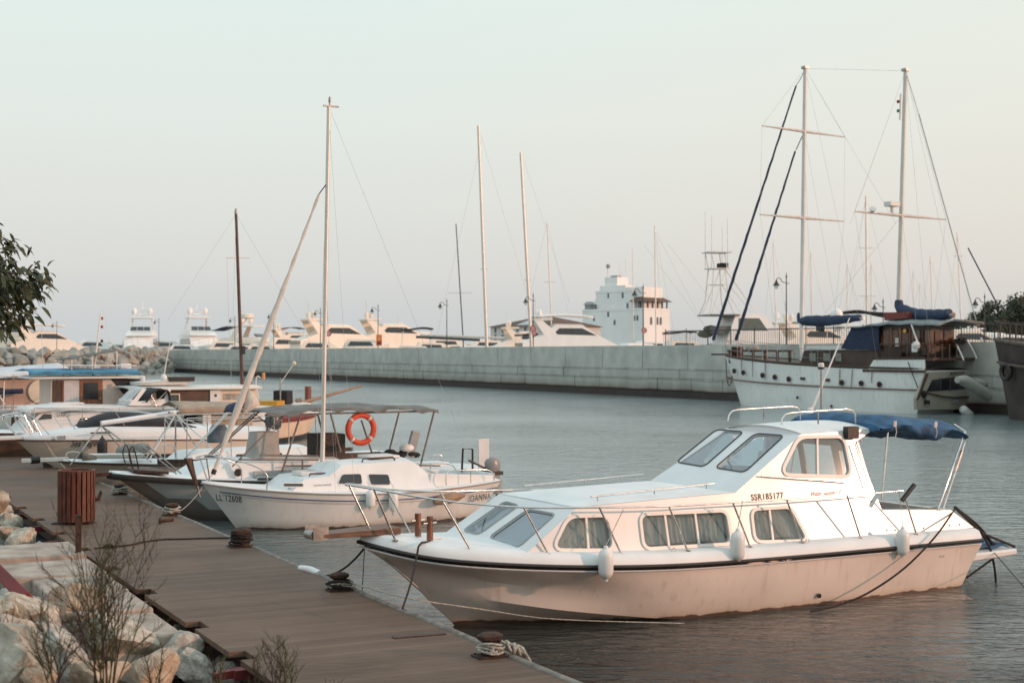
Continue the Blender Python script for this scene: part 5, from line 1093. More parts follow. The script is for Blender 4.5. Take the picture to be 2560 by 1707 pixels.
    pipe(r,catmull([S(1880,1000,-.8),S(1910,810,-.8),S(1980,800,-.8),S(2060,850,-.8),S(2080,1000,-.8)],16),.014,WHITEM,'hoop_rail')
    b=M(); 
    q=S(1560,880,-.4)
    for k in range(5): b.sph(q+V(.12*k-.2,.05*k,.05*math.sin(k*2)),.20,8,(1.1,1,.75))
    b.build('tarp_heap',mat('grey_mesh',(.30,.30,.28),.85,var=.2,bump=.6,bscale=20),r,60)
    q=S(1240,925,-.9); b=M(); b.hexa([q+V(*p) for p in [(-.2,-.15,-.08),(.85,-.1,-.10),(.85,.2,-.10),(-.2,.2,-.08),(-.35,-.2,.03),(.9,-.14,.0),(.9,.25,.0),(-.35,.25,.03)]]); b.build('upturned_tender',GELO,r,0,bevel=.02)
    return fr,g
loweredmast()
def scriptboat():
    fr=Fr((-11.7,38.3,0),29.5); r=emp('motor_boat',fr.O,29.5,'cream sided motor boat with a dark cockpit cover and the script name on its bow','motor boat')
    hm=mat('cream_hull',(.66,.56,.47),.35,var=.04,scale=1,streak=(.55,.46,.38),coat=.2)
    g=ghull(r,-1.6,5.3,1.26,1.22,1.10,2.5,-.3,5.0,tf=.85,m=hm,draft=.3,rub=mat('brown_rub',(.10,.065,.045),.5),rubw=.02,rubh=.04,toe=.0)
    S=lambda x,y,yy=0:fr.L(*Z6(x,y),yy)
    side_line(g,fr,mat('brown_line',(.22,.14,.10),.5),r,'brown_line',.02,.008,.05,1.,.48)
    # raised deck moulding above the rub line
    d=M(); Sx=[g.sh(t) for t in [i/30 for i in range(31)]]
    def up(x): return interp([(-1.6,.06),(-1.0,.12),(0,.26),(.6,.34),(3,.30),(5.3,.25)],x)
    d.grid([[V(p.x,p.y*.985,p.z),V(p.x,p.y*.97,p.z+up(p.x)*.6),V(p.x,p.y*.86,p.z+up(p.x)),V(p.x,0,p.z+up(p.x)+.08),V(p.x,-p.y*.86,p.z+up(p.x)),V(p.x,-p.y*.97,p.z+up(p.x)*.6),V(p.x,-p.y*.985,p.z)] for p in Sx]); d.build('deck_moulding',GEL,r,50)
    b=M(); b.prism([V(-2.25,-.10,1.26),V(-1.2,-.3,1.28),V(-1.2,.3,1.28),V(-2.25,.10,1.26)],V(0,0,.09)); b.build('anchor_platform',GEL,r,0,bevel=.02)
    b=M()
    for s in (1,-1): b.tube(catmull([V(-1.55,-.12*s,1.36),V(-1.95,-.13*s,1.85),V(-1.88,-.13*s,1.92),V(-1.3,-.5*s,1.90),V(-.9,-.8*s,1.42)],16),.016,6); b.tube([V(-1.3,-.5*s,1.9),V(-1.05,-.5*s,1.4)],.014,6); b.tube([V(-1.6,-.3*s,1.9),V(-1.25,-.35*s,1.38)],.014,6)
    b.tube([V(-1.92,-.13,1.89),V(-1.92,.13,1.89)],.016,6); b.build('pulpit',STEEL,r,60)
    b=M()
    for s in (1,-1):
        P=catmull([V(-.5,-.9*s,1.92),V(.6,-1.05*s,2.0),V(2.2,-1.1*s,1.85),V(3.2,-1.1*s,1.55)],16); b.tube(P,.012,5)
        for i in (0,5,10): b.tube([P[i],P[i]+V(.25,0,-.38)],.011,5)
    b.build('guard_rail',STEEL,r,60)
    # dark cockpit cover
    b=M(); prof=[(-.05,1.58),(.55,1.86),(1.35,1.93),(2.6,1.68),(3.0,1.53)]; P=catmull([V(x,0,z) for x,z in prof],18); rows=[]
    for i,p in enumerate(P):
        h=p.z-1.50; w=.92*min(1,.45+i*.12); rows.append([V(p.x,-w*math.cos(t),1.50+h*math.sin(t)**.7+.012*math.sin(i*1.5+t*4)) for t in [math.pi*k/14 for k in range(15)]])
    b.grid(rows); b.build('cockpit_cover',BLKC,r,50)
    b=M(); q=S(1190,665,-1.2); b.obox(q+V(0,.02,0),(.55,.04,.035)); b.build('side_vent',BLK,r,0)
    def side(px,py):
        y=-1.
        for _ in range(40):
            p=fr.L(px,py,y); t=max(0,min(1,(p.x+1.6)/6.9)); a=g.sh(t); q=max(0,(a.z-p.z)/a.z); w_=g.wlp(t); y=.5*y+.5*(-(abs(a.y)*(1-q*.55)+abs(w_.y)*q*.55))
        return V(p.x,y-.012,p.z)
    a=side(*Z6(825,828));c=side(*Z6(1240,818)); o=text('boat_name','Sea Legend',a,c-a,(.1,-.3,1),.17,INK,r,shear=.45,bold=.01,sp=1.1); fitw(o,a,(c-a))
    a=side(*Z6(605,748));c=side(*Z6(770,738)); a.y-=.01; o=text('registration_number','LL 10938',a+V(0,-.0,0),c-a,(0,.0,1),.09,INK,r,bold=.012); fitw(o,a,c-a)
    q=S(1200,700,-1.32); fender('fender',fr.W(q+V(0,-.03,0)),.95,.13,'black cylindrical fender hanging on the side of the boat with the script name',m=mat('black_fender',(.02,.018,.018),.5),hang=fr.W(V(q.x,-1.1,1.75)))
    for k,x in enumerate((3.6,)): pass
    b=M(); q=S(1950,600,.2); b.sph(q,.17,10,(.8,.9,1.5)); b.sph(q+V(.25,0,-.15),.14,10,(1,1,1.1)); b.build('covered_seat',FEND,r,60)
    outboard('outboard_motor',fr,5.45,-.1,1.35,'dark outboard motor at the stern of the boat with the script name',mat('outboard_dark',(.05,.06,.07),.35),1.3)
    return fr,g
SLF,SLG=scriptboat()
rope(sag(SLF.W(V(-1.0,-.5,1.3)),pp(27.2,.1,.5),.02),.010,ROPEW,'pale double rope from the script named boat bow down to the pier, left strand')
rope(sag(SLF.W(V(-1.0,-.5,1.3)),pp(26.4,.1,.5),.02),.010,ROPEW,'pale double rope from the script named boat bow down to the pier, right strand')
def flyboat():
    fr=Fr((-15,42.5,0),29.5); r=emp('flybridge_boat',fr.O,29.5,'white cabin boat numbered LL10077 with a small raised helm and dark hoop awning','motor boat')
    wood=mat('brown_wood_hull',(.14,.08,.055),.5,var=.2,scale=3)
    g=ghull(r,-2.4,7.2,1.25,1.15,1.1,2.7,-1.2,6.8,m=[GELO,wood],split=.9,draft=.3,rub=DWOOD,rubw=.03,rubh=.06)
    S=lambda x,y,yy=-.8:fr.L(*Z6(x,y),yy)
    def pr(*q): return [(S(*a).x,S(*a).z) for a in q]
    prof=[(.25,1.20),(.45,1.40),(1.0,1.80),(.35,1.86),(.5,1.95),(1.2,1.97),(4.6,1.86),(4.7,1.72),(4.5,1.68),(4.5,1.15)]
    prof=[(.15,1.20),(.30,1.40),(.75,1.80),(4.6,1.70),(4.5,1.15)]
    cab(r,prof,1.05,.92,GEL,'cabin',wins=[[(1.7,1.36),(2.6,1.36),(2.6,1.58),(1.85,1.60)]],fr_=WHITEM)
    b=M(); b.grid([[V(x,y,z-.05*abs(y)**2) for y in [-1.08+.18*k for k in range(13)]] for x,z in ((.30,1.80),(.42,1.93),(1.2,1.99),(4.7,1.86))]); b.grid([[V(x,s*1.08,z-.058),V(x,s*1.06,z-.16)] for x,z in ((.30,1.80),(.42,1.93),(1.2,1.99),(4.7,1.86)) for s in (-1,)]); b.build('roof',GEL,r,40,solid=.04)
    fpanel(r,(.34,1.42),(.76,1.76),.95,.88,TGLASS,'windscreen',WHITEM,3)
    b=M(); b.sheet([V(.42,-.99,1.40),V(1.05,-.99,1.38),V(1.02,-.945,1.72),V(.80,-.945,1.74)]); b.build('side_screen',DGLASS,r,0)
    b=M(); b.box(1.2,2.1,-.4,.4,1.98,2.03); b.build('roof_hatch',GEL,r,0,bevel=.02)
    a=V(S(650,442).x,-1.005,S(650,442).z-.01); c=V(S(815,430).x,-1.005,S(815,430).z-.01); a.z=1.66;c.z=1.66; o=text('registration_number','LL10077',a,c-a,(0,0.2,1),.14,INKB,r,bold=.012); fitw(o,a,c-a)
    railing(r,g,.30,.95,.75,6,STEEL)
    # raised helm
    prof=[(3.3,1.93),(3.75,2.42),(3.85,2.42),(3.95,2.1),(4.15,1.9)]
    b=M()
    for s in (1,-1):
        b.prism([V(3.35,s*.75,1.93),V(3.80,s*.65,2.45),V(3.92,s*.65,2.42),V(3.62,s*.72,2.05),V(4.45,s*.72,2.12),V(4.6,s*.65,2.45),V(4.68,s*.65,2.42),V(4.55,s*.75,1.90)],V(0,-.03*s,0))
    b.build('helm_arch',GEL,r,0); b=M(); b.box(3.4,3.6,-.72,.72,1.92,2.1); b.build('helm_coaming',GEL,r,30,bevel=.02)
    fpanel(r,(3.40,2.05),(3.78,2.42),.65,.6,TGLASS,'helm_screen',WHITEM,2)
    P=catmull([S(1710,310,-.7),S(1790,190,-.7),S(1890,155,-.7),S(1970,180,-.7),S(1990,300,-.7)],14)
    b=M(); b.grid([[V(p.x,y,p.z+.02*math.sin(i*2+y*6)) for y in [-.85+.17*k for k in range(11)]] for i,p in enumerate(P)]); b.build('hoop_awning',BLKC,r,60,solid=.03)
    for s in (1,-1): pipe(r,[V(P[3].x,.8*s,P[3].z),V(4.2,.8*s,1.85)],.014,STEEL,'awning_leg'); pipe(r,[V(P[9].x,.8*s,P[9].z),V(4.0,.8*s,1.85)],.014,STEEL,'awning_leg')
    pulpit(r,g,.16,.55)
flyboat()
def wheelhouseboat():
    fr=Fr((-19,48,0),29.5); r=emp('wheelhouse_boat',fr.O,29.5,'wooden boat with pale wheelhouse, orange-brown door and light blue tarp along its roof','boat')
    g=ghull(r,-2.2,7.6,1.6,1.35,1.5,3.0,-1,7.3,m=DWOOD,rub=BLK,rubw=.04,rubh=.06)
    S=lambda x,y,yy=-1.:fr.L(*Z6(x,y),yy)
    bl=mat('pale_blue_paint',(.52,.50,.50),.5,var=.1,scale=3); pk=mat('pinkish_cream',(.62,.50,.42),.55,var=.08,scale=3)
    cab(r,[(3.15,1.4),(3.15,2.62),(5.15,2.62),(5.95,1.7),(5.95,1.4)],1.0,1.0,pk,'wheelhouse',camber=0)
    def panel(x0,x1,z0,z1,m,nm,o=.012): b=M(); b.box(x0,x1,-1.0-o,-1.0,z0,z1); return b.build(nm,m,r,0)
    panel(3.18,3.52,1.5,2.58,DWOOD,'dark_shutter'); panel(3.56,4.08,1.5,2.56,bl,'side_panel',.02)
    panel(3.52,3.57,1.5,2.58,VARN,'door_post',.03)
    do=panel(4.10,4.88,1.5,2.60,VARN,'door',.03); b=M(); b.box(4.22,4.72,-1.04,-1.03,1.92,2.50); b.build('pane',DGLASS,do,0); b=M(); b.lathe([(.02,0),(.02,.03)],V(4.80,-1.03,1.95),8,(0,-1,0)); b.build('handle',STEEL,do)
    b=M(); b.prism([V(5.16,-.97,2.6),V(5.9,-.97,1.75),V(6.2,-.97,1.75),V(6.2,-.97,2.6)],V(0,1.9,0)); b.build('aft_curtain',mat('dark_purple_canvas',(.055,.045,.055),.8,var=.2),r,0)
    b=M(); b.box(2.45,6.3,-1.25,1.25,2.64,2.72); b.build('roof',GELO,r,30,bevel=.02)
    b=M(); n=24; b.grid([[V(2.35+3.75*i/n,-1.29+.02*math.sin(i*1.3),2.90-.02*math.sin(i*.9)),V(2.35+3.75*i/n,-1.32,2.78+.01*math.sin(i*1.9))] for i in range(n+1)]); b.grid([[V(2.35+3.75*i/n,-1.29+.02*math.sin(i*1.3),2.90-.02*math.sin(i*.9)),V(2.35+3.75*i/n,-.2,2.98),V(2.35+3.75*i/n,1.2,2.9)] for i in range(n+1)]); b.build('roof_tarp',LBLUE,r,60,solid=.02)
    # upper frame with sheet, lamps, whip aerials
    a=V(3.6,-.7,3.28);c=V(5.5,-.7,3.62); 
    b=M(); b.grid([[a.lerp(c,i/10)+V(0,y,.03*math.sin(i*2+y)) for y in (0,.5,1.,1.4)] for i in range(11)]); b.build('upper_awning',GREYC,r,60,solid=.03)
    for p in (V(3.9,-.7,3.3),V(4.6,-.7,3.4),V(5.45,-.7,3.6),V(5.45,.6,3.6),V(3.9,.6,3.3)): pipe(r,[p,V(p.x,p.y,2.72)],.02,WHITEM,'awning_post')
    pipe(r,[V(3.6,-.9,3.1),V(6.1,-.9,3.08)],.018,WHITEM,'roof_rail'); 
    b=M(); b.box(5.6,6.0,-.6,-.2,2.95,3.15); b.build('lamp_box',GEL,r,30,bevel=.03)
    m0=fr.L(233,905,-.2); m1=fr.L(253,780,-.2); m1=fr.L(252,785,-.2); mo=pipe(r,[V(m0.x,-.2,2.7),V(m1.x,-.2,m1.z)],.035,WHITEM,'signal_mast')
    for z in (.2,.5,.75,.9): b=M(); b.lathe([(.035,0),(.05,.04),(.035,.10)],V(m1.x+.04,-.2,2.9+(m1.z-2.9)*z),8); b.build('signal_lamp',REDP if z!=.5 else BLK,mo)
    for q0,q1 in (((283,900),(258,770)),((108,930),(103,800)),((407,945),(425,855))): 
        a=fr.L(*q0,.3);c=fr.L(*q1,.3); pipe(r,[a,c],.012,WHITEM,'whip_aerial',6,r2=.006)
wheelhouseboat()
def awningboat():
    fr=Fr((-23.5,52.5,0),29.5); r=emp('awning_boat',fr.O,29.5,'boat at the left edge under a long white sloping awning','boat')
    g=ghull(r,-1.5,8.0,1.5,1.3,1.3,3.,0,7.6,m=GELO,rub=DWOOD)
    S=lambda x,y,yy=-1.:fr.L(*Zl(x,y),yy)
    a0=S(-200,1085);a1=S(900,970);b0=S(-200,960);b1=S(790,880)
    x0,x1=a0.x,a1.x
    b=M(); rows=[]
    for i in range(16):
        u=i/15; x=x0+(x1-x0)*u; ze=a0.z+(a1.z-a0.z)*u+.0; zr=b0.z+(b1.z-b0.z)*u; rows.append([V(x,-1.25,ze),V(x-.02,-.6,(ze+zr)/2+.03*math.sin(i)),V(x-.15*u,0.2,zr),V(x,1.3,ze)])
    b.grid(rows); b.build('awning',mat('white_awning',(.62,.64,.66),.7,var=.06,bump=.3,bscale=10),r,60,solid=.03)
    for x in (x0+1,x0+2.5,x0+4,x1-.3): pipe(r,[V(x,-1.2,1.3),V(x,-1.2,2.7)],.02,DSTEEL,'awning_post')
    cab(r,[(3.0,1.3),(3.1,2.5),(6.5,2.5),(6.8,1.3)],.95,.9,mat('pink_cabin',(.48,.33,.26),.6,var=.12,scale=2),'cabin',wins=[[(3.4,1.8),(4.4,1.8),(4.4,2.2),(3.4,2.2)]])
    b=M(); b.lathe([(.30,-.02),(.42,0),(.45,.01),(.42,.02)],V(5.7,-1.0,2.05),20,(0,-1,0)); b.build('round_disc',CREAM,r)
    b=M(); b.cyl(V(2.,-1.35,2.0),V(5.0,-1.3,2.08),.10,10); b.build('rolled_cover',NAVY,r,60)
    for a,c in ((V(3.3,-1.3,2.0),V(4.3,-1.3,1.45)),(V(4.3,-1.3,2.0),V(3.5,-1.3,1.45)),(V(5.,-1.3,1.4),V(6.1,-1.3,2.0)),(V(4.9,-1.3,1.3),V(6.3,-1.3,1.8))): pipe(r,[a,c],.015,WHITEM,'brace')
    b=M(); b.box(1.5,5.5,-1.15,1.15,1.35,1.55); b.build('side_deck_box',GEL,r,0,bevel=.03)
def Zl(x,y): return (x*.19133,740+y*.19133)
awningboat()
def edgeboat():
    fr=Fr((-19.0,47.0,0),29.5); fr=Fr((-16.6,44.6,0),29.5); r=emp('wooden_boat',fr.O,29.5,'dark low wooden boat at the left edge with an outboard and pipes standing on it','boat')
    g=ghull(r,-2.2,4.5,1.0,.85,.8,2.1,-1.4,4.2,m=DWOOD,rub=GREYP)
    S=lambda x,y,yy=-.6:fr.L(*Z6(x,y),yy)
    for a,c in (((120,400),(260,640)),((150,410),(200,600)),((50,60),(40,400)),((0,240),(60,330))): pipe(r,[S(*a),S(*c)],.018,WHITEM,'standing_pipe')
    b=M(); q=S(50,430); b.box(q.x-.2,q.x+.2,-.7,-.4,q.z-.35,q.z+.1); b.build('grey_crate',GREYP,r,0,bevel=.02)
    b=M(); q=S(40,540); b.box(q.x-.25,q.x+.2,-.8,-.5,q.z-.2,q.z+.2); b.build('covered_box',GELO,r,0,bevel=.04)
    pipe(r,[S(-60,370),S(300,360)],.02,DSTEEL,'rail'); pipe(r,[S(-60,480),S(300,480)],.015,DSTEEL,'rail')
edgeboat()
def creamcabin():
    fr=Fr((-14.2,48.5,0),29.5); r=emp('cream_cabin_boat',fr.O,29.5,'old wooden boat with long cream roof, brown cabin walls and a tall brown mast','sailing boat')
    g=ghull(r,-1.4,6.3,1.3,1.15,1.2,3.0,0,6.1,m=GELO,rub=DWOOD)
    S=lambda x,y,yy=-1.:fr.L(*Z3(x,y),yy)
    zr=S(1300,185).z; zb=1.25; xl=S(860,190).x; xm=S(1390,190).x; xr=S(1690,190).x
    cab(r,[(xl+.35,zb),(xl+.35,zr-.05),(xm,zr-.05),(xm,zb)],1.05,1.05,mat('brown_wall',(.12,.065,.045),.6,var=.25,scale=3),'cabin_wall',camber=0)
    cab(r,[(xm,zb),(xm,zr-.02),(xr-.1,zr-.03),(xr+.1,zb)],1.08,1.0,CREAM,'aft_cabin',wins=[[(xm+.35,zr-.42),(xr-.35,zr-.42),(xr-.35,zr-.2),(xm+.35,zr-.2)]],camber=.03,glass=mat('clear_vinyl',(.42,.38,.33),.3,var=.3,scale=4))
    b=M(); b.grid([[V(x,y,zr+.07-.05*y*y) for y in [-1.25+.25*k for k in range(11)]] for x in (xl-.1,xl+1,xm,xr+.05)]); b.build('roof',GELO,r,50,solid=.06)
    for k,(x,w) in enumerate(((xl+1.05,.55),(xl+.2+.25,.3))):
        b=M(); b.box(x,x+w,-1.065,-1.05,zr-.75,zr-.2); wo=b.build('window',FGLASS,r,0); M().ring([V(x,-1.066,zr-.75),V(x+w,-1.066,zr-.75),V(x+w,-1.066,zr-.2),V(x,-1.066,zr-.2)],.05,(0,-1,0),.02).build('window_frame',CREAM,wo,0)
    b=M(); b.box(xm-.12,xm+.25,-1.1,-1.06,zr-.55,zr-.06); b.build('white_notice',GEL,r,0); b=M(); b.lathe([(.05,0),(.05,.01)],V(xm+.07,-1.1,zr-.25),10,(0,-1,0)); b.build('round_vent',BLK,r)
    # roof gear: dinghy, lamps, dome with whip
    q=S(1070,115,0); b=M(); b.sph(q,.12,12,(1,1,1.1)); b.build('dome',GEL,r); pipe(r,[q,fr.L(425,855,0)],.012,WHITEM,'whip_aerial',6)
    q=S(935,150,0); b=M(); b.lathe([(.07,0),(.07,.3)],V(q.x,0,zr+.1),10); b.build('vent_post',GEL,r)
    b=M(); q0=S(880,172,.0);q1=S(1240,140,.0); b.hexa([(q0.x,-.6,zr+.12),(q1.x-.3,-.6,zr+.12),(q1.x-.3,.6,zr+.12),(q0.x,.6,zr+.12),(q0.x,-.7,zr+.22),(q1.x,-.7,zr+.34),(q1.x,.7,zr+.34),(q0.x,.7,zr+.22)]); b.build('roof_tray',GELO,r,0); b=M(); b.box(q0.x+1.,q0.x+1.9,-.72,-.5,zr+.24,zr+.40); b.build('dark_gear',BLK,r,0)
    mb=fr.L(608,970,0); mt=fr.L(590,535,0); mo=mast(r,(mb.x,0,1.3),mt,.085,mat('brown_mast',(.13,.06,.045),.5,var=.2),'mast',.06)
    sp=fr.L(594,645,0); pipe(r,[sp+V(-.4,0,0),sp+V(.45,0,.02)],.02,WHITEM,'spreader'); b=M(); b.lathe([(.06,0),(.06,.1),(.03,.2)],mt,8); b.build('masthead',DSTEEL,mo); b=M(); q=fr.L(608,875,-.1); b.obox(q,(.12,.12,.3)); b.build('mast_fitting',BLK,mo,0)
    for P in ([mt,fr.L(420,800,0)],[mt,V(mt.x-.6,-1.2,1.3)],[mt,V(mt.x+.6,1.2,1.3)],[mt,V(9.4,0,1.3)],[sp+V(-.4,0,0),V(mt.x-.5,-1.1,1.3)]): pipe(r,P,.004,WIRE,'stay',5)
    b=M(); b.grid([[fr.L(*Z7(*p),.1) for p in ((985,20),(1060,40))],[fr.L(*Z7(*p),.1) for p in ((1000,110),(1140,200))]]); b.build('maroon_flag',mat('faded_maroon',(.20,.13,.13),.8),r,0,solid=.01)
    pipe(r,catmull([fr.L(*Z7(1180,20),.3),fr.L(*Z7(1140,0),.3),fr.L(*Z7(1130,110),.3),fr.L(*Z7(1160,250),.3)],10),.02,WHITEM,'gallows'); 
    b=M(); b.lathe([(.06,0),(.06,.25)],fr.L(*Z7(1218,40),.3),8); b.build('stern_lamp',mat('amber_lamp',(.7,.35,.15),.3),r)
creamcabin()
def tentboat():
    fr=Fr((-12.5,41.2,0),29.5); r=emp('tent_canopy_boat',fr.O,29.5,'boat with a small beige tent canopy and a long guard rail','boat')
    g=ghull(r,-1.0,5.6,1.0,.95,1.0,2.3,0,5.4,m=GELO,rub=DWOOD)
    S=lambda x,y,yy=-.8:fr.L(*Z7(x,y),yy)
    a=S(200,380);c=S(500,375);e=S(1000,420); zt=S(350,290,0).z
    b=M(); rows=[]
    for i in range(9):
        u=i/8; x=a.x+(e.x-a.x)*u+.0; k=1-.35*u; rows.append([V(x,-.95,a.z-.18),V(x,-.92,a.z+.02),V(x,-.45,a.z+(zt-a.z)*.62*k),V(x,0,a.z+(zt-a.z)*k),V(x,.45,a.z+(zt-a.z)*.62*k),V(x,.92,a.z+.02)])
    b.grid(rows); b.build('tent_canopy',BEIGE,r,60,solid=.02)
    for x in (a.x+.05,c.x,e.x-.1):
        for s in (1,-1): pipe(r,[V(x,.9*s,a.z),V(x,.9*s,1.05)],.016,WHITEM,'canopy_pole')
    b=M(); q=S(520,550); b.box(q.x-.05,q.x+.20,-.85,-.55,1.0,q.z+.35); b.build('white_locker',GEL,r,0,bevel=.02)
    b=M(); q=S(800,560); b.box(q.x-.8,q.x+.8,-.75,.6,1.0,q.z+.3); b.build('beige_cabin',BEIGE,r,0,bevel=.06)
    b=M(); q=S(420,520); b.sph(V(q.x,-.2,q.z-.1),.28,10,(.8,.8,1.3)); b.sph(V(q.x-.6,.2,q.z-.2),.25,10,(1.2,.8,1.)); b.box(q.x-1.3,q.x+.3,-.5,.5,1.0,1.25); b.build('covered_gear',BLKC,r,60)
    railing(r,g,.2,.98,.62,7,STEEL)
tentboat()
def keelboat():
    # cream hull seen from its starboard quarter, bow pointing away to the right
    fr=Fr((-9.0,61.5,0),258); r=emp('old_keel_boat',fr.O,258,'old cream hulled boat with maroon top band and wooden bowsprit, beyond the tarp canopy','sailing boat')
    g=ghull(r,-.9,9.5,1.12,.86,1.0,3.0,0,9.2,m=[mat('cream_hull_old',(.74,.58,.44),.5,var=.08,scale=2),BLK],split=.26,draft=.3,rub=MAROON,rubw=.03,rubh=.06)
    b=M(); Sx=[g.sh(.22+.75*i/16) for i in range(17)]
    for s in (1,-1): b.grid([[V(p.x,p.y*s,p.z),V(p.x,p.y*s*.98,p.z+.22*min(1,i/6))] for i,p in enumerate(Sx)])
    b.build('bulwark',MAROON,r,50,solid=.04)
    cab(r,[(1.6,.9),(1.7,1.42),(8.6,1.40),(8.7,.9)],1.0,.95,GELO,'deckhouse',camber=.05)
    b=M(); b.prism([V(-.75,-.08,1.0),V(-.35,-.08,1.0),V(-.35,-.08,2.05),V(-.7,-.08,2.05)],V(0,.16,0)); b.build('stem_post',mat('red_brown_post',(.28,.09,.06),.6,var=.2),r,0)
    pipe(r,[V(.5,0,1.35),V(-2.2,1.9,2.05)],.09,mat('weathered_spar',(.34,.22,.15),.6,var=.2),'bowsprit',8,r2=.05)
    b=M(); b.prism([V(-.3,-.5,1.1),V(.5,-.5,1.0),V(.5,-.5,1.35)],V(0,1,0)); b.build('bow_fairing',MAROON,r,0)
    b=M(); b.box(4.6,5.4,.0,.9,1.44,1.62); b.build('yellow_crate',YEL,r,0); b=M(); b.box(3.4,4.1,.2,.8,1.44,2.0); b.build('dark_bag',BLKC,r,30,bevel=.05)
    pipe(r,[V(4.3,.6,1.4),V(4.3,.6,2.5)],.03,DSTEEL,'roof_post'); pipe(r,[V(4.3,.6,2.3),V(3.8,1.0,3.1)],.012,WHITEM,'whip_aerial'); b=M(); b.sph(V(3.8,1.0,3.1),.09,8); b.build('aerial_tip',CREAM,r)
    for x in (1.8,2.1,2.8): b=M(); b.sph(V(x,.5,1.52),.11,8); b.build('roof_float',mat('tan_float',(.25,.18,.14),.7),r)
keelboat()
# ---------------------------------------------------------------- quay wall
def quaymat():
    m=mat('quay_concrete',(.56,.56,.51),.9,var=.2,scale=.7,bump=.4,bscale=2,streak=(.30,.25,.21),lo=.2,hi=.8); nt=m.node_tree; N=nt.nodes; Lk=nt.links; b=N['Principled BSDF']
    src=b.inputs['Base Color'].links[0].from_socket; tc=N.new('ShaderNodeTexCoord'); sx=N.new('ShaderNodeSeparateXYZ'); Lk.new(tc.outputs['Object'],sx.inputs[0])
    r=N.new('ShaderNodeValToRGB'); mr=N.new('ShaderNodeMapRange'); mr.inputs[1].default_value=0; mr.inputs[2].default_value=4.2; 
    n=N.new('ShaderNodeTexNoise'); n.inputs['Scale'].default_value=.35; n.inputs['Detail'].default_value=6; Lk.new(tc.outputs['Object'],n.inputs[0]); ad=N.new('ShaderNodeMath'); ad.operation='MULTIPLY_ADD'; Lk.new(n.outputs['Fac'],ad.inputs[0]); ad.inputs[1].default_value=.25; Lk.new(sx.outputs['Z'],ad.inputs[2]); Lk.new(ad.outputs[0],mr.inputs[0]); Lk.new(mr.outputs[0],r.inputs[0])
    e=r.color_ramp.elements; e[0].position=.0; e[0].color=(.16,.10,.08,1); e[1].position=1; e[1].color=(1,1,1,1)
    for p,c in ((.165,(.20,.12,.10)),(.20,(.62,.58,.55)),(.33,(.85,.85,.84)),(.365,(.55,.53,.52)),(.38,(.84,.84,.84)),(.52,(.90,.90,.90)),(.535,(.50,.49,.48)),(.55,(.95,.95,.95)),(.97,(1,1,1)),(.985,(1.1,1.1,1.1))): q=e.new(p); q.color=(*c,1)
    mx=N.new('ShaderNodeMix'); mx.data_type='RGBA'; mx.blend_type='MULTIPLY'; mx.inputs[0].default_value=1; Lk.new(src,mx.inputs[6]); Lk.new(r.outputs[0],mx.inputs[7]); Lk.new(mx.outputs[2],b.inputs['Base Color']); return m
WA=V(-59.5,246,0); WB=V(15.22,104.1,0); WDv=(WB-WA).normalized(); WL=(WB-WA).length+42; WN=V(WDv.y,-WDv.x,0)*-1; 
if WN.y<0: WN=-WN
def wp(a,c,z): return WA+WDv*a+WN*c+V(0,0,z)
def quay():
    r=emp('quay_wall',WA,0,'long grey concrete quay wall across the harbour with dark wet foot','quay wall')
    QM=quaymat(); zt=lambda a:interp([(0,3.78),(110,3.95),(164,4.05),(210,4.2)],a); n=0; a=0; rnd=random.Random(3)
    # courses of big blocks standing slightly proud or back of each other
    b=M()
    while a<WL:
        l=6.2+rnd.uniform(-.4,.4); a1=min(WL,a+l); o=rnd.uniform(-.03,.03)
        b.hexa([wp(a+.03,o,2.22),wp(a1-.03,o,2.22),wp(a1-.03,.7,2.22),wp(a+.03,.7,2.22),wp(a+.03,o,zt(a)),wp(a1-.03,o,zt(a1)),wp(a1-.03,.7,zt(a1)),wp(a+.03,.7,zt(a))]); a=a1
    for z0,z1,off in ((1.5,2.2,-.06),(.55,1.48,-.12)):
        a=-3
        while a<WL:
            l=4.5+rnd.uniform(-.8,.8); a1=min(WL,a+l); o=off+rnd.uniform(-.04,.04)
            b.hexa([wp(a+.03,o,z0),wp(a1-.03,o,z0),wp(a1-.03,.7,z0),wp(a+.03,.7,z0),wp(a+.03,o,z1),wp(a1-.03,o,z1),wp(a1-.03,.7,z1),wp(a+.03,.7,z1)]); a=a1
    b.v=[p-r.location for p in b.v]; b.build('wall_blocks',QM,r,0)
    b=M(); b.prism([wp(-3,.05,0),wp(WL,.05,0),wp(WL,7,0),wp(-3,7,0)],V(0,0,3.3)); b.v=[p-r.location for p in b.v]; b.build('quay_core',mat('core',(.10,.07,.055),.9),r,0)
    b=M(); b.prism([wp(-3,-.35,-1),wp(WL,-.35,-1),wp(WL,.0,-1),wp(-3,.0,-1)],V(0,0,1.5)); b.v=[p-r.location for p in b.v]; b.build('wet_footing',mat('wet_footing',(.035,.022,.017),.6,var=.3,scale=1.),r,0)
    # railing: a long run of bars near the right end
    f=emp('quay_railing',wp(150,2.2,3.3),0,'dark vertical bar railing along the quay top towards the right','railing')
    b=M(); a=150
    while a<WL-1: p=wp(a,2.2,3.3)-f.location; b.box(p.x-.012,p.x+.012,p.y-.012,p.y+.012,p.z,p.z+1.95); a+=.22
    b.build('bars',LAMPM,f,0)
    b=M()
    for z in (.5,1.85): b.tube([wp(150,2.2,3.3+z)-f.location,wp(WL-1,2.2,3.3+z)-f.location],.035,4)
    a=150
    while a<WL-1: b.tube([wp(a,2.2,3.3)-f.location,wp(a,2.2,5.35)-f.location],.035,5); a+=2.9
    b.build('frame',LAMPM,f,0)
LAMPM=mat('lamp_iron',(.07,.075,.075),.6,.3,var=.2)
quay()
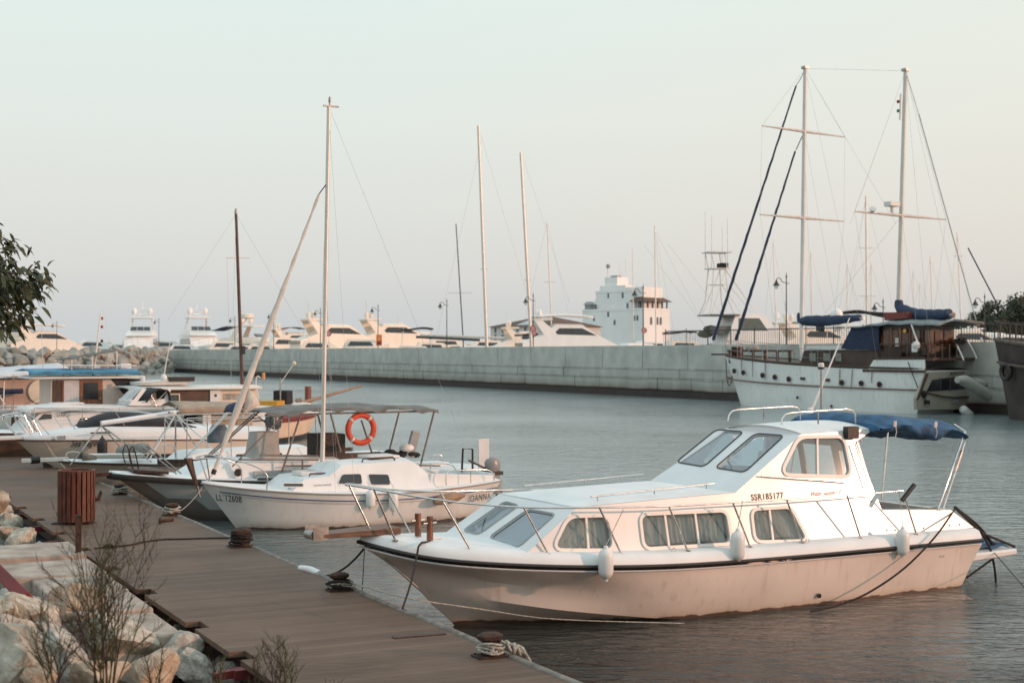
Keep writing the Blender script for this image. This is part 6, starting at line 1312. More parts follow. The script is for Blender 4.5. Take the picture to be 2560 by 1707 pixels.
# ---------------------------------------------------------------- breakwater of boulders at the left
FR=[mat('far_rock_%s'%n,c,.95,var=.22,scale=.7,bump=.5,bscale=3) for n,c in (('grey',(.40,.42,.39)),('tan',(.46,.42,.36)),('dull',(.34,.35,.32)))]
def farrocks():
    rnd=random.Random(21); ms=[]
    for i in range(6):
        me=rockmesh(100+i,3,.8); me.materials.clear(); me.materials.append(FR[i%3]); ms.append(me)
    b=M(); A=V(-57,241,0); B=V(-75,215,0)
    # core mound
    C0=[V(-58,230,0),V(-64,203,0),V(-75,190,0),V(-110,180,0)]
    rows=[]
    for p in C0: rows.append([p+V(0,-2,-1),p+V(-.5,3,2.0),p+V(-1,6,3.3),p+V(-3,12,3.3),p+V(-4,20,-1)])
    b.grid(rows); o=b.build('breakwater_core',mat('core_earth',(.09,.07,.055),.95),None,60); o['kind']='structure'
    P=catmull([V(-56.5,233,0),V(-59,216,0),V(-65,201,0),V(-77,190,0),V(-92,183,0)],60); k=0
    for row,(dy,z,n) in enumerate(((-1.5,.4,46),(.8,1.3,46),(2.6,2.2,46),(4.3,3.0,44),(6.2,3.6,40))):
        for j in range(n):
            u=(j+rnd.random()*.7)/n; p=P[min(59,int(u*59))]; s=rnd.uniform(1.0,1.85)*.78
            q=p+V(rnd.uniform(-.5,.5)-dy*.25,dy+rnd.uniform(-.5,.5),z+rnd.uniform(-.2,.2)-.2)
            i=rnd.randrange(6); o=rock(i,q,(s*1.2,s*1.1,s),rnd.random()*6.3,'%s %s breakwater boulder in the %s course of the pile across the harbour'%(['angular','blocky','broken'][i//2],['grey','tan','dull grey'][i%3],['lowest','second','third','fourth','top'][row]),'boulders of the breakwater at the left',me=ms[i],name='breakwater_boulder',tilt=(rnd.uniform(-.6,.6),rnd.uniform(-.6,.6))); k+=1
    # distant second mole, low and pale, closing the horizon
    b=M(); rows=[]
    for i in range(160):
        x=-230+i*2.2; d=430; h=4.6+1.3*mnoise(V(i*.5,0,0))+.8*mnoise(V(i*1.9,3,0)); rows.append([V(x,d-8,-1),V(x,d-4+mnoise(V(i,7,1))*2,h*.5),V(x,d,h+1.2),V(x,d+8,-1)])
    b.grid(rows); o=b.build('distant_mole',mat('mole_rock',(.42,.40,.37),.95,var=.25,scale=.6),None,0); o['kind']='structure'
farrocks()
# ---------------------------------------------------------------- street lamps and signs
LAMPM=mat('lamp_iron',(.07,.075,.075),.6,.3,var=.2)
def lamp(px,ytop,py,depth,label,hflip=False,sign=None):
    base=D_(px,py,depth); base.z=3.3; top=D_(px,ytop,depth).z-3.3; r=emp('street_lamp',base,0,label,'street lamp','street lamps along the quay')
    b=M(); b.tube([V(0,0,0),V(0,0,top)],.055,8,r2=.035); b.lathe([(.13,0),(.13,.5),(.08,.6)],(0,0,0),8); b.lathe([(.03,0),(.07,.08),(.03,.2),(.005,.45)],(0,0,top),8); b.build('post',LAMPM,r)
    s=1 if hflip else -1
    b=M(); b.tube(catmull([V(0,0,top-.35),V(.28*s,0,top-.28),V(.42*s,0,top-.05),V(.60*s,0,top+.0),V(.70*s,0,top-.10),V(.72*s,0,top-.2)],18),.028,6); b.tube([V(0,0,top-.38),V(-.22*s,0,top-.38)],.025,6); b.build('arm',LAMPM,r)
    b=M(); b.lathe([(.04,.0),(.06,-.08),(.10,-.18),(.24,-.40),(.25,-.44),(.01,-.42)],(.72*s,0,top-.12),16); b.build('lamp_shade',LAMPM,r)
    b=M(); b.lathe([(.15,-.43),(.15,-.56),(.09,-.66),(.01,-.68)],(.72*s,0,top-.12),12); b.build('lamp_glass',glassmat('lamp_glass',(.75,.8,.8),.5),r)
    return r
def wdepth(px):  # depth of the wall line at a sight line
    x=(px-CX)/F_; a=WA+WN*3.2; t=(a.x-x*a.y)/(x*WDv.y-WDv.x); return a.y+WDv.y*t
for px,yt,py,l in ((142,808,870,'street lamp furthest left, beyond the bright sleek cruiser'),(397,800,870,'street lamp right of the twin dome yacht above the breakwater end'),):
    d=255 if px>200 else 235; lamp(px,yt,py,d,l)
for px,yt,l in ((587,795,'street lamp just left of the brown mast, among the yachts'),(684,785,'street lamp partly behind the furled white sail'),(801,776,'street lamp just left of the tall pale mast'),(945,768,'street lamp with an orange notice board on its post'),(1117,755,'street lamp standing left of the pale warehouse roof'),(1333,742,'street lamp in front of the second tall mast, with red ring signs'),(1608,722,'street lamp in front of the white stepped building'),(1966,695,'tall street lamp left of the schooner foremast'),(2208,757,'street lamp between the two masts behind the schooner awning'),(2462,745,'street lamp in front of the tree covered hill')):
    lamp(px,yt,865,wdepth(px) if px<2000 else (118 if px<2300 else 108),l)
def signbox(px,py,w,h,depth,m,label,disc=None,name='notice_board'):
    p=D_(px,py,depth); k=depth/F_; r=emp(name,V(p.x,p.y-.12,p.z-h*k/2),0,label,'sign')
    b=M(); b.box(-w*k/2,w*k/2,-.05,.05,0,h*k); b.build('board',m,r,0)
    if disc: b=M(); b.box(-w*k*.42,w*k*.42,-.06,-.05,h*k*.04,h*k*.38); b.build('lower_panel',disc,r,0); b=M(); b.prism([V(-w*k*.2,-.07,h*k*.55),V(w*k*.2,-.07,h*k*.55),V(0,-.07,h*k*.85)],V(0,.01,0)); b.build('warning_triangle',REFL,r,0)
    return r
def ringsign(px,py,rp,depth,label,hole=True):
    p=D_(px,py,depth); k=depth/F_; r=emp('round_sign',V(p.x,p.y-.15,p.z),0,label,'sign','red round signs on the quay lamps'); b=M(); b.lathe([(rp*k,0),(rp*k,.04)],(0,0,0),20,(0,-1,0)); b.build('disc',mat('sign_red',(.55,.06,.05),.5),r,0)
    b=M(); b.lathe([(rp*k*.62,0),(rp*k*.62,.012)],(0,-.04,0),20,(0,-1,0)); b.build('inner_disc',REFL,r,0); b=M(); b.obox((0,-.056,0),(rp*k*.8,.008,rp*k*.28)); b.build('bar',mat('sign_red',(.55,.06,.05),.5),r,0)
d=wdepth(945)-.2; signbox(948,850,14,27,d,mat('sign_orange',(.80,.25,.03),.5),'orange notice board with a red lower part on the lamp post',REDP)
ringsign(822,834,7,wdepth(822)+2,'red rimmed ring on the side of the cream cruiser beside the pale mast')
ringsign(1335,833,6.5,wdepth(1335)-.2,'lower red round sign on the lamp post by the second mast'); ringsign(1332,822,8,wdepth(1335)-.0,'upper red and white round sign on the lamp post by the second mast')
ringsign(1610,826,7,wdepth(1610)-.2,'white round sign with red rim on the lamp post before the white building')
# ---------------------------------------------------------------- yachts beyond the quay
YW=mat('yacht_white',(.86,.83,.79),.35,var=.05,scale=.5); YP=mat('yacht_warm',(.88,.76,.64),.4,var=.05,scale=.5); YB=mat('yacht_blue_hull',(.25,.34,.38),.4)
def yacht(kind,px,depth,s,th,label,hullm=None,m=None,opt=''):
    m=m or YW; depth+=35+20*(kind=='fly'); s*=1.12; x=(px-CX)/F_*depth; r=emp({'fly':'motor_yacht','sport':'sport_cruiser','small':'small_cruiser'}[kind],V(x,depth,0),th,label,'yacht'); r.scale=(s*.95,s*.95,s*1.10) if kind=='fly' else (s*.80,s*.95,s*1.32)
    # origin amidships
    g=ghull(r,-10,10,3.0,2.3,2.2,5.2,-8.6,9.6,tf=.9,m=hullm or m,draft=.6,N=20)
    if kind=='fly':
        cab(r,[(-5.2,2.3),(-3.0,4.1),(7.2,4.2),(7.6,2.0)],2.2,1.9,m,'superstructure',wins=[[(-3.6,3.05),(-2.4,3.85),(5.8,3.8),(6.2,3.1)]],camber=.1)
        fpanel(r,(-4.2,3.05),(-3.1,3.95),1.9,1.75,DGLASS,'windscreen',None,3)
        cab(r,[(-3.6,4.15),(-1.0,4.9),(6.5,4.75),(7.6,4.2)],1.95,1.75,m,'flybridge',camber=0); fpanel(r,(-1.2,4.85),(-.5,5.35),1.5,1.4,FGLASS,'fly_screen',None,3)
        b=M(); 
        for q in (1,-1): b.prism([V(3.2,1.7*q,4.7),V(4.6,1.7*q,4.7),V(3.2,1.5*q,6.5),V(2.2,1.5*q,6.5)],V(0,-.15*q,0))
        b.box(-.6,4.4,-1.6,1.6,6.45,6.62); b.build('hardtop_arch',m,r,0,bevel=.05)
        for y in (-1.15,1.15): b=M(); b.cyl((2.2,y,6.6),(2.2,y,7.1),.08); b.sph((2.2,y,7.4),.42,12,(1,1,1.15)); b.build('dome',m,r)
        b=M(); b.tube([(2.8,0,6.6),(3.0,0,8.6)],.07,6); b.tube([(2.8,-.7,7.6),(2.8,.7,7.6)],.04,5); b.tube([(2.4,-.5,7.0),(2.4,.5,7.0)],.08,6); b.build('mast',m,r)
        railing(r,g,.02,.6,.9,7,WHITEM,r=.03)
        if 'a' in opt: b=M(); b.grid([[V(4.4+.9*i,y,6.5-.1*i+.12*math.sin(i)) for y in (-1.7,-.6,.6,1.7)] for i in range(6)]); b.build('fly_awning',NAVY,r,60,solid=.08)
    elif kind=='sport':
        cab(r,[(-8.0,2.6),(-4.2,3.75),(-1.6,4.75),(2.6,4.8),(4.4,3.9),(7.5,3.2),(7.6,2.1)],2.1,1.5,m,'coachroof',wins=[[(-3.6,3.85),(-1.4,4.5),(2.0,4.5),(3.0,3.95)]],camber=.12)
        fpanel(r,(-4.0,3.85),(-1.7,4.7),1.6,1.4,FGLASS,'windscreen',None,2)
        b=M()
        for q in (1,-1): b.prism([V(1.6,1.75*q,3.6),V(3.6,1.85*q,3.2),V(5.8,1.5*q,5.25),V(4.6,1.5*q,5.25)],V(0,-.2*q,0))
        b.box(3.0,5.9,-1.6,1.6,5.2,5.4); b.build('radar_arch',m,r,0,bevel=.06)
        for y in (-.8,.9): b=M(); b.sph((4.8,y,5.78),.36,12,(1,1,1.1)); b.cyl((4.8,y,5.4),(4.8,y,5.6),.15); b.build('dome',m,r)
        b=M(); b.tube([(5.,0,5.6),(5.3,0,7.3)],.05,6); b.build('aerial',WHITEM,r)
        b=M(); b.box(4.2,8.,-1.6,1.6,2.9,3.2); b.build('cockpit_cover',BEIGE,r,0,bevel=.1)
        if 'h' in opt: b=M(); b.grid([[V(-3.2+1.0*i,y,5.55-.05*abs(y)+.18*math.sin(i/9*3.1)) for y in (-1.8,-.9,0,.9,1.8)] for i in range(10)]); b.build('hardtop',m,r,60,solid=.12)
        if 'a' in opt: b=M(); b.grid([[V(-1+.9*i,y,5.4+.2*math.sin(i*.6)) for y in (-1.7,0,1.7)] for i in range(7)]); b.build('bimini_top',NAVY,r,60,solid=.08); [pipe(r,[V(q,1.6*z,5.4),V(q+.4,1.7*z,3.4)],.04,WHITEM,'bimini_leg') for q in (-.8,3.8) for z in (1,-1)]
    else:
        cab(r,[(-5,2.6),(-2.5,3.6),(2.2,3.7),(3.4,2.4)],1.9,1.5,m,'cabin',wins=[[(-2.4,2.95),(-1.9,3.4),(1.6,3.45),(2.2,2.95)]])
        if 'a' in opt:
            b=M(); b.grid([[V(-.5+1.0*i,y,5.3+.12*math.sin(i*.9)-.04*y*y) for y in (-1.7,-.8,0,.8,1.7)] for i in range(7)]); b.build('bimini_top',BLKC,r,60,solid=.12); [pipe(r,[V(q,1.5*z,5.3),V(q+.2,1.7*z,2.4)],.05,WHITEM,'bimini_leg') for q in (-.2,5.2) for z in (1,-1)]
    return r
Y=[('sport',120,235,1.02,205,'bright sleek sunlit cruiser beyond the breakwater at the left, pointing right',YP,'h'),
('sport',25,240,1.25,200,'sunlit cruiser cut by the left edge behind the tree leaves',YP,''),
('small',232,262,1.05,190,'small white boat just left of the twin dome yacht',None,''),
('fly',352,240,1.30,100,'white yacht with two domes standing above the breakwater end',None,''),
('fly',500,245,1.32,112,'white yacht with dark upper windows at the left end of the wall',None,''),
('fly',640,225,1.05,150,'wide flybridge yacht with a navy awning behind the furled white sail',YP,'a'),
('small',712,222,1.1,200,'low cream boat with tan covers between the furled sail and the pale mast',YP,''),
('sport',842,205,1.12,212,'cream sport cruiser just right of the tall pale mast',YP,''),
('small',790,196,.95,190,'white boat with a grey side window low behind the wall at the pale mast',YP,''),
('sport',985,232,1.2,208,'sunlit cruiser with radar arch right of the orange notice board',YP,''),
('small',900,190,1.0,185,'low white motorboat just left of the orange notice board',YP,''),
('small',1075,185,.9,188,'cream boat with a flat black bimini by the lamp left of the warehouse',YP,'a'),
('small',1030,172,.8,175,'low cream cruiser half hidden by the wall below the black bimini',YP,''),
('small',1180,165,.8,182,'low white boat in front of the warehouse left part',None,''),
('small',1285,158,.72,184,'white boat with a rounded cover in front of the warehouse middle',None,''),
('sport',1425,150,.98,190,'big white flybridge cruiser with two domes and swept arch in front of the warehouse',None,'h'),
('small',1590,160,.85,200,'grey covered boat in front of the white building',None,''),
('small',1668,150,.78,195,'low boat with a red stripe right of the white building lamp',REDP,''),
('fly',1985,170,1.0,200,'white flybridge yacht behind the schooner foremast',None,''),
('sport',2040,150,.92,195,'cream cruiser seen through the railing behind the schooner',YP,''),
('fly',2150,160,.92,190,'yacht with white domes under a long black bimini behind the schooner',None,''),
('sport',2420,140,.86,180,'sunlit cream cruiser behind the railing right of the schooner wheelhouse',YP,''),
('small',2520,150,1.05,185,'white boat at the right edge in front of the hill',None,''),
('small',560,240,1.0,192,'small cream cruiser between the dark windowed yacht and the brown mast',YP,''),
('sport',745,250,1.0,206,'cream arch cruiser far behind, just left of the tall pale mast',YP,'a'),
('small',600,215,.85,186,'low white boat at the foot of the brown mast beyond the wall',None,''),
('small',455,250,.9,188,'low white boat left of the dark windowed yacht',None,''),
('sport',920,262,.95,20,'distant cruiser pointing left behind the orange notice board',None,''),
('small',1135,200,.85,15,'distant cream boat pointing left before the dark thin mast',YP,''),
('small',960,180,.75,190,'low cream tender cruiser right under the orange notice board',YP,''),
('small',1350,190,.8,186,'cream boat with covered deck under the second tall mast',YP,'a'),
('small',1510,175,.8,188,'small boat just left of the white building foot',None,''),
('small',1545,185,.75,20,'small grey boat pointing left at the white building foot',None,''),
('small',1730,165,.8,190,'small boat left of the sportfisher bow',None,'a'),
('fly',1890,235,.9,150,'distant flybridge yacht right of the sportfisher tower',YP,''),
('small',2235,150,.85,190,'white boat behind the schooner mainmast',None,'a'),
('sport',2480,190,.9,200,'cream cruiser far back in front of the hill trees',None,''),
('small',690,262,1.15,195,'cream cruiser behind the furled white sail foot',YP,''),
('small',765,225,1.1,12,'white boat pointing left just behind the tall pale mast',None,''),
('small',880,240,1.1,190,'distant cream cruiser between the ring and the orange board',YP,''),
('sport',1055,240,1.0,196,'cream cruiser with a low arch behind the flat black bimini',YP,''),
('small',1110,215,1.05,190,'cream motorboat right of the flat black bimini',YP,''),
('small',1215,215,1.0,190,'cream motorboat left of the taller pink mast foot',YP,''),
('small',1250,175,.8,14,'small white boat pointing left right of the taller pink mast',None,''),
('sport',1330,205,.95,192,'cream cruiser under the second tall pink mast',YP,''),
('small',1470,205,.95,192,'white boat between the warehouse and the white building',None,''),
('small',1625,200,.95,190,'white boat directly under the street lamp before the white building',None,''),
('small',1700,190,.95,196,'cream motorboat right of the white building',YP,''),
('small',410,270,1.05,190,'small white boat right of the twin dome yacht',None,''),
('small',300,275,.95,190,'small white boat left of the twin dome yacht, above the rocks',None,''),
('small',650,205,.85,190,'low cream boat right of the brown mast',YP,''),
('small',2070,200,1.0,192,'white motorboat far behind the schooner deckhouse',None,''),
('small',2300,190,1.0,192,'white motorboat far behind the schooner awning',None,''),
('small',170,262,1.0,190,'distant cream boat behind the sleek cruiser stern',YP,''),
('small',1935,205,1.05,190,'pale boat far behind the sportfisher stern',None,'')]
for k,px,dp,s,th,lab,mm,op in Y: yacht(k,px,dp,s,th,lab,hullm=mm if mm is not REDP else REDP,m=YP if mm is YP else None,opt=op)
o=bpy.data.objects.new('radar',None)
C.objects.link(o); o.location=D_(617,790,200); o['label']='white drum radar scanner on a bracket beside the brown mast'; o['category']='radar'
b=M(); b.lathe([(.8,0),(.95,.08),(.95,.55),(.85,.65)],(0,0,-.35),20); b.build('scanner_drum',YP,o); pipe(o,[V(0,0,-.35),V(-.4,0,-.9),V(-.9,0,-1.4)],.07,WHITEM,'bracket'); pipe(o,[V(-.9,0,-1.4),V(-.9,0,-6.)],.10,WHITEM,'pole')
b=M(); b.grid([[V(-.3+1.4*i/7,y,0.05*math.sin(i)) for y in (-.9,0,.9)] for i in range(8)])
# black bimini over the yacht behind the schooner
def blackbim():
    d=150; r=emp('long_bimini',D_(2130,800,d),0,'long black bimini on hoops rising behind the schooner between its masts','bimini'); k=d/F_
    pts=[(-80,28),(-78,8),(-60,-8),(0,-20),(70,-14),(110,-4)]
    P=catmull([V(x*k,0,-y*k) for x,y in pts],20); b=M(); b.grid([[p+V(0,yy,.06*math.sin(i+yy)) for yy in (-1.5,-.7,0,.7,1.5)] for i,p in enumerate(P)]); b.build('canvas',BLKC,r,60,solid=.25)
    for x in (-70,-20,40,100): pipe(r,[V(x*k,-1.4,.4),V(x*k,-1.4,-4.)],.05,WHITEM,'leg')
    b=M(); b.sph(V(-50*k,-2,-.9*0+.4),.72,14,(1,1,1.1)); b.build('dome',YW,r)
blackbim()
# ---------------------------------------------------------------- sportfisher with tuna tower
def sportfisher():
    d=128; r=emp('sport_fishing_boat',V((1850-CX)/F_*d,d,0),192,'sport fishing boat with a tall tuna tower and big side window, left of the schooner','fishing boat'); fr=Fr(r.location,192); r.scale=(1,1,1)
    g=ghull(r,-7.5,7.5,4.2,3.4,3.0,4.6,-6.4,7.2,tf=.9,m=YW,N=20)
    L=lambda px,py,y=0:fr.L(px,py,y)
    a=L(1815,858,1.8);b_=L(1842,787,1.8);c=L(1912,787,1.8);e=L(1975,858,1.8)
    cab(r,[(e.x,4.2),(c.x,6.85),(b_.x,6.9),(a.x,4.2)],1.9,1.6,YW,'cabin',wins=[[(L(1920,812,1.8).x,5.4),(L(1900,790,1.8).x,6.5),(L(1848,790,1.8).x,6.5),(L(1846,814,1.8).x,5.4)]],glass=mat('grey_green_glass',(.12,.14,.12),.2))
    b=M(); z=L(1800,790,0).z; x0,x1=L(1832,790,0).x,L(1760,790,0).x; b.box(min(x0,x1),max(x0,x1),-1.8,1.8,z,z+.12); b.box(L(1835,800,0).x,L(1782,800,0).x,-1.5,1.5,z-1.6,z-.9); b.build('cockpit_hardtop',mat('hardtop_dark',(.15,.15,.14),.6),r,0)
    zz=[L(1800,y,0).z for y in (640,672,712,752)]; xs=L(1792,700,0).x
    b=M(); b.box(xs-1.1,xs+1.1,-1.0,1.0,zz[0]+.25,zz[0]+.34); b.box(xs-.9,xs+.9,-.9,.9,zz[1]-.05,zz[1]+.03); b.box(xs-.6,xs+.6,-.6,.6,zz[2]-.05,zz[2]+.02); b.build('tower_platforms',WHITEM,r,0)
    b=M()
    for q in (1,-1):
        b.tube([V(xs-.5,.6*q,zz[0]+.25),V(xs-.7,.8*q,zz[1])],.04,6); b.tube([V(xs+.8,.8*q,zz[0]+.25),V(xs+.5,.8*q,zz[1])],.04,6)
        for dx in (-.55,.55): b.tube([V(xs+dx,.7*q,zz[1]),V(xs+dx*1.4,.9*q,zz[3]),V(xs+dx*2.2,1.4*q,z)],.05,6)
        b.tube([V(xs-.6,.7*q,zz[1]),V(xs+1.0,1.2*q,z)],.03,5); b.tube([V(xs-.8,.8*q,zz[2]),V(xs-3.9,1.5*q,z-1)],.04,5)
    b.tube([V(xs-.7,0,zz[1]+.1),V(xs-4.8,1.,z-1.6)],.05,6); b.build('tower_legs',WHITEM,r,60)
    b=M(); b.box(xs-.9,xs-.2,-.6,.6,zz[1]+.1,zz[1]+.5); b.build('tower_helm_bag',BLKC,r,30,bevel=.05)
    for dx,t in ((1.2,560),(.6,570),(-.4,600),(-.9,575)): pipe(r,[V(xs+dx,.3,zz[1]),V(xs+dx,.3,L(1800,t-30,0).z)],.02,DSTEEL,'fishing_rod',5,r2=.01)
    b=M(); b.sph(V(L(1780,822,-1).x,-1.2,L(1780,822).z),.45,8,(1.8,1,.8)); b.sph(V(L(1765,835,-1).x,-1.2,L(1765,835).z),.5,8,(1.6,1,.7)); b.build('covered_tender',mat('green_cover',(.14,.15,.09),.8,var=.2),r,60)
    for q0,q1 in (((1630,570),(1765,820)),((1575,530),(1690,690))): pass
sportfisher()
# ---------------------------------------------------------------- masts standing in the marina behind
def farmast(x0,y0,x1,y1,depth,rp,label,m=ALU,spr=(),boom=None,stays=()):
    a=D_(x0,y0,depth); c=D_(x1,y1,depth); base=V(c.x+(c.x-a.x)*.05,depth,0); r=emp('sailing_yacht',base,0,label,'sailing yacht'); k=depth/F_
    b=M(); b.tube([V(c.x-base.x,0,1.5),c-base,(a+c)/2-base,a-base],rp*k,8,r2=rp*k*.75); mo=b.build('mast',m,r,60)
    g=ghull(r,-6,6,1.9,1.5,1.4,3.6,-5,5.6,m=YW,N=14); cab(r,[(-2.5,1.5),(-1.8,2.2),(2.5,2.2),(3.2,1.5)],1.2,1.0,YW,'coachroof')
    for y,w in spr: p=a.lerp(c,(y-y0)/(y1-y0))-base; pipe(r,[p-V(w*k,0,0),p+V(w*k,0,0)],1.0*k,WHITEM,'spreader',5)
    if boom: p=[D_(*q,depth)-base for q in boom]; pipe(r,p,3.2*k,m if len(boom)<3 else m,'boom',8)
    for q0,q1 in stays: pipe(r,[D_(*q0,depth)-base,D_(*q1,depth)-base],.22*k,WIRE,'stay',4)
farmast(1196,315,1217,865,175,4.6,'sailing yacht with the taller pink lit mast behind the wall centre',ALU,((673,10),),((1050,838),(1260,845)),(((1200,330),(1320,745)),((1205,345),(1090,850))))
farmast(1302,382,1328,860,170,4.4,'sailing yacht with the second pink lit mast, ring signs beside it',ALU,((700,9),),None,(((1306,390),(1425,760)),))
farmast(1140,560,1158,850,180,1.7,'sailing yacht with a thin dark mast left of the tallest pink mast',mat('dark_mast',(.04,.05,.06),.4),((732,30),),((1040,842),(1200,850)))
farmast(1368,555,1380,850,210,1.8,'sailing yacht with a thin grey mast left of the white building',ALU,((705,14),),None,(((1368,555),(1300,850)),((1368,555),(1425,800))))
farmast(1637,565,1640,840,190,2.0,'sailing yacht with a grey mast right of the white building',ALU,(),None,(((1640,580),(1768,830)),((1637,570),(1690,860)),((1637,570),(1660,860)),((1608,610),(1780,840)),((1670,610),(1800,780))))
farmast(1581,622,1584,840,230,1.2,'sailing yacht with a short thin mast before the white building tower',ALU)
farmast(2165,490,2167,780,160,3.0,'sailing yacht with a thick grey mast between the schooner masts',ALU,((620,18),(740,22)),None,(((2165,495),(2108,790)),((2165,495),(2120,790)),((2165,495),(2240,800))))
for i,(x0,y0,x1,y1,rp,l) in enumerate(((1933,600,1940,830,1.3,'far mast just left of the schooner foremast'),(2027,625,2030,800,1.5,'far mast just right of the schooner foremast'),(2118,660,2118,800,1.5,'short far mast left of the thick grey one'),(2178,655,2178,800,1.5,'short far mast touching the thick grey one'),(2326,640,2331,800,1.6,'far mast half way right of the schooner mainmast'),(2283,675,2284,800,1.1,'short far mast right behind the schooner mainmast'),(2299,705,2300,800,1.0,'shortest far mast right of the schooner mainmast'),(2393,582,2403,815,1.7,'leaning far mast at the right with a slanted spreader'))):
    farmast(x0,y0,x1,y1,220+i*6,rp,l,ALU,((640,12),) if i in (7,) else (),None,(((x0,y0+5),(x0-25,y1)),((x0,y0+5),(x0+40,y1))))
# ---------------------------------------------------------------- buildings
BW=mat('render_white',(.86,.85,.82),.85,var=.06,scale=.15,streak=(.6,.57,.52)); TILE=mat('roof_tile',(.20,.13,.10),.9,var=.2,scale=1.5,wave=(1.6,.5,'X',.4)); WINM=mat('window_grey',(.13,.15,.17),.3,var=.2)
def tower():
    d=330; c0=D_(1610,877,d); base=V(c0.x,d,0); r=emp('harbour_building',base,45,'white stepped harbour building with a tall tower and tiled loggia','building'); kx=d/F_/.7071
    zof=lambda py:3.6+(877-py)*d/F_
    def blk(ox,oy,lx,ly,zt,z0=0,nm='wall',m=BW): b=M(); b.box(ox,ox+lx,oy,oy+ly,z0,zt); return b.build(nm,m,r,0)
    def par(ox,oy,lx,ly,zt):
        b=M(); h=.5
        b.box(ox-.1,ox+lx+.1,oy-.1,oy+.15,zt,zt+h); b.box(ox-.1,ox+.15,oy+.15,oy+ly+.1,zt,zt+h); b.build('parapet',BW,r,0)
    blk(0,0,9.6,19.2,zof(775)); par(0,0,9.6,19.2,zof(775)+.003)
    blk(.6,3.2,6.2,12.2,zof(728)); par(.6,3.2,6.2,12.2,zof(728)+.003); blk(.9,6.4,3.2,8.0,zof(710)); blk(1.3,5.0,1,11.5,zof(745)); blk(1.4,9.4,4.1,3.9,zof(688)); blk(1.6,9.6,1.6,2.0,zof(684),zof(688),'roof_hut',GREYP)
    blk(1.,1.0,7.,5.,zof(716),zof(775)-.1,'upper_wall')
    # arched and plain windows on both faces
    def win(face,u,z,w,h,arch=False):
        P=[(u-w/2,z),(u+w/2,z),(u+w/2,z+h)]+([(u+w/2*math.cos(t),z+h+w/2*math.sin(t)) for t in (.5,1.,1.57,2.1,2.6)] if arch else [])+[(u-w/2,z+h)]
        b=M(); f0,off=face
        if f0=='R': b.prism([V(a,off-.02,c) for a,c in P],V(0,.06,0))
        else: b.prism([V(off-.02,a,c) for a,c in P],V(.06,0,0))
        b.build('window',WINM,r,0)
    for u in (2.6,4.9,6.1): win(('R',0),u,zof(811),.8,1.4,True)
    for u,z in ((2.0,zof(801)),(2.9,zof(801)),(9,zof(811)),(15,zof(770)-.0),(11,zof(790)),(15.5,zof(800))): win(('L',0),u,z,.6,1.2)
    win(('L',.6),7,zof(743),.6,1.3); win(('L',.6),11.5,zof(742),.5,1.2); win(('L',.6),5.5,zof(770),.6,1.3); win(('R',3.2),3.5,zof(772),1.2,1.6); win(('L',1.4),10.5,zof(727),.6,1.3); win(('R',9.4),3.4,zof(720),.5,.5)
    # loggia with hipped tile roof
    z0=zof(775)+.02; z1=zof(753)
    for x in (1.5,3.3,5.1,6.9,8.7): b=M(); b.box(x-.12,x+.12,.1,.34,z0,z1); b.build('loggia_post',DWOOD,r,0)
    b=M(); b.hexa([(-.6,-.6,z1),(9.9,-.6,z1),(9.9,4.2,z1),(-.6,4.2,z1),(.8,1.2,zof(741)),(8.4,1.2,zof(741)),(8.4,3,zof(741)),(.8,3,zof(741))]); b.build('loggia_roof',TILE,r,0)
    b=M(); b.box(.0,9.,1.6,1.8,z0,z1); b.build('loggia_shade',WINM,r,0)
    b=M(); b.hexa([(.5,17,zof(757)),(2.8,17,zof(757)),(2.8,19.6,zof(757)),(.5,19.6,zof(757)),(1.2,17.8,zof(749)),(2,17.8,zof(749)),(2,19,zof(749)),(1.2,19,zof(749))]); b.build('corner_roof',GREYP,r,0); b=M(); b.box(.8,2.6,17.4,19.2,zof(775),zof(757)); b.build('corner_loggia',GREYP,r,0)
    for x,y,t in ((1.6,12.6,658),(3,10,655),(5,9.8,640),(5.,11,670)): pipe(r,[V(x,y,zof(690)),V(x,y,zof(t))],.07,WHITEM,'aerial',5)
    b=M(); b.sph(V(1.6,12.4,zof(659)),.55,10); b.build('weather_dome',mat('dome_grey',(.35,.36,.36),.5),r)
tower()
def warehouse():
    d=262; base=V((1384-CX)/F_*d,d,0); r=emp('warehouse',base,45,'long pale warehouse with a low brown hipped roof and two rows of small windows','building'); zof=lambda py:3.6+(877-py)*d/F_; k=d/F_/.7071
    ly=160*k; lx=125*k; b=M(); b.box(0,lx,0,ly,0,zof(815)); b.build('wall',mat('warehouse_wall',(.60,.58,.55),.85,var=.06,scale=.2),r,0)
    z0=zof(815)+.003; z1=zof(788); b=M(); b.add([V(-.5,-.5,z0),V(lx+.5,-.5,z0),V(lx+.5,ly+.5,z0),V(-.5,ly+.5,z0),V(lx/2,lx/2,z1),V(lx/2,ly-lx/2,z1)],[[0,1,4],[1,2,5,4],[2,3,5],[3,0,4,5],[0,3,2,1]]); b.build('roof',TILE,r,0)
    b=M(); 
    for (u0,u1,w0,w1) in ((ly*.35,ly*.62,.35,.9),):
        def rp(y,t): return V(-.5+(lx/2+.5)*t,y,z0+(z1-z0)*t+.03)
        b.add([rp(u0,w0-.2),rp(u1,w0-.2),rp(u1,w1),rp(u0,w1)],[[0,1,2,3]])
    b.build('solar_panels',mat('panel_sheen',(.35,.38,.40),.25),r,0)
    for i in range(8):
        for z in (zof(830),zof(848)): b=M(); b.box(-.04,.0,1.+i*ly/8.3,1.55+i*ly/8.3,z,z+1.0); b.build('window',WINM,r,0)
    b=M(); b.box(-.05,lx+.05,-.05,0,zof(817),zof(815)); b.build('eaves_band',mat('salmon',(.45,.22,.14),.8),r,0)
warehouse()
